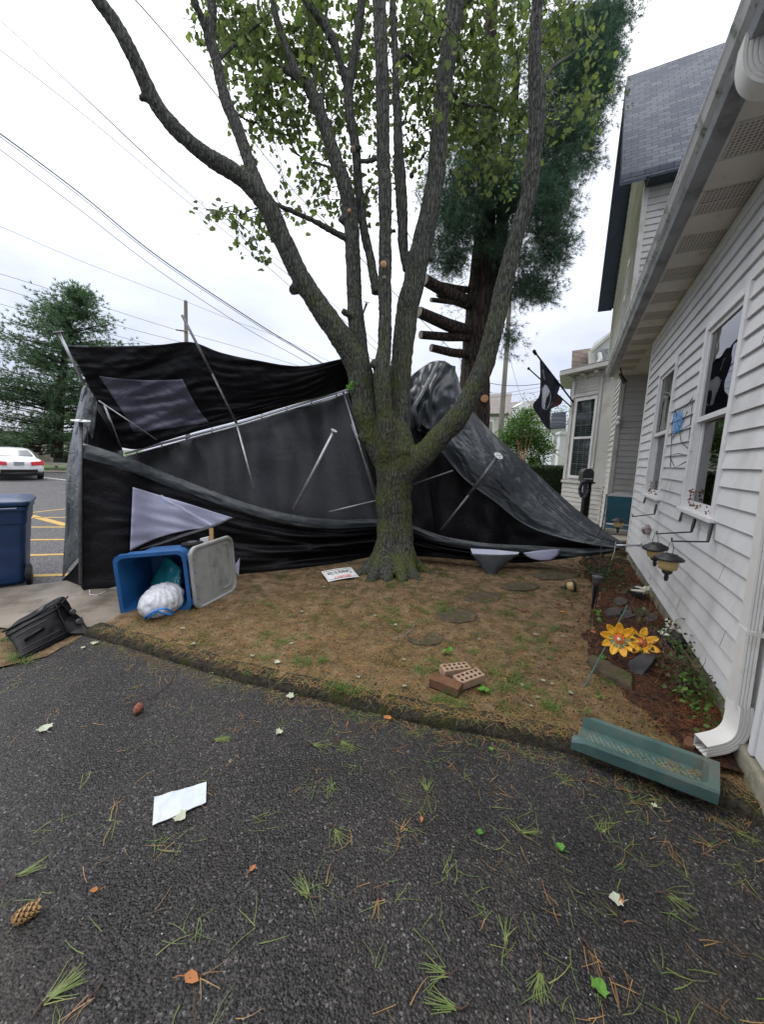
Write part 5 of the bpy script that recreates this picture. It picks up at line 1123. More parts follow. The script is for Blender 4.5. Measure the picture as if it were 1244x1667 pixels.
m.tube([lidp(-.24, .16, .006), lidp(-.235, .22, .008), lidp(-.1, .23, .008), lidp(.15, .23, .008), lidp(.22, .2, .008), lidp(.23, .1, .006)], .008, 6); obj('lid_rib', m, mLid, lid2, raw=True)
wheels(b2, .24, .24, .11)
# bags inside the opening
bg = thing('white_trash_bag', 'white plastic trash bag with blue drawstring spilling out of the tipped bin', 'bag', D(258, 1005, 3.6))
def blob(mb, pts, rad, n=60, mm=36, fn=None):
    c = Vector(pts); 
    b = len(mb.v)
    for i in range(mm+1):
        a = math.pi*i/mm
        for k in range(n):
            t = 2*math.pi*k/n; d = Vector((math.sin(a)*math.cos(t), math.sin(a)*math.sin(t), math.cos(a))); f = 1+.10*noise.noise(d*2.3+c)+.06*noise.noise(d*6+c)+(fn(d) if fn else 0)
            mb.v.append(tuple(c+Vector((d.x*rad[0], d.y*rad[1], d.z*rad[2]))*f))
    for i in range(mm):
        for k in range(n): mb.f.append((b+i*n+k, b+(i+1)*n+k, b+(i+1)*n+(k+1) % n, b+i*n+(k+1) % n))
fold_ = lambda d: .05*math.sin(math.atan2(d.x, d.y)*13+d.z*5)*(.4+.6*abs(d.z))
m = MB(); blob(m, D(268, 974, 3.50), (.17, .17, .15), fn=fold_); blob(m, D(252, 984, 3.36), (.145, .13, .12), fn=fold_); blob(m, D(260, 979, 3.42), (.165, .13, .135), fn=fold_); bo = obj('bag_body', m, mBag, bg, smooth=True)
rm_ = bo.modifiers.new('r', 'REMESH'); rm_.mode = 'VOXEL'; rm_.voxel_size = .008; rm_.use_smooth_shade = True; rs_ = bo.modifiers.new('s', 'SMOOTH'); rs_.iterations = 4
m = MB(); 
m.tube([D(x, y, Y-.19) for x, y, Y in ((234, 1006, 3.44), (244, 1000, 3.39), (252, 994, 3.37), (262, 998, 3.40), (275, 1001, 3.46), (284, 997, 3.52), (270, 991, 3.40), (258, 991, 3.37), (250, 1000, 3.38), (240, 1008, 3.42))], .0085, 6); obj('drawstring', m, mCordB, bg, smooth=True)
tg = thing('teal_bag', 'teal printed plastic bag behind the white trash bag inside the tipped bin', 'bag', D(268, 945, 4.0))
m = MB(); tq = Surf([[(272, 905, 3.88), (284, 915, 3.82), (294, 925, 3.76)], [(258, 930, 3.86), (275, 938, 3.76), (293, 945, 3.70)], [(246, 952, 3.82), (270, 958, 3.70), (294, 962, 3.66)]], lambda u, v: .02*nf(u, v, 5, 5)); obj('bag_body', tq.mesh(14, 14), mTeal, tg, smooth=True, solid=.05)
m = MB()
for k in range(6):
    v = .28+.12*k; m.tube([tq.at(.92-.0*k, v, .03), tq.at(.5, v+.05, .03), tq.at(.15+.05*k, v+.10, .03)], .0045 if k % 2 else .0025, 4)
obj('print', m, mFlagW, tg)
tk_ = thing('wood_stake', 'short pale wooden stake propping the window flap behind the grey lid', 'stake', D(347, 878, 4.05)); m = MB(); m.prism([D(340, 861, 4.05), D(346, 860, 4.05), D(347, 890, 4.05), D(342, 890, 4.05)], (0, .02, 0)); obj('stick', m, mWood, tk_)
tk_ = thing('foam_block', 'small white block between the stake and the grey lid', 'block', D(332, 878, 4.06)); m = MB(); m.prism([D(325, 877, 4.06), D(339, 874, 4.06), D(340, 890, 4.06), D(326, 892, 4.06)], (0, .05, 0)); obj('block', m, mPlate, tk_, bevel=.004)
# ================================================================== SUITCASE
A = D(4, 1030, 2.72); Bq = G(36, 1076, 0.015); Cq = G(110, 1036, .02); Dq = D(88, 984, 2.98)
ref = (A+Bq+Cq+Dq)/4; back = Vector((-.16, .30, -.03))
suit = thing('suitcase', 'scuffed black soft-sided suitcase tipped over on the verge beside the driveway', 'suitcase', (Bq+Cq)/2)
V8 = [Bq, Cq, Cq+Vector((-.08, .27, .0)), Bq+Vector((-.12, .24, .0)), A, Dq, D(104, 966, 3.28), D(22, 1012, 3.02)]
m = MB(); n = 26
def rq(q, r=.26):
    q = Vector([2*x-1 for x in q]); c = Vector([max(-(1-r), min(1-r, x)) for x in q]); d = q-c
    big = max(abs(x) for x in q)
    if d.length > 1e-6 and big <= 1.0001: q = c+d.normalized()*r
    return [(x+1)/2 for x in q]
def tri(u, v, w): # trilinear box point
    u, v, w = rq((u, v, w))
    b0 = V8[0].lerp(V8[1], u).lerp(V8[3].lerp(V8[2], u), v); t0 = V8[4].lerp(V8[5], u).lerp(V8[7].lerp(V8[6], u), v); p = b0.lerp(t0, w)
    c = sum(V8, Vector())/8; bul = .035*(1-(2*u-1)**4)*(1-(2*v-1)**4)*(1-(2*w-1)**4); k = (p-c); return p+k.normalized()*(.010*math.sin(math.pi*u)*math.sin(math.pi*w)+.014*noise.noise(p*7)+.007*noise.noise(p*19)) 
for f in range(6):
    P = []
    for i in range(n+1):
        row = []
        for j in range(n+1):
            a, b = i/n, j/n; row.append(tri(*[(a, b, 0), (a, b, 1), (a, 0, b), (a, 1, b), (0, a, b), (1, a, b)][f]))
        P.append(row)
    m.grid(P)
obj('shell', m, mCase, suit, smooth=True)
m = MB()
for w in (.14, .86): m.tube([tri(u/12, -.01, w) for u in range(13)], .007, 6); m.tube([tri(1.01, v/8, w) for v in range(9)], .007, 6)
for w in (.14,): m.tube([tri(-.01, v/8, w) for v in range(9)], .007, 6)
m.tube([tri(u/12, .03, 1.01) for u in range(13)]+[tri(1.01, .03, 1-w/8) for w in range(9)], .008, 6); obj('piping', m, mRub, suit, smooth=True)
m = MB(); m.tube([tri(.28, -.02, .50), tri(.30, -.09, .53), tri(.62, -.09, .57), tri(.64, -.02, .54)], .011, 8); obj('handle', m, mRub, suit, smooth=True)
m = MB(); m.tube([tri(u/8, -.012, .72) for u in range(1, 7)], .0025, 5); m.tube([tri(u/8, -.012, .30) for u in range(1, 8)], .0025, 5); obj('zip', m, mat('dark_zip', (.04, .04, .04), rough=.5), suit)
m = MB(); a = Cq+Vector((.0, .02, 0)); m.hexa([tri(1, .1, 0), D(150, 1032, 3.02), D(146, 1018, 3.25), tri(1, .9, 0), tri(1, .1, .42), D(136, 1016, 3.08), D(131, 1005, 3.28), tri(1, .9, .45)]); obj('wheel_base', m, mRub, suit, bevel=.012)
for (x, y, Y) in ((118, 996, 3.12), (128, 1012, 3.05)):
    m = MB(); m.lathe(D(x, y, Y), [(.02, -.015), (.026, 0), (.02, .015)], 12, axis=(.9, -.3, .3)); obj('wheel', m, mat('dull_wheel', (.05, .05, .05), rough=.6), suit)
m = MB(); m.tube([tri(1.01, .3, .95), tri(1.05, .4, .7), tri(1.05, .5, .4)], .010, 6); obj('strap', m, mCase, suit)
m = MB(); P = [tri(.58, .25, 1.02), tri(.70, .25, 1.02), tri(.70, .6, 1.02), tri(.58, .6, 1.02)]; m.prism(P, (0, 0, .002)); obj('tag', m, mSteelD, suit)
# ================================================================== TEXT helper
def text_mesh(s, bold=0, spacing=1.0):
    cu = bpy.data.curves.new('t', 'FONT'); cu.body = s; cu.size = 1; cu.align_x = 'CENTER'; cu.align_y = 'CENTER'; cu.offset = bold; cu.space_character = spacing
    o = bpy.data.objects.new('t', cu); scene.collection.objects.link(o); dg = bpy.context.evaluated_depsgraph_get(); dg.update()
    me = o.evaluated_get(dg).to_mesh(); v = [tuple(x.co) for x in me.vertices]; f = [tuple(p.vertices) for p in me.polygons]
    o.evaluated_get(dg).to_mesh_clear(); bpy.data.objects.remove(o); bpy.data.curves.remove(cu); return v, f
def put_text(mb, s, fn, size, bold=0, width=None):
    v, f = text_mesh(s, bold); xs = [a[0] for a in v]; w = max(xs)-min(xs); k = size if width is None else None
    sx = size if width is None else width/w
    mb.add([fn(a[0]*sx, a[1]*size) for a in v], f)
# sign by the tree
sg = thing('camera_notice_sign', 'small white notice plate lying upside down on the soil left of the maple trunk', 'sign', G(555, 937, .06))
tl, trr, brr, bll = G(528, 931, .115), G(576, 923, .125), G(580, 940, .065), G(530, 947, .06)
cS = (tl+trr+brr+bll)/4; xa = ((trr+brr)/2-(tl+bll)/2); ya = ((tl+trr)/2-(bll+brr)/2); nS = xa.cross(ya).normalized(); wS, hS = xa.length, ya.length; xa.normalize(); ya = nS.cross(xa)
def sp(x, y, o=.004): return cS+xa*x+ya*y+nS*(o+.012*math.cos(x/wS*3))
m = MB(); P = [[sp(-wS/2+wS*i/12, -hS/2+hS*j/4, 0) for i in range(13)] for j in range(5)]; m.grid(P); obj('plate', m, mSignW, sg, solid=.003)
m = MB()
for (x0, x1, y0, y1) in ((-.46, .46, .38, .41), (-.46, .46, -.41, -.38), (-.46, -.455, -.38, .38), (.455, .46, -.38, .38)):
    for i in range(8): a0 = x0+(x1-x0)*i/8; a1 = x0+(x1-x0)*(i+1)/8; m.add([sp(a0*wS, y0*hS), sp(a1*wS, y0*hS), sp(a1*wS, y1*hS), sp(a0*wS, y1*hS)], [(0, 1, 2, 3)])
put_text(m, 'Cameras In Use', lambda x, y: sp(-x, -(y-.12*hS)), hS*.46, .012, wS*.78); obj('lettering', m, mInk, sg)
m = MB(); put_text(m, 'SECURITY', lambda x, y: sp(-x, -(y+.28*hS)+.0), hS*.26, .02, wS*.55)
m.v = [v for v in m.v]; obj('red_lettering', m, mRed, sg)
# white sheet on the driveway
pp = thing('white_sheet', 'blank white rectangular sheet lying on the driveway asphalt', 'sheet', G(290, 1310, .005))
m = MB(); cc = [G(248, 1345, .006), G(335, 1308, .006), G(336, 1275, .006), G(251, 1298, .006)]; P = []
for j in range(9):
    P.append([cc[0].lerp(cc[1], i/12).lerp(cc[3].lerp(cc[2], i/12), j/8)+Vector((0, 0, .003+.006*noise.noise(Vector((i*.4, j*.4, 3))) + .004*(i/12)**4)) for i in range(13)])
m.grid(P); obj('sheet', m, mPaper, pp, solid=.003)
# ================================================================== BRICKS
def brick(name, label, m_, holes, loc, rz, rot=None):
    o = thing(name, label, 'brick', loc, rot=rot if rot else (0, 0, rz), group='three loose bricks on the soil' )
    m = MB(); m.box((0, 0, .03), (.105, .047, .03)); b_ = obj('body', m, m_, o, raw=True, bevel=.004)
    if holes:
        m = MB()
        for i in range(5):
            for j in (-1, 1): m.lathe((-.076+.038*i, .020*j, 0), [(.0115, .058), (.0115, .0608)], 14)
        obj('core_hole', m, mHole, o, raw=True)
    return o
Pr = G(728, 1118, .055); Pt1 = G(740, 1097, .055); Pt2 = G(752, 1108, .06)
aR = (G(757, 1130, .055)-G(700, 1108, .055)); brick('brick', 'mossy red solid brick, lowest of the three, no holes', mBrickR, False, G(726, 1121, .055), math.atan2(aR.y, aR.x))
aT = G(765, 1084, .1)-G(718, 1090, .1); brick('brick', 'tan brick with two rows of holes lying behind the red brick', mBrickT, True, G(741, 1097, .06), math.atan2(aT.y, aT.x))
aU = G(782, 1098, .1)-G(742, 1110, .1); brick('brick', 'tan brick with holes tipped against the red brick at the right', mBrickT, True, G(764, 1114, .062)+Vector((0, .02, 0)), 0, rot=(R_(4), R_(-3), math.atan2(aU.y, aU.x)))
# ================================================================== SPLASH BLOCK
sA, sB, sC, sD_ = G(931, 1203, .125), G(1172, 1293, .115), G(1172, 1243, .115), G(953, 1165, .125)
spk = thing('splash_block', 'green plastic splash block with diamond tread under the downspout outlet', 'splash block', (sA+sB+sC+sD_)/4-Vector((0, 0, .05)))
def sbp(u, v, z): p = sA.lerp(sB, u).lerp(sD_.lerp(sC, u), v); return p+Vector((0, 0, z))
m = MB(); secs = []; P = []
prof = [(0, -.055), (0, .0), (.025, .010), (.12, .006), (.19, -.045), (.5, -.050), (.81, -.045), (.88, .006), (.975, .010), (1, 0), (1, -.055)]
for i in range(31):
    u = i/30; row = []
    for (v, z) in prof:
        vv_ = .5+(v-.5)*(1.0 if u < .92 else 1.0); zz = z
        if u > .93 and .1 < v < .9: zz = .008
        elif u > .90 and .1 < v < .9: zz = -.012
        if u < .10 and (v <= .1 or v >= .9) and z > -.05: zz = z-.018*(1-u/.10)
        row.append(sbp(u, vv_, zz+.012*(v in (0, 1) and 0)))
    P.append(row)
m.grid(P); m.f.append(tuple(len(prof)*30+k for k in range(len(prof))))
obj('tray', m, mGreenP, spk, solid=.004)
m = MB()
for k in range(-6, 23):
    for s in (1, -1):
        seg = []
        for q in range(9):
            v = .19+.62*q/8; u = k*.045+s*(v-.5)*.28+.03
            if .06 < u < .89: seg.append(sbp(u, v, -.047))
        if len(seg) > 1: m.tube(seg, .0028, 4)
obj('tread', m, mat('worn_tread', (.10, .16, .14), (.17, .23, .20), rough=.6, scale=14), spk)
# ================================================================== GARDEN THINGS
# yellow spinner flowers on a leaning stake
fl_ = thing('flower_spinner', 'pair of yellow metal flower spinners with orange centres on a leaning green stake', 'garden ornament', G(952, 1118, .06))
m = MB(); m.tube([G(952, 1118, .05), D(985, 1055, 2.72), D(1004, 1020, 2.95), D(1022, 985, 3.15)], .005, 6); obj('stake', m, mat('green_stake', (.05, .12, .10), rough=.5), fl_)
def flower(par, c, nrm, r, npet, leafy, rot0=0, nm='blossom'):
    q = Vector((0, 0, 1)).rotation_difference(nrm.normalized()); m = MB()
    for k in range(npet):
        a = rot0+2*math.pi*k/npet; P = []
        for i in range(7):
            f = i/6; rr = r*(.30+.70*f); w = r*.235*math.sin(math.pi*min(1, .16+f*.80))**.7; lift = r*(.10+.22*f*f)+random.uniform(-.003, .003)
            P.append([c+q @ Vector((math.cos(a)*rr-math.sin(a)*w*s, math.sin(a)*rr+math.cos(a)*w*s, lift+abs(s)*r*.07)) for s in (-1, -.5, 0, .5, 1)])
        m.grid(P)
    b_ = obj(nm, m, mPetal, par, smooth=True, solid=.001)
    m = MB()
    for k in range(10):
        a = 2*math.pi*k/10; m.ball(c+q @ Vector((math.cos(a)*r*.22, math.sin(a)*r*.22, r*.14)), (r*.09,)*3, 8, 5)
    m.ball(c+q @ Vector((0, 0, r*.1)), (r*.22,)*3, 10, 6); obj('flower_centre', m, mOrange, b_, smooth=True)
    if leafy:
        m = MB(); m.ball(c+q @ Vector((0, 0, r*.30)), (r*.10,)*3, 8, 6); obj('bead', m, mPlate, b_, smooth=True)
        m = MB()
        for k in range(5):
            a = rot0+2.4+k*.72; P = []
            for i in range(5):
                f = i/4; rr = r*(.25+.45*f); w = r*.16*math.sin(math.pi*min(1, .2+f*.78))
                P.append([c+q @ Vector((math.cos(a)*rr-math.sin(a)*w*s, math.sin(a)*rr+math.cos(a)*w*s, r*.16)) for s in (-1, 0, 1)])
            m.grid(P)
        obj('leaf', m, mLeafGr, b_, smooth=True)
toC = lambda c: (CAM-c).normalized()
c1 = D(1009, 1040, 2.72); flower(fl_, c1, toC(c1)+Vector((-.15, -.1, -.1)), .125, 9, True, .3)
c2 = D(1044, 1047, 2.86); flower(fl_, c2, toC(c2)+Vector((.35, .1, .2)), .125, 7, False, .1)
# animal-shaped planter, black and cream
def planter(P, label, s=1.0, rz=0):
    o = thing('animal_planter', label, 'planter', P, rz, group='black and cream animal planters by the foundation')
    m = MB(); m.lathe((0, 0, 0), [(.055, 0), (.085, .03), (.10, .08), (.095, .125), (.088, .13), (.080, .12), (.07, .06)], 22); obj('bowl', m, mPot, o, raw=True, smooth=True)
    m = MB(); 
    P_ = [(math.cos(a)*.098, math.sin(a)*.098, .122+.012*math.sin(a*2)) for a in np.linspace(-.6, math.pi*1.35, 18)]; m.tube(P_, [.012+.012*math.sin(math.pi*i/17) for i in range(18)], 8); obj('rim_stripe', m, mBone, o, raw=True, smooth=True)
    m = MB(); m.ball((0, .10, .17), (.045, .05, .042), 12, 8); m.ball((0, .065, .155), (.022, .03, .02), 10, 6); m.ball((-.032, .12, .205), (.014, .01, .018), 8, 5); m.ball((.032, .12, .205), (.014, .01, .018), 8, 5); hd = obj('head', m, mBone, o, raw=True, smooth=True)
    m = MB(); m.ball((.018, .07, .19), (.018, .016, .016), 8, 5); m.ball((0, .038, .152), (.009, .007, .007), 8, 5); m.ball((-.018, .07, .188), (.012, .012, .012), 8, 5); obj('face_marks', m, mPot, hd, raw=True, smooth=True)
    m = MB(); m.lathe((0, 0, .085), [(.07, 0), (.03, .01)], 14); obj('potting_soil', m, mBed, o, raw=True)
    o.scale = (s, s, s); return o
planter(G(1100, 1060, .07)+Vector((.02, .06, 0)), 'cream and black animal planter with a green plant inside, behind the yellow spinner flowers', .95, R_(-20))
LPp = [G(1103, 1052, .17)+Vector((random.gauss(0, .03), random.gauss(0, .03), random.uniform(-.02, .03))) for _ in range(14)]
o = leaves('seedling', LPp, .035, mLeafG, None); tag(o, 'small green seedling growing inside the cream and black planter', 'plant')
planter(Hs(5.15, .85, .07), 'small black and white animal planter lying far along the foundation under the pole foot', .8, R_(200))
pt_ = thing('clay_pot', 'small grey-brown square pot half buried beside the cream and black planter', 'pot', G(1067, 1042, .06)); m = MB()
m.lathe(G(1067, 1042, .05), [(.04, 0), (.055, .09), (.058, .10), (.05, .10), (.04, .05)], 4); obj('pot', m, mStoneG, pt_, bevel=.003)
# fallen lantern on the soil, toppled wire stand
fl2 = lantern(G(938, 960, .06)+Vector((0, 0, .045)), 'amber lantern with black cap fallen on the soil beside the dark tent edge', .9, (R_(10), R_(78), R_(-10)))
ws = thing('wire_basket_stand', 'thin black wire stand with a small metal cup at the edge of the bed', 'stand', G(965, 1020, .06))
m = MB(); m.tube([G(961, 1022, .04), D(966, 960, 3.5), D(968, 936, 3.52)], .004, 5); m.tube([G(969, 992, .04), D(975, 960, 3.7), D(977, 940, 3.7)], .006, 5); m.tube([D(976, 940, 3.7), D(979, 900, 3.75), D(981, 870, 3.8)], .004, 5); m.tube([D(960, 934, 3.5), D(970, 934, 3.5), D(981, 936, 3.7)], .004, 5); obj('wire', m, mBlackM, ws)
m = MB(); c = D(972, 945, 3.6); m.lathe(c, [(.020, -.05), (.034, .0), (.044, .035), (.046, .045), (.038, .045)], 16); obj('cup', m, mSteelD, ws, smooth=True)
m = MB(); m.tube([c+Vector((0, 0, -.04)), c+Vector((0, .01, -.16)), c+Vector((.0, .02, -.30))], [.022, .02, .012], 8); obj('stem', m, mRub, ws)
# leafy little seedlings in the bed edge
def seedling(x, y, n, s, label, sz=.035):
    P = [G(x, y, .07)+Vector((random.gauss(0, s), random.gauss(0, s), random.uniform(0, s*1.3))) for _ in range(n)]
    o = leaves('weed_seedling', P, sz, mLeafG, None, droop=0); return tag(o, label, 'plant', 'green seedlings')
seedling(972, 997, 9, .028, 'bright green seedling at the foot of the wire stand')
seedling(978, 1012, 7, .022, 'yellow-green seedling in front of the wire stand')
seedling(978, 1072, 7, .022, 'small round-leaved weed left of the yellow spinner flowers')
seedling(976, 1132, 6, .016, 'small weed above the upper right of the splash block', .028)
seedling(950, 1158, 6, .016, 'small weed by the far corner of the splash block', .028); seedling(728, 1062, 4, .018, 'single green weed just behind the three bricks', .05)
seedling(783, 1122, 4, .012, 'green leaf pair right of the tipped tan brick', .05)
# stepping stones, slabs
def slab(name, label, px, th, m_, grp=None, z=.05, irregular=.06, cat='stone', lift=0):
    pts = [G(x, y, z) for x, y in px]; c = sum(pts, Vector())/len(pts); m = MB(); ring = []
    n = len(pts)
    for i in range(n):
        for k in range(5):
            p = pts[i].lerp(pts[(i+1) % n], k/5); ring.append(p+(p-c)*irregular*noise.noise(p*9))
    loft(m, [[Vector((p.x, p.y, z-.03)) for p in ring], [Vector((p.x, p.y, z+th*.7+lift*(p.x-c.x))) for p in ring], [Vector((c.x+(p.x-c.x)*.95, c.y+(p.y-c.y)*.95, z+th+lift*(p.x-c.x))) for p in ring]])
    k = len(ring); m.f.append(tuple(range(len(m.v)-k, len(m.v))))
    o = thing(name, label, cat, (c.x, c.y, z), group=grp); obj('slab', m, m_, o); return o
def ell(cx, cy, rx, ry, n=9): return [(cx+rx*math.cos(2*math.pi*k/n), cy-ry*math.sin(2*math.pi*k/n)) for k in range(n)]
gS = 'flat stepping stones in the soil'
slab('stepping_stone', 'rounded brown stepping stone right of the trunk, middle of the path', ell(785, 973, 31, 10), .006, mStoneG, gS)
slab('stepping_stone', 'mossy stepping stone in front of the rounded one, nearer the bricks', ell(744, 1001, 35, 14), .003, mStoneG, gS)
slab('stepping_stone', 'thin slate stepping stone farthest toward the tent flap', ell(846, 955, 34, 7), .008, mStoneG, gS)
slab('stepping_stone', 'sunken mossy stepping stone nearest the kerb', ell(692, 1038, 30, 12), -.004, mStoneG, gS)
slab('stepping_stone', 'dark stepping stone under the slate tarp tip', ell(905, 937, 40, 7), .010, mStoneG, gS)
slab('edging_slab', 'split weathered edging slab below the yellow spinner flowers', [(955, 1078), (975, 1100), (1030, 1127), (1030, 1107), (985, 1082), (962, 1072)], .045, mStoneG, cat='slab', irregular=.1)
slab('edging_slab', 'broken dark slab piece leaning right of the split edging slab', [(1022, 1084), (1030, 1118), (1060, 1095), (1068, 1086), (1045, 1078)], .06, mat('dark_slate', (.03, .03, .033), (.06, .06, .062), rough=.7, scale=10), cat='slab', lift=.3)
slab('edging_slab', 'long flat brown slab behind the wire stand near the wall', [(1000, 966), (1020, 962), (1045, 953), (1040, 962), (1015, 972)], .04, mStoneG, cat='slab')
slab('reddish_brick', 'reddish brick corner showing under the downspout outlet', [(1112, 1212), (1114, 1222), (1130, 1226), (1134, 1214), (1120, 1206)], .035, mBrickR, cat='brick', irregular=0)
slab('pale_chip', 'pale stone chip in the bed right of the split edging slab', ell(1053, 1121, 8, 5, 6), .012, mBone, cat='stone')
m_k = mat('round_cobble', (.035, .028, .024), (.08, .065, .055), rough=.8, scale=12, bump=.4)
for k, (x, y, rx) in enumerate(((1000, 1002, 17), (1022, 1006, 13), (1042, 1003, 15), (1060, 1012, 12), (1010, 985, 12))):
    o = slab('cobble', 'rounded dark brown stone in the bed behind the yellow spinner flowers', ell(x, y, rx, 7), .05, m_k, 'rounded dark stones behind the spinner flowers', irregular=.1)
# thorny bush by the wall
bs = thing('rose_bush', 'thorny, nearly bare bush with curling stems against the siding beside the downspout', 'bush', Hs(3.05, .86, .07))
m = MB(); LPs = []
root = Hs(3.05, .86, .07)
def stem(p, d, L, r, depth):
    pts = [p]; n = 7
    for k in range(n):
        d = (d+Vector([random.gauss(0, .28) for _ in range(3)])+(-tt*.05 if (pts[-1].dot(tt) > .90) else Vector())).normalized(); q = pts[-1]+d*L/n
        o_ = q.dot(tt)
        if o_ > .94: q = q-tt*(o_-.94)
        pts.append(q)
    m.tube(pts, [r*(1-.7*k/n) for k in range(n+1)], 5)
    if depth > 0:
        for _ in range(4 if depth > 1 else 5):
            k = random.randint(1, n); nd = (d*.4+Vector([random.gauss(0, .8) for _ in range(3)])).normalized(); stem(pts[k], nd, L*random.uniform(.35, .62), r*.55, depth-1)
    else:
        for k in range(2, n+1):
            if random.random() < .30: LPs.append(pts[k]+Vector([random.gauss(0, .01) for _ in range(3)]))
for d in ((dd*.35+Vector((0, 0, 1)))*1, dd*-.1+Vector((0, 0, 1)), dd*.9+Vector((0, 0, .9)), dd*1.1+Vector((0, 0, .55)), dd*.6-tt*.3+Vector((0, 0, .7))): stem(root+Vector((random.gauss(0, .02), random.gauss(0, .02), 0)), d.normalized(), random.uniform(.40, .55), .007, 2)
stem(root, (dd*.9+Vector((0, 0, .85))).normalized(), .75, .008, 2)
obj('stem', m, mTwig, bs); obj_l = leaves('leaf', LPs, .024, leafmat('dusty_leaves', [(.04, .06, .02), (.10, .12, .04), (.09, .045, .03)], .2), bs)
LPg = [Hs(random.gauss(2.98, .20), random.gauss(.84, .05), random.uniform(.08, .26)) for _ in range(330)]
o = leaves('ground_cover', LPg, .030, mBush, None, shape=[(0, 0), (.3, .35), (.25, .7), (0, 1), (-.25, .7), (-.3, .35)]); tag(o, kind='stuff', label='low green ground cover along the foundation below the rose bush', cat='ground cover')
LPg = [Hs(random.gauss(5.9, .45), random.gauss(.55, .16), random.uniform(.05, .30)) for _ in range(700)]+[Hs(random.gauss(3.7, .22), random.gauss(.88, .04), random.uniform(.08, .30)) for _ in range(130)]
o = leaves('ivy', LPg, .032, mHedge, None, shape=[(0, 0), (.4, .35), (.25, .7), (0, 1), (-.25, .7), (-.4, .35)]); tag(o, kind='stuff', label='dark leafy ivy in the bed behind the tarp tip', cat='ivy')
ck = thing('corrugated_edging', 'pale wavy sheet of edging lying behind the tent near the wall', 'edging', D(950, 903, 5.9)); m = MB()
m.grid([[D(908+58*i/30, 905-6*math.sin(i/30*3)+k*5, 5.9)+Vector((0, 0, .016*math.sin(i*1.2))) for i in range(31)] for k in range(2)]); obj('sheet', m, mat('pale_panel', (.36, .35, .27), rough=.7), ck, solid=.006)
# ================================================================== PORCH FURNITURE
ch = thing('sling_chair', 'teal mesh sling chair in the porch recess behind the slate tarp tip', 'chair', D(1008, 890, 7.0)*1.0)
c = D(1010, 858, 7.0); c.z = .46
X = (tt*.75-dd*.66).normalized(); Yv = Vector((-X.y, X.x, 0)); X, Yv = tt.copy(), dd.copy()
def cp(a, b, z): return c+X*a+Yv*b+Vector((0, 0, z))
m = Surf.__new__(Surf)
m = MB(); P = [[cp(-.24+.48*i/6, -.24+.46*j/4, .0-.02*math.sin(math.pi*j/4)) for i in range(7)] for j in range(5)]; m.grid(P); obj('seat', m, mTealS, ch, solid=.01)
m = MB(); P = [[cp(-.23+.46*i/6, .24+.14*j/5, .03+.52*j/5) for i in range(7)] for j in range(6)]; m.grid(P); obj('backrest', m, mTealS, ch, solid=.01)
for s in (-1, 1):
    m = MB(); m.tube([cp(s*.27, -.25, -.42), cp(s*.27, -.26, .16), cp(s*.27, -.20, .20), cp(s*.27, .22, .21), cp(s*.26, .30, .26), cp(s*.25, .40, .58)], .014, 8); m.tube([cp(s*.27, .28, -.42), cp(s*.27, .25, .2)], .014, 8); obj('frame', m, mSteelD, ch, smooth=True)
m = MB(); 
for j in range(9): m.tube([cp(-.22+.055*j, -.25, -.02), cp(-.20+.055*j, -.27, -.05)], .008, 4)
m.tube([cp(-.26, -.255, -.015), cp(.26, -.255, -.015)], .013, 6); obj('seat_lacing', m, mTan, ch)
tb_ = thing('white_plastic_table', 'low white plastic table under the front of the teal chair', 'table', cp(-.1, -.62, -.46))
m = MB(); m.box(cp(-.05, -.50, -.13), (.30, .22, .015)); obj('tabletop', m, mTan, tb_, bevel=.006)
for a in (-1, 1):
    for b in (-1, 1): m = MB(); m.box(cp(-.05+a*.26, -.50+b*.18, -.30), (.02, .02, .155)); obj('leg', m, mTrim, tb_)
wc = thing('white_resin_chair', 'white resin chair with arched back behind the teal chair', 'chair', cp(.1, .75, -.46))
m = MB(); P = [[cp(.05+.25*math.cos(a), .95, -.02+.50*k/4+.12*math.sin(a)*k/4) for a in np.linspace(math.pi, 0, 13)] for k in range(5)]; m.grid(P); obj('backrest', m, mTrim, wc, solid=.012)
m = MB(); m.box(cp(.05, .72, -.03), (.24, .22, .012)); obj('seat', m, mTrim, wc, bevel=.005)
for a in (-1, 1):
    for b in (-1, 1): m = MB(); m.tube([cp(.05+a*.22, .72+b*.2, -.04), cp(.05+a*.24, .72+b*.22, -.44)], .018, 6); obj('leg', m, mTrim, wc)
# mailbox on a post with a wreath
mbx = thing('mailbox_on_post', 'black mailbox on a black wooden post in front of the canted bay', 'mailbox', (D(958, 840, 7.6).x, D(958, 840, 7.6).y, 0))
mc = D(955, 774, 7.6); m = MB(); ring = []
sd_ = Vector((.93, -.30, 0)).normalized(); fd_ = Vector((-.30, -.93, 0)).normalized()
prof_ = [(-.10, -.12)]+[(.10*math.cos(a), .04+.10*math.sin(a)) for a in np.linspace(math.pi, 0, 12)]+[(.10, -.12)]
for k in (.2, -.22): ring.append([mc+sd_*a+Vector((0, 0, b))+fd_*k for a, b in prof_])
loft(m, ring); n = len(prof_); m.f.append(tuple(range(n))[::-1]); m.f.append(tuple(range(n, 2*n))); obj('box', m, mBlackM, mbx)
m = MB(); m.tube([mc+sd_*-.085+fd_*.205+Vector((0, 0, -.06)), mc+sd_*.085+fd_*.205+Vector((0, 0, -.06))], .006, 4); obj('door_seam', m, mPlate, mbx)
pc = mc+sd_*.04-Vector((0, 0, .12)); m = MB(); m.box((pc.x, pc.y, (pc.z)/2), (.055, .055, pc.z/2)); m.box((pc.x, pc.y, pc.z-.02), (.10, .10, .015)); obj('post', m, mRub, mbx)
m = MB(); m.ball(mc+sd_*.09+Vector((0, 0, .16)), (.03, .03, .04), 8, 6); obj('finial', m, mBone, mbx)
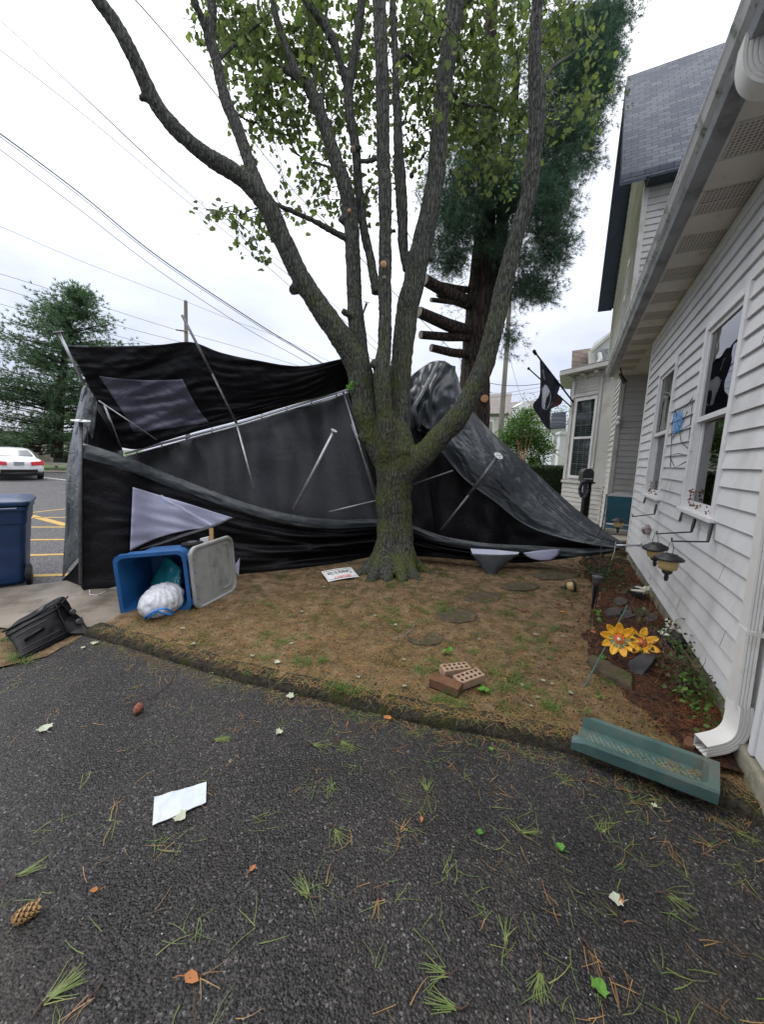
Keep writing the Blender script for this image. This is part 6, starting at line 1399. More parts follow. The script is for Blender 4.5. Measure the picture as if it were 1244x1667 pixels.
wr = thing('ribbon_wreath', 'grey and black ribbon wreath hanging below the mailbox', 'wreath', mc-Vector((0, 0, .35)))
m = MB(); wcn = mc+sd_*-.06+fd_*.24-Vector((0, 0, .26)); m.tube([wcn+sd_*(.065*math.cos(a))+Vector((0, 0, .15*math.sin(a))) for a in np.linspace(0, 2*math.pi, 20)], .035, 8); 
wo_ = obj('ring', m, mFlag, wr, smooth=True); m = MB()
for k in range(26): a = random.uniform(0, 6.28); m.ball(wcn+sd_*(.075*math.cos(a)-.01)+fd_*.03+Vector((0, 0, .16*math.sin(a))), (.02, .015, .022), 6, 4, .4)
obj('ribbon', m, mSteelD, wr)
# ================================================================== FLAGS
f1 = thing('black_emblem_flag', 'black flag with white round emblem and lettering on the higher angled pole of the bay', 'flag', D(934, 655, 11.1))
m = MB(); m.tube([D(934, 655, 11.2), D(870, 572, 10.6)], .022, 8); po = obj('pole', m, mRub, f1, smooth=True); m = MB(); m.ball(D(870, 572, 10.6), (.05,)*3, 8, 6); m.tube([D(870, 572, 10.6), D(873, 577, 10.63)], .04, 8); obj('finial', m, mRub, f1)
m = MB(); m.box(D(934, 656, 11.24), (.05, .05, .09)); obj('bracket', m, mRub, f1)
FS = Surf([[(879, 583, 10.68), (890, 597, 10.78), (902, 612, 10.9), (913, 627, 11.0)], [(880, 606, 10.68), (889, 618, 10.78), (899, 632, 10.9), (908, 641, 11.0)], [(880, 628, 10.68), (888, 640, 10.8), (896, 649, 10.9), (902, 654, 11.0)],
           [(878, 645, 10.68), (885, 657, 10.8), (892, 664, 10.9), (897, 668, 11.0)], [(868, 661, 10.7), (878, 672, 10.8), (888, 678, 10.9), (896, 680, 11.0)], [(881, 683, 10.75), (886, 691, 10.8), (891, 697, 10.9), (896, 700, 11.0)]], lambda u, v: .04*math.sin(v*13+u*2)+.03*nf(u, v, 3, 4))
clo = obj('cloth', FS.mesh(40, 24), mFlag, f1, smooth=True, solid=.006)
def fsp(cu, cv, su, sv, off=.02, ang=0):
    def f(x, y):
        xx = x*math.cos(ang)-y*math.sin(ang); yy = x*math.sin(ang)+y*math.cos(ang)
        return FS.at(min(1, max(0, cu-yy*su)), min(1, max(0, cv+xx*sv)), off)
    return f
def fdisc(mb, fn, r1, r2, n=22, cx=0, cy=0): mb.add([fn(cx+r1*math.cos(2*math.pi*k/n), cy+r2*math.sin(2*math.pi*k/n)) for k in range(n)], [tuple(range(n))])
m = MB(); fE = fsp(.47, .44, .21, .30, .022, R_(-14)); fdisc(m, fE, 1, 1); em = obj('emblem', m, mFlagW, clo)
m = MB(); fE2 = fsp(.47, .44, .21, .30, .03, R_(-14)); fdisc(m, fE2, .42, .40, cx=-.10, cy=.02); m.add([fE2(-.95, -.30), fE2(-.50, -.45), fE2(-.05, -.40), fE2(.32, -.20), fE2(.40, -.42), fE2(.1, -.56), fE2(-.5, -.7), fE2(-.8, -.6)], [(0, 1, 2, 3, 4, 5, 6, 7)]); m.add([fE2(.55, -.35), fE2(.75, -.35), fE2(.72, .45), fE2(.58, .45)], [(0, 1, 2, 3)]); obj('silhouette', m, mFlag, clo)
m = MB()
put_text(m, 'POW', fsp(.17, .20, .20, .40, .03, ang=R_(-62)), .26, .01); put_text(m, 'MIA', fsp(.43, .14, .20, .40, .03, ang=R_(-75)), .26, .01)
put_text(m, 'YOU ARE NOT FORGOTTEN', fsp(.55, .80, .20, .40, .03, ang=R_(55)), .12, .01, 1.35); obj('lettering', m, mFlagW, clo)
f2 = thing('maroon_flag', 'dark maroon flag hanging from the lower angled pole behind the black flag', 'flag', D(931, 664, 11.3))
m = MB(); m.tube([D(932, 664, 11.25), D(861, 600, 11.0)], .018, 8); m.ball(D(861, 600, 11.0), (.04,)*3, 8, 6); obj('pole', m, mRub, f2)
m = Surf([[(900, 636, 11.25), (908, 643, 11.25), (917, 650, 11.25)], [(893, 650, 11.25), (903, 654, 11.25), (914, 657, 11.25)], [(893, 667, 11.25), (901, 664, 11.25), (910, 660, 11.25)]], lambda u, v: .03*math.sin(u*9)).mesh(14, 14); obj('cloth', m, mMaroon, f2, smooth=True, solid=.006)
# ================================================================== BEYOND: right
def quadprism(mb, px, Y, depth=.3):
    mb.prism([D(x, y, Y) for x, y in px], dd*depth if px[0][0] > 860 else Vector((0, depth, 0)))
# neighbour's steep roof and white gable above the bay
nh = thing('neighbour_house', 'pink scale-shingled roof and white gable of the next house, rising above the bay eave', 'house', (D(970, 600, 20).x, D(970, 600, 20).y, 0))
m = MB(); m.prism([D(932, 571, 20), D(968, 566, 20.5), D(975, 640, 20.5), D(929, 640, 20)], dd*4); obj('scale_roof', m, mPink, nh)
m = MB(); quadprism(m, [(966, 598), (962, 568), (968, 558), (1012, 527), (1080, 560), (1085, 640), (966, 640)], 19.5, 6); obj('gable_wall', m, mTrim, nh)
m = MB(); a, b = D(963, 569, 19.1), D(1014, 524, 19.1); a2, b2 = D(964, 573, 19.1), D(1014, 529, 19.1); m.prism([a, b, b2, a2], dd*7); m.prism([D(963, 570, 19.15), D(968, 570, 19.15), D(968, 598, 19.15), D(964, 598, 19.15)], (0, .3, 0)); obj('rake', m, mTrimC, nh)
m = MB(); quadprism(m, [(978, 570), (996, 566), (998, 590), (980, 592)], 19.3, .15); obj('louvre', m, mGutU, nh)
m = MB(); m.tube([D(976, 575, 19.1), D(978, 585, 19.0), D(974, 592, 19.0)], .10, 8); obj('downspout_elbow', m, mTrim, nh)
m = MB(); m.prism([(D(966, 640, 19.6).x, 19.6, 0), (D(1085, 640, 19.6).x, 19.6, 0), (D(1085, 640, 19.6).x, 19.6, D(966, 640, 19.6).z), (D(966, 640, 19.6).x, 19.6, D(966, 640, 19.6).z)], dd*5); obj('wall', m, mTrim, nh)
# neighbour's porch
np2 = thing('neighbour_porch', 'white porch with thin posts and dark shingle roof, left of the bay', 'porch', (D(905, 780, 24).x, 24, 0))
m = MB(); m.prism([D(922, 670, 23), D(899, 672, 23), D(896, 696, 22.4), (D(922, 696, 22.4))], (1.5, 3.5, 0)); obj('roof', m, mRoof, np2)
m = MB(); quadprism(m, [(897, 699), (922, 697), (922, 703), (897, 705)], 22.6, .3); quadprism(m, [(898, 705), (918, 704), (917, 707), (899, 708)], 22.7, .2); obj('fascia', m, mTrim, np2)
for x, Y, w in ((905, 22.8, .13), (916, 22.0, .18)):
    m = MB(); t_p = D(x, 703, Y); m.box((t_p.x, t_p.y, t_p.z/2), (w, w, t_p.z/2)); m.box((t_p.x, t_p.y, t_p.z-.1), (w*1.5, w*1.5, .06)); obj('post', m, mTrim, np2)
m = MB(); m.tube([D(905, 716, 22.8), D(908, 711, 22.7), D(912, 710, 22.6), D(915, 716, 22.4)], .06, 6); obj('arch_bracket', m, mTrim, np2)
m = MB(); m.prism([D(905, 702, 25.5), D(925, 702, 25.5), D(925, 780, 25.5), D(905, 780, 25.5)], (0, 1, 0)); obj('wall', m, mTrim, np2)
m = MB(); quadprism(m, [(883, 697), (898, 696), (898, 702), (883, 703)], 25.0, .6); quadprism(m, [(885, 703), (888, 703), (887, 770), (884, 770)], 25.0, .3); obj('side_rail', m, mTrim, np2)
bp_2 = thing('bare_flagpole', 'bare white angled pole sticking out from the neighbouring porch', 'pole', D(912, 742, 21)); m = MB(); m.tube([D(869, 715, 19.5), D(912, 742, 21.5)], .05, 8); obj('pole', m, mTrim, bp_2)
# houses in the distance
def far_house(label, px_wall, px_roof, Y, mw, mr, extra=None):
    b = D(px_wall[0][0], 760, Y); o = thing('far_house', label, 'house', (b.x, b.y, 0))
    m = MB(); quadprism(m, px_wall, Y, 8); w = obj('wall', m, mw, o); m = MB(); P = [D(x, y, Y-.4+(4.5 if k_ in (0, 1) else 0)) for k_, (x, y) in enumerate(px_roof)]; m.prism(P, (0, .3, -.25)); obj('roof', m, mr, o); return o, w
hs, w_ = far_house('pale house with tan roof and double windows, just right of the dark pine trunk', [(790, 672), (826, 672), (826, 762), (790, 762)], [(792, 642), (834, 640), (829, 673), (788, 673)], 38, mTrimC, mRoofN)
for x in (799, 818):
    m = MB(); quadprism(m, [(x-4, 684), (x+5, 684), (x+5, 712), (x-4, 712)], 37.8, .1); f_ = obj('window', m, mTrim, hs); m = MB(); quadprism(m, [(x-2, 686), (x+3, 686), (x+3, 710), (x-2, 710)], 37.7, .05); obj('pane', m, mat('dull_pane', (.22, .20, .17), rough=.4), f_)
hs, w_ = far_house('distant house with grey-brown roof and small white gabled dormer, behind the green tree', [(822, 683), (880, 680), (880, 770), (822, 770)], [(829, 655), (878, 652), (884, 685), (818, 686)], 46, mTrimC, mRoofN)
m = MB(); quadprism(m, [(844, 660), (854, 653), (864, 659), (862, 663), (862, 684), (846, 684), (846, 664)], 44.0, 2.5); dmr = obj('dormer', m, mTrim, hs); m = MB(); quadprism(m, [(850, 666), (858, 665), (858, 680), (850, 681)], 43.9, .05); obj('pane', m, mat('dull_pane2', (.2, .22, .2), rough=.4), dmr)
OV = [(0, 0), (.28, .3), (.22, .7), (0, 1), (-.22, .7), (-.28, .3)]
def leaf_blob(blobs, n, size, m_, name='foliage', parent=None, shell=.55):
    P = []
    tot = sum(b[1][0]*b[1][1] for b in blobs)
    for c, r in blobs:
        for _ in range(int(n*r[0]*r[1]/tot)):
            d = Vector([random.gauss(0, 1) for _ in range(3)]).normalized(); k = random.uniform(shell, 1.0)*(1+.22*noise.noise(d*3+c)); P.append(c+Vector((d.x*r[0]*k, d.y*r[1]*k, d.z*r[2]*k)))
    P = [p for p in P if p.z > .02]
    return leaves(name, P, size, m_, parent, shape=OV)
gt = thing('crape_myrtle', 'bushy light green small tree with several orange-brown stems, above the hedge right of the tent', 'tree', (D(850, 770, 16).x, 16, 0))
bb = lambda x, y, Y, r: (D(x, y, Y), (r, r, r*.8))
o = leaf_blob([bb(850, 690, 16, .85), bb(875, 712, 16, .65), bb(828, 712, 16, .65), bb(850, 722, 16.2, .8), bb(862, 672, 16, .35), bb(885, 728, 16, .6), bb(818, 742, 16, .6), bb(872, 752, 16.3, .6)], 9000, .085, mBush, 'crown', gt, .25); tag(o, kind='stuff')
m = MB()
for (x, x2) in ((847, 842), (850, 849), (852, 857), (848, 844), (854, 864)): m.tube([Vector((D(850, 770, 16).x+(x-850)*.01, 15.6, 0)), D(x, 750, 15.5), D(x2, 718, 15.6), D(x2+(x2-850)*.4, 695, 15.8)], [.03, .026, .02, .01], 7)
obj('stem', m, mat('orange_stem', (.22, .11, .05), (.36, .20, .10), rough=.8, scale=8), gt)
hg = thing('clipped_hedge', 'dense dark green clipped hedge below the small tree', 'hedge', (D(890, 780, 14).x, 14, 0))
m = MB(); c = D(885, 775, 13.6); 
def boxleaf(c0, c1, n, size, m_, name, par):
    P = []
    for _ in range(n):
        p = Vector([random.uniform(c0[k], c1[k]) for k in range(3)]); ax = random.choice((1, 2, 2)); 
        if ax == 1: p.y = c0[1]+random.uniform(0, .15)
        else: p.z = c1[2]-abs(random.gauss(0, .08))
        p += Vector([.04*noise.noise(p*2)]*3); P.append(p)
    return leaves(name, P, size, m_, par, shape=OV)
x0, x1 = D(840, 757, 13.2).x, D(938, 757, 13.2).x; zt = D(890, 757, 13.2).z
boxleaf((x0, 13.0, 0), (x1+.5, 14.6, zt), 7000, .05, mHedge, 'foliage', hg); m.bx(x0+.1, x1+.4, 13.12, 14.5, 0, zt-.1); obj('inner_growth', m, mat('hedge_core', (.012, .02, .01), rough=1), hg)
wd = leaf_blob([bb(870, 690, 60, 6), bb(905, 690, 60, 4), bb(770, 690, 70, 5), bb(700, 700, 70, 5), bb(640, 705, 70, 5)], 12000, .20, mBush, 'distant_woods', None, .2); tag(wd, kind='stuff', label='distant green treetops between the houses', cat='woods')
bsh = thing('dark_shrub', 'dark evergreen shrub low behind the top of the slate tarp', 'shrub', (D(800, 760, 12).x, 12, 0)); o = leaf_blob([bb(805, 735, 12, .45), bb(822, 752, 12, .5), bb(790, 760, 12, .5)], 1500, .05, mHedge, 'foliage', bsh, .3)
# ================================================================== BEYOND: left
car = thing('white_sedan', 'white sedan parked in the lot, seen from behind, cut by the left edge', 'car', (0, 0, 0))
def car_build():
    # x across, y forward, z up; centre of the rear axle region at origin
    st = [(-2.35, .42, .80, .70, .0), (-2.30, .30, .90, .82, .02), (-2.05, .24, .98, .90, .02), (-1.7, .22, 1.03, .91, .0), (-1.2, .22, 1.02, .92, .0), (-.3, .22, .97, .92, 0), (.7, .22, .95, .92, 0), (1.2, .23, .93, .91, 0), (1.9, .26, .82, .88, 0), (2.25, .32, .70, .78, 0), (2.38, .42, .62, .62, 0)]
    secs = []
    for y, zb, zt_, hw, _ in st:
        secs.append([Vector(p) for p in ((-hw*.93, y, zb), (-hw, y, zb+.18), (-hw, y, zb+(zt_-zb)*.62), (-hw*.94, y, zt_-.06), (-hw*.80, y, zt_), (-hw*.3, y, zt_+.012), (hw*.3, y, zt_+.012), (hw*.80, y, zt_), (hw*.94, y, zt_-.06), (hw, y, zb+(zt_-zb)*.62), (hw, y, zb+.18), (hw*.93, y, zb))])
    m = MB(); loft(m, secs); n = 12; m.f.append(tuple(range(n))[::-1]); m.f.append(tuple(range(len(m.v)-n, len(m.v)))); bo = obj('body', m, mCarW, car, raw=True, smooth=True, bevel=0)
    s_ = bo.modifiers.new('s', 'SUBSURF'); s_.levels = 1; s_.render_levels = 1
    # greenhouse
    m = MB(); secs = []
    for y, zt_, hw in ((-1.72, 1.03, .70), (-1.1, 1.33, .62), (-.6, 1.44, .60), (.2, 1.46, .60), (.8, 1.33, .62), (1.35, .98, .72)):
        secs.append([Vector(p) for p in ((-.82, y, .93), (-hw, y, zt_-.03), (-hw+.12, y, zt_), (0, y, zt_+.02), (hw-.12, y, zt_), (hw, y, zt_-.03), (.82, y, .93))])
    loft(m, secs); m.f.append(tuple(range(7))[::-1]); m.f.append(tuple(range(len(m.v)-7, len(m.v)))); obj('roof', m, mCarW, car, raw=True, smooth=True)
    m = MB(); m.add([(-.60, -1.66, 1.09), (.60, -1.66, 1.09), (.50, -1.13, 1.34), (-.50, -1.13, 1.34)], [(0, 1, 2, 3)]); obj('rear_window', m, mCarG, car, raw=True, solid=.012)
    for s in (-1, 1):
        m = MB(); m.add([(s*.80, -1.45, 1.02), (s*.80, 1.2, 1.0), (s*.66, .72, 1.33), (s*.64, -.2, 1.40), (s*.66, -.95, 1.34)], [(0, 1, 2, 3, 4)]); obj('side_window', m, mCarG, car, raw=True, solid=.02)
        m = MB(); m.hexa([(s*.40, -2.40, .68), (s*.86, -2.30, .68), (s*.93, -1.95, .70), (s*.42, -2.0, .68), (s*.40, -2.38, .84), (s*.84, -2.28, .88), (s*.92, -1.95, .90), (s*.42, -2.0, .86)]); obj('tail_light', m, mTail, car, raw=True, bevel=.015)
        for y in (-1.45, 1.42):
            m = MB(); m.lathe((s*.82, y, .33), [(.24, -.10), (.33, -.09), (.33, .09), (.24, .10)], 24, axis=(1, 0, 0)); w = obj('wheel', m, mTyre, car, raw=True); m = MB(); m.lathe((s*.86, y, .33), [(.21, -.07), (.21, .065), (.05, .075)], 20, axis=(1, 0, 0)); obj('rim', m, mRim, w, raw=True)
    m = MB(); m.box((0, -2.36, .76), (.17, .01, .075)); obj('number_plate', m, mat('plate_grey', (.25, .26, .28), rough=.5), car, raw=True)
    m = MB(); m.box((0, -2.34, .42), (.62, .03, .07)); m.box((0, -2.1, .25), (.8, .2, .05)); obj('bumper_insert', m, mRub, car, raw=True, bevel=.02)
car_build()
cg = G(33, 782, 0); car.rotation_euler = (0, 0, R_(51)); hd = Vector((-math.sin(R_(51)), math.cos(R_(51)), 0)); car.location = cg+hd*2.35
rw = thing('stone_wall', 'low stone wall along the far lawn behind the white car', 'wall', D(80, 748, 40)); 
m = MB(); a, b = G(40, 748.5, 0), G(140, 750, 0)
a = D(38, 748, 34); a.z = 0; b = D(150, 750, 34); b.z = 0; m.prism([a, a.lerp(b, .42), a.lerp(b, .42)+Vector((0, 0, 1.0)), a+Vector((0, 0, 1.0))], (0, .5, 0)); m.prism([a.lerp(b, .58), b, b+Vector((0, 0, 1.0)), a.lerp(b, .58)+Vector((0, 0, 1.0))], (0, .5, 0)); obj('masonry', m, mStWall, rw)
m = MB(); m.box(a.lerp(b, .60)+Vector((0, -.1, .55)), (.5, .5, .6)); obj('end_pier', m, mRub, rw)
gr = thing('guard_rail', 'pale guard rail between the lot and the lawn, right of the white car', 'rail', D(90, 753, 26)); a = D(60, 752, 27); b = D(150, 755, 25)
m = MB(); m.prism([a, b, b+Vector((0, 0, -.22)), a+Vector((0, 0, -.22))], (0, .06, 0)); obj('rail', m, mTan, gr)
for k in range(4): p = a.lerp(b, k/3); m = MB(); m.box((p.x, p.y+.1, p.z/2-.05), (.07, .07, p.z/2)); obj('post', m, mPoleW, gr)
lh = thing('low_pale_house', 'low cream building glimpsed under the spreading pine behind the white car', 'house', (D(70, 730, 60).x, 60, 0)); m = MB(); quadprism(m, [(-30, 716), (45, 716), (45, 746), (-30, 746)], 60, 5); quadprism(m, [(60, 722), (115, 722), (115, 746), (60, 746)], 60, 5); w_ = obj('wall', m, mTan, lh); m = MB(); quadprism(m, [(-34, 716), (-20, 704), (38, 704), (50, 716)], 59.8, 6); quadprism(m, [(56, 722), (68, 712), (110, 712), (120, 722)], 59.8, 6); obj('roof', m, mRoofN, lh)
m = MB(); quadprism(m, [(4, 722), (14, 722), (14, 740), (4, 740)], 59.7, .1); quadprism(m, [(75, 727), (90, 727), (90, 740), (75, 740)], 59.7, .1); obj('window', m, mDark, lh)
dt_ = thing('round_tree', 'round dark shrub under the left side of the spreading pine, at the left edge', 'shrub', (D(0, 740, 32).x, 32, 0)); leaf_blob([bb(-8, 715, 32, 1.6), bb(22, 726, 33, 1.1), bb(-25, 735, 32, 1.6)], 2200, .16, leafmat('brownish_leaves', [(.03, .035, .02), (.06, .06, .035), (.05, .08, .03)], .2), 'foliage', dt_, .3)
# ================================================================== UTILITY POLES AND WIRES
up1 = thing('utility_pole', 'weathered utility pole rising behind the upper left edge of the tent', 'utility pole', (D(305, 740, 30).x, 30, 0))
m = MB(); b = D(305, 735, 30); b.z = 0; m.tube([b, D(302, 490, 30)], [.19, .13], 10); obj('pole', m, mPoleW, up1)
m = MB(); m.tube([D(286, 537, 29.8), D(304, 539, 29.8)], .05, 6); obj('crossarm', m, mPoleW, up1); m = MB(); m.lathe(D(302, 492, 30), [(.05, 0), (.08, .1), (.04, .2)], 10); obj('insulator', m, mPlate, up1)
up2 = thing('utility_pole', 'leaning weathered utility pole between the dark pine trunk and the flags', 'utility pole', (D(815, 740, 30).x, 30, 0))
m = MB(); m.tube([Vector((D(812, 740, 30).x, 30, 0)), D(817, 680, 30), D(826, 560, 30), D(834, 420, 30)], [.22, .2, .17, .14], 10); obj('pole', m, mPoleW, up2)
m = MB(); m.tube([D(815, 700, 29.7), D(820, 630, 29.7)], .12, 8); obj('conduit', m, mPoleW, up2)
def wire(px, Ya, Yb, r, label, grp='overhead wires', sag=.0, m_=None):
    n = len(px); P = []
    for k, (x, y) in enumerate(px):
        P.append(D(x, y, Ya+(Yb-Ya)*k/(n-1)))
    Q = []
    for i in range(n-1):
        p0 = P[i-1] if i else P[0]*2-P[1]; p3 = P[i+2] if i+2 < n else P[-1]*2-P[-2]
        for j in range(8): Q.append(Surf.cr(p0, P[i], P[i+1], p3, j/8))
    Q.append(P[-1]); m = MB(); m.tube(Q, r, 5); o = obj('power_line', m, m_ or mWire); return tag(o, label, 'wire', grp)
wire([(-60, -20), (0, 27), (140, 160), (280, 290), (420, 398), (560, 510), (700, 640)], 11, 17, .007, 'thin pale overhead wire, uppermost of those crossing the upper left sky', m_=mWireL)
wire([(-60, -12), (0, 34), (140, 162), (280, 292), (420, 408), (560, 522), (700, 650)], 11.3, 17.3, .009, 'overhead wire just beneath the uppermost pale one, upper left sky')
wire([(-60, 38), (0, 82), (140, 190), (280, 308), (420, 421), (560, 545), (690, 660)], 11.3, 17.3, .009, 'overhead wire third from the top in the upper left sky')
wire([(-60, 180), (0, 218), (130, 315), (260, 420), (420, 527), (520, 588), (660, 680)], 10, 16, .017, 'thick black overhead cable running down toward the tent top')
wire([(-60, 186), (0, 223), (130, 320), (260, 424), (420, 530), (520, 590), (660, 683)], 10.05, 16.05, .009, 'thin cable twinned just under the thick black one')
wire([(-60, 205), (0, 244), (130, 342), (260, 442), (400, 534), (500, 590), (640, 670)], 10.5, 16.5, .009, 'wire just below the thick black cable pair')
wire([(-60, 350), (0, 369), (100, 412), (200, 452), (302, 491)], 22, 30, .012, 'faint wire running from the left edge to the top of the left utility pole', m_=mWireL)
wire([(303, 491), (380, 522), (460, 552), (560, 600)], 30, 36, .012, 'faint wire leaving the left utility pole to the right', m_=mWireL)
wire([(-60, 432), (0, 446), (90, 474), (200, 510), (290, 538), (420, 575), (560, 620)], 24, 34, .014, 'low wire passing above the top of the spreading pine')
wire([(-60, 455), (0, 469), (90, 498), (200, 532), (290, 556), (420, 592)], 24, 33, .014, 'second low wire passing across the spreading pine')
wire([(-60, 480), (0, 495), (90, 520), (210, 552), (320, 578)], 24, 32, .014, 'third low wire, lowest across the spreading pine')
wire([(150, -70), (220, 0), (290, 80), (350, 152), (400, 215), (485, 318), (560, 392), (640, 475), (740, 575), (800, 640)], 7.5, 20, .013, 'black service cable crossing behind the maple limbs from the upper left')
wire([(760, 610), (800, 624), (840, 628), (885, 624), (960, 610)], 28, 28, .022, 'sagging thick wire right of the dark pine trunk')
wire([(780, 636), (818, 640), (885, 630), (960, 622)], 29, 29, .012, 'upper thin wire behind the black flag')
wire([(780, 648), (818, 645), (885, 637), (960, 630)], 29.5, 29.5, .012, 'lower thin wire behind the black flag')
wire([(829, 570), (835, 600), (845, 635), (855, 660)], 30, 40, .014, 'thin guy wire dropping from the right utility pole to the dormer', m_=mWireL)
# ================================================================== LITTER
def yz(x, y):
    yk = kerbY(x) if x < 1.9 else 1.42
    return YARD(x, y) if y > yk+.04 else (.07 if y > yk-.06 else .0)
def blades(name, n, region, L_, w, m_, lab, cat, up=0.0, clump=None, curve=.3, flatz=.006, kind='stuff'):
    V = []; F = []
    centers = [region() for _ in range(clump)] if clump else None
    for _ in range(n):
        if clump: c = random.choice(centers); x, y = c[0]+random.gauss(0, .018), c[1]+random.gauss(0, .018)
        else: x, y = region()
        z = yz(x, y); a = random.uniform(0, 6.283); L = L_*random.uniform(.5, 1.2); p = Vector((x, y, z+random.uniform(.001, flatz)))
        d = Vector((math.cos(a), math.sin(a), up*random.uniform(.3, 1.5))); s = Vector((-math.sin(a), math.cos(a), 0)); b = len(V); cu = random.gauss(0, curve); ww = w*random.uniform(.7, 1.3)
        for k in range(4):
            f = k/3; q = p+d*(L*f)+s*(cu*L*f*f); 
            if up: q.z -= L*f*f*up*.45
            k_w = ww*(1-.8*f if up else 1-.5*f)
            V += [tuple(q-s*k_w), tuple(q+s*k_w)]
        F += [(b, b+1, b+3, b+2), (b+2, b+3, b+5, b+4), (b+4, b+5, b+7, b+6)]
    mb = MB(); mb.v = V; mb.f = F; o = obj(name, mb, m_); return tag(o, lab, cat, kind=kind)
def reg_yard():
    while True:
        x = random.uniform(-2.3, 3.4); y = kerbY(min(x, 1.9))-.02+abs(random.gauss(0, 1.6))
        P = Vector((x, y, 0))
        if P.dot(tt) < .99 and y < 6.2 and not (x < -1.2 and y > 3.8): return x, y
def reg_bed():
    s = random.uniform(2.5, 6.8); t = .98-min(1.1, abs(random.gauss(0, .34)))*(.6 if s < 3 else 1); p = dd*s+tt*t; return p.x, p.y
def reg_kerb(): 
    x = random.uniform(-2.4, 1.8); return x, kerbY(x)-.03+random.gauss(0, .09)
def reg_drive():
    while True:
        x = random.uniform(-3.2, 2.6); y = random.uniform(.45, 2.9)
        if y < kerbY(x)-.05 and (x*tt.x+y*tt.y) < .9: return x, y
def reg_drive_r():
    while True:
        x, y = reg_drive()
        if random.random() < .25+.75*min(1, max(0, (x+1.2)/2.5)): return x, y
blades('pine_straw', 22000, reg_yard, .065, .0015, mNeedO, 'brown pine straw strewn over the bare soil', 'pine straw')
blades('red_pine_straw', 9000, reg_bed, .085, .0017, mNeedR, 'reddish pine straw over the planting bed', 'pine straw', up=.25, flatz=.05)
blades('green_yard_needles', 3600, reg_yard, .065, .0014, mNeedG, 'green pine needles strewn over the bare soil', 'pine needles')
gc = []
for (x, y, n, s) in ((690, 1000, 12, 22), (730, 985, 8, 14), (640, 1010, 10, 26), (500, 1075, 8, 14), (470, 1040, 7, 24), (820, 1100, 12, 30), (870, 1050, 14, 28), (880, 1020, 10, 26), (840, 1130, 10, 30), (700, 1090, 8, 18), (720, 1140, 8, 14), (830, 985, 8, 26), (560, 1130, 8, 20), (900, 1140, 8, 20), (640, 950, 8, 24), (740, 1110, 6, 8), (420, 1060, 5, 22), (560, 970, 7, 40), (790, 1060, 6, 26), (30, 1065, 16, 10), (20, 1035, 8, 12), (985, 1110, 5, 10), (430, 985, 6, 20)):
    for _ in range(n): p = G(x+random.gauss(0, s), y+random.gauss(0, s*.4), .05); gc.append((p.x, p.y))
blades('grass_tufts', 5600, lambda: (lambda c: (c[0]+random.gauss(0, .022), c[1]+random.gauss(0, .022)))(random.choice(gc)), .05, .0017, mGrassB, 'sparse green grass tufts on the bare soil', 'grass', up=.8)
blades('kerb_straw', 1500, reg_kerb, .07, .0011, mNeedO, 'pine needles gathered along the kerb', 'pine needles'); blades('kerb_green_needles', 900, reg_kerb, .08, .001, mNeedG, 'green needles gathered along the kerb', 'pine needles')
blades('drive_needles', 620, reg_drive_r, .085, .0014, mNeedG, 'loose green pine needles scattered on the driveway', 'pine needles', clump=190)
blades('drive_dry_needles', 460, reg_drive_r, .075, .0013, mNeedO, 'loose dry pine needles scattered on the driveway', 'pine needles', clump=170)
# moss flecks and crumbs of soil on the yard
def crumbs(name, n, reg, s, m_, lab, cat):
    mb = MB()
    for _ in range(n):
        x, y = reg(); z = yz(x, y); r = s*random.uniform(.4, 1.3); b = len(mb.v)
        mb.v += [(x+r*random.uniform(.7, 1.2), y, z), (x, y+r*random.uniform(.7, 1.2), z), (x-r, y, z), (x, y-r, z), (x, y, z+r*.8)]; mb.f += [(b, b+1, b+4), (b+1, b+2, b+4), (b+2, b+3, b+4), (b+3, b, b+4)]
    return tag(obj(name, mb, m_), lab, cat, kind='stuff')
crumbs('soil_crumbs', 3500, reg_yard, .008, mBed, 'dark crumbs of soil and bark on the bare ground', 'soil crumbs'); crumbs('bed_mulch', 3000, reg_bed, .014, mBed, 'dark mulch lumps in the planting bed', 'mulch')
crumbs('drive_grit', 380, reg_drive, .0022, mPaper, 'pale grit on the driveway', 'grit')
# sprigs: bundles of long needles, each a thing
def sprig(x, y, label, n=14, L_=.078, m_=mNeedG, spread=.32, a0=None, grp='green pine sprigs on the driveway', zb=.004, tw=True):
    p = G(x, y, zb); o = thing('pine_sprig', label, 'pine sprig', p, group=grp); a = random.uniform(0, 6.28) if a0 is None else a0; mb = MB()
    for _ in range(n):
        b = a+random.gauss(0, spread); L = L_*random.uniform(.7, 1.15); q = Vector((random.gauss(0, .006), random.gauss(0, .006), .002)); d = Vector((math.cos(b), math.sin(b), random.uniform(.02, .16))); s = Vector((-d.y, d.x, 0)); c = random.gauss(0, .12); k0 = len(mb.v)
        for k in range(4): f = k/3; r = q+d*(L*f)+s*(c*L*f*f); r.z = max(.001, r.z-L*.12*f*f); w = .0015*(1-.5*f); mb.v += [tuple(r-s*w), tuple(r+s*w)]
        mb.f += [(k0, k0+1, k0+3, k0+2), (k0+2, k0+3, k0+5, k0+4), (k0+4, k0+5, k0+7, k0+6)]
    obj('needles', mb, m_, o, raw=True)
    if tw: mb = MB(); mb.tube([(0, 0, .003), (-math.cos(a)*.02, -math.sin(a)*.02, .004), (-math.cos(a+.4)*.045, -math.sin(a+.4)*.045, .003)], [.003, .0025, .002], 5); obj('twig', mb, mTwig, o, raw=True)
    return o
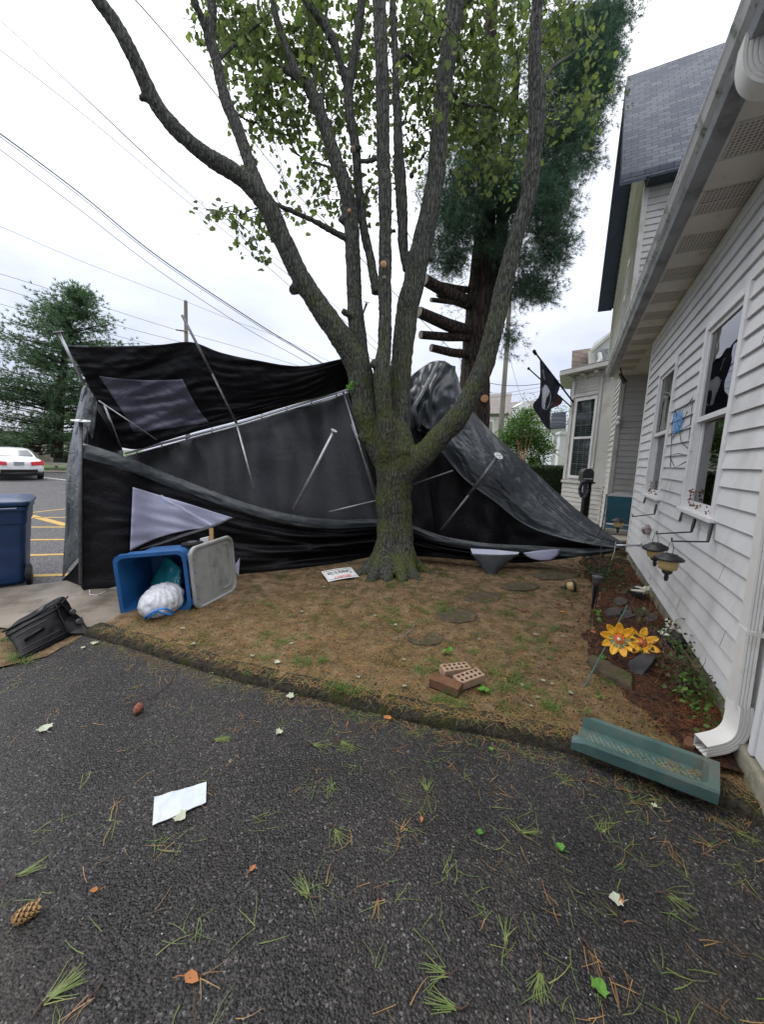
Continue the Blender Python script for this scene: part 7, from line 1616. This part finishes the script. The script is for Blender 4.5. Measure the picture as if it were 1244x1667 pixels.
for (x, y, l, n, a) in ((350, 1205, 'fanned green pine sprig on the driveway above the white sheet', 26, .4), (500, 1457, 'small green pine sprig below centre left of the driveway', 12, 2.6), (545, 1350, 'green and orange needle bundle right of the white sheet', 12, -.9), (80, 1625, 'thick green needle bundle at the lower left corner', 26, .9), (880, 1585, 'long green needle bundle near the bottom, left of the green maple leaf', 16, -2.1), (725, 1586, 'parallel green needle bundle near the bottom centre', 12, 3.1), (825, 1535, 'upright green needle bundle in the lower right half', 10, 1.2), (1090, 1460, 'crossed green needles right of the pale leaf', 8, -.7), (555, 1208, 'green needle sprig left of the centre kerb', 14, -.5), (850, 1355, 'small green needle star right of centre', 10, .2), (510, 1212, 'green needle sprig nearest the kerb centre', 9, .1), (740, 1640, 'yellow-green needle bundle at the bottom edge', 16, 2.9), (980, 1355, 'thin green needle star above the pale leaf', 8, .8), (30, 1425, 'green needle tuft by the left edge above the pale brown cone', 12, .6), (695, 1288, 'green needle tuft just below the kerb centre', 14, 1.5), (1200, 1355, 'green needle pair near the foundation block', 8, -.8), (850, 1345+12, 'tiny needle tuft beside the needle star', 5, 2.0)): sprig(x, y, l, n, a0=a)
for (x, y, l) in ((615, 1465, 'orange-brown needle cluster in the driveway middle'), (1030, 1290, 'orange needle cluster below the splash block'), (960, 1330-60, 'orange needle cluster left of the splash block end'), (1160, 1380, 'forked orange needles right of the driveway'), (960, 1545, 'orange needles above the green maple leaf'), (1000, 1600, 'rusty needles near the bottom right'), (330, 1590, 'single rusty curved needle bunch at the bottom left'), (145, 1625, 'rusty straight twig at the lower left')):
    sprig(x, y, l, 4, .07, mNeedO, .5, grp='dry needle clusters on the driveway')
# fallen leaves
def fleaf(x, y, s, m_, label, z=.006, grp='pale fallen leaves', rz=None, shape=LEAF):
    p = G(x, y, z); p.z = yz(p.x, p.y)+.006; o = thing('fallen_leaf', label, 'leaf', p, random.uniform(0, 6.28) if rz is None else rz, group=grp); mb = MB(); n = len(shape); rings = []
    c_ = random.uniform(.10, .35); 
    V = [(0, s*.4, .002)]+[(u*s, v*s, .003+abs(u)*s*c_+.006*random.random()) for u, v in shape]
    mb.add(V, [(0, i+1, (i+1) % n+1) for i in range(n)]); obj('blade', mb, m_, o, raw=True)
    mb = MB(); mb.tube([(0, 0, .003), (.004, -s*.35, .005), (.012, -s*.6, .003)], .0012, 4); obj('stalk', mb, m_, o, raw=True); return o
fleaf(75, 1190, .065, mLeafP, 'large pale leaf at the left of the driveway'); fleaf(288, 1326, .05, mLeafP, 'pale leaf lying on the lower edge of the white sheet', z=.012)
fleaf(1012, 1468, .045, mLeafP, 'pale leaf fragment beside a small orange one, lower right'); fleaf(1015, 1466, .03, mLeafO, 'small orange leaf touching the pale fragment, lower right', grp='orange leaves', shape=OV)
fleaf(974, 1618, .045, mLeafG, 'bright green maple leaf near the bottom right', grp='green leaves'); fleaf(300, 1590, .05, mLeafO, 'curled orange winged seed near the bottom left', grp='orange leaves', shape=OV)
fleaf(918, 1385, .035, mLeafG, 'small green leaf right of the driveway centre', grp='green leaves'); fleaf(785, 1357, .025, mLeafG, 'tiny green leaf in the middle of the driveway', grp='green leaves'); fleaf(458, 1190, .04, mLeafP, 'small pale leaf on the driveway left of centre'); fleaf(478, 1133, .055, mLeafP, 'pale leaf just below the kerb left of centre')
fleaf(444, 1104, .04, mLeafO, 'orange oval leaf on the kerb', grp='orange leaves', shape=OV); fleaf(346, 1095, .035, mLeafP, 'pale leaf just below the kerb at the left'); fleaf(455, 1087, .045, mLeafP, 'pale leaf on the soil just above the kerb at the left'); fleaf(155, 1046, .05, mLeafP, 'pale leaf beside the suitcase wheels'); fleaf(133, 1056, .03, mLeafP, 'small pale leaf in front of the suitcase')
fleaf(630, 1172, .045, mLeafO, 'orange leaf under the kerb centre', grp='orange leaves'); fleaf(686, 1330, .03, mLeafO, 'orange leaf right of the driveway centre', grp='orange leaves', shape=OV); fleaf(800, 1222, .025, mLeafG, 'small green leaf below the kerb right of centre', grp='green leaves'); fleaf(1070, 1315, .025, mLeafP, 'small pale chip leaf below the splash block')
fleaf(405, 1440-20, .03, mLeafO, 'small rust leaf left of the driveway centre', grp='orange leaves', shape=OV); fleaf(160, 1450, .03, mLeafO, 'small rust leaf curl at the left', grp='orange leaves', shape=OV); fleaf(1235, 1470-250, .02, mLeafO, 'tiny rust leaf by the foundation block', grp='orange leaves', shape=OV)
for (x, y) in ((526, 962), (558, 972), (492, 1002), (612, 1010), (474, 1060), (641, 1026), (582, 1112), (660, 1128), (778, 1050), (870, 1042), (915, 1045), (885, 1120), (900, 1125), (925, 1138), (876, 1145), (862, 1158), (408, 1078), (720, 1090+45), (848, 1127), (658, 1082), (300, 1034), (318, 1058), (960, 996-20), (922, 985)):
    fleaf(x, y, random.uniform(.022, .040), mLeafS, 'small pale fallen leaf on the bare soil between kerb and tree', grp='small pale leaves on the bare soil')
for (x, y) in ((905, 988), (968, 1040), (1000, 1085), (915, 1005), (880, 975), (850, 1000)): fleaf(x, y, .05, mLeafO if y > 1000 else mNeedR, 'brown curled leaf on the soil at the right side of the yard', grp='brown leaves on the soil')
# cones
def cone(x, y, r, L_, label, m_=mCone, rz=.4):
    p = G(x, y, .01); o = thing('pine_cone', label, 'pine cone', p+Vector((0, 0, r*.7)), rz); mb = MB()
    for k in range(46):
        f = k/46; a = k*2.4; rr = r*math.sin(math.pi*(.12+.80*f))**.8; q = Vector((L_*(f-.5), math.cos(a)*rr*.6, math.sin(a)*rr*.6)); d = Vector((.5, math.cos(a), math.sin(a))).normalized(); s = Vector((0, -math.sin(a), math.cos(a)))
        e = q+d*r*.62; mb.add([q-s*.004, q+s*.004, e+s*.007, e-s*.007, e+d*.004+Vector((.006, 0, 0))], [(0, 1, 2, 3), (3, 2, 4)])
    obj('scales', mb, m_, o, raw=True, solid=.0015); mb = MB(); mb.tube([(-L_*.5, 0, 0), (0, 0, 0), (L_*.48, 0, 0)], [r*.3, r*.5, r*.15], 8); obj('core', mb, mTwig, o, raw=True); return o
cone(224, 1157, .017, .065, 'reddish closed pine cone on the driveway left of centre', rz=1.9); cone(40, 1493, .018, .065, 'pale brown opened pine cone at the left edge', mat('tan_cone', (.25, .14, .06), (.5, .32, .14), rough=.8, scale=40), rz=.8)
cone(1035, 940, .02, .06, 'small dark cone in the bed near the white and black planter', mPineBark)
tw_ = thing('bare_twig', 'thin curved bare twig on the driveway above the reddish cone', 'twig', G(245, 1120, .005)); m = MB(); m.tube([G(202, 1148, .008), G(225, 1140, .014), G(250, 1130, .014), (G(275, 1112, .012)), G(288, 1088, .02)], [.0025, .003, .003, .003, .002], 5); obj('stick', m, mTwig, tw_)
tw_ = thing('bare_twig', 'grey twig lying on the soil in the middle of the yard', 'twig', G(660, 1030, .05)); m = MB(); m.tube([G(640, 1040, .07), G(660, 1033, .09), G(672, 1022, .08), G(674, 1014, .08)], [.004, .005, .004, .002], 5); obj('stick', m, mPoleW, tw_)
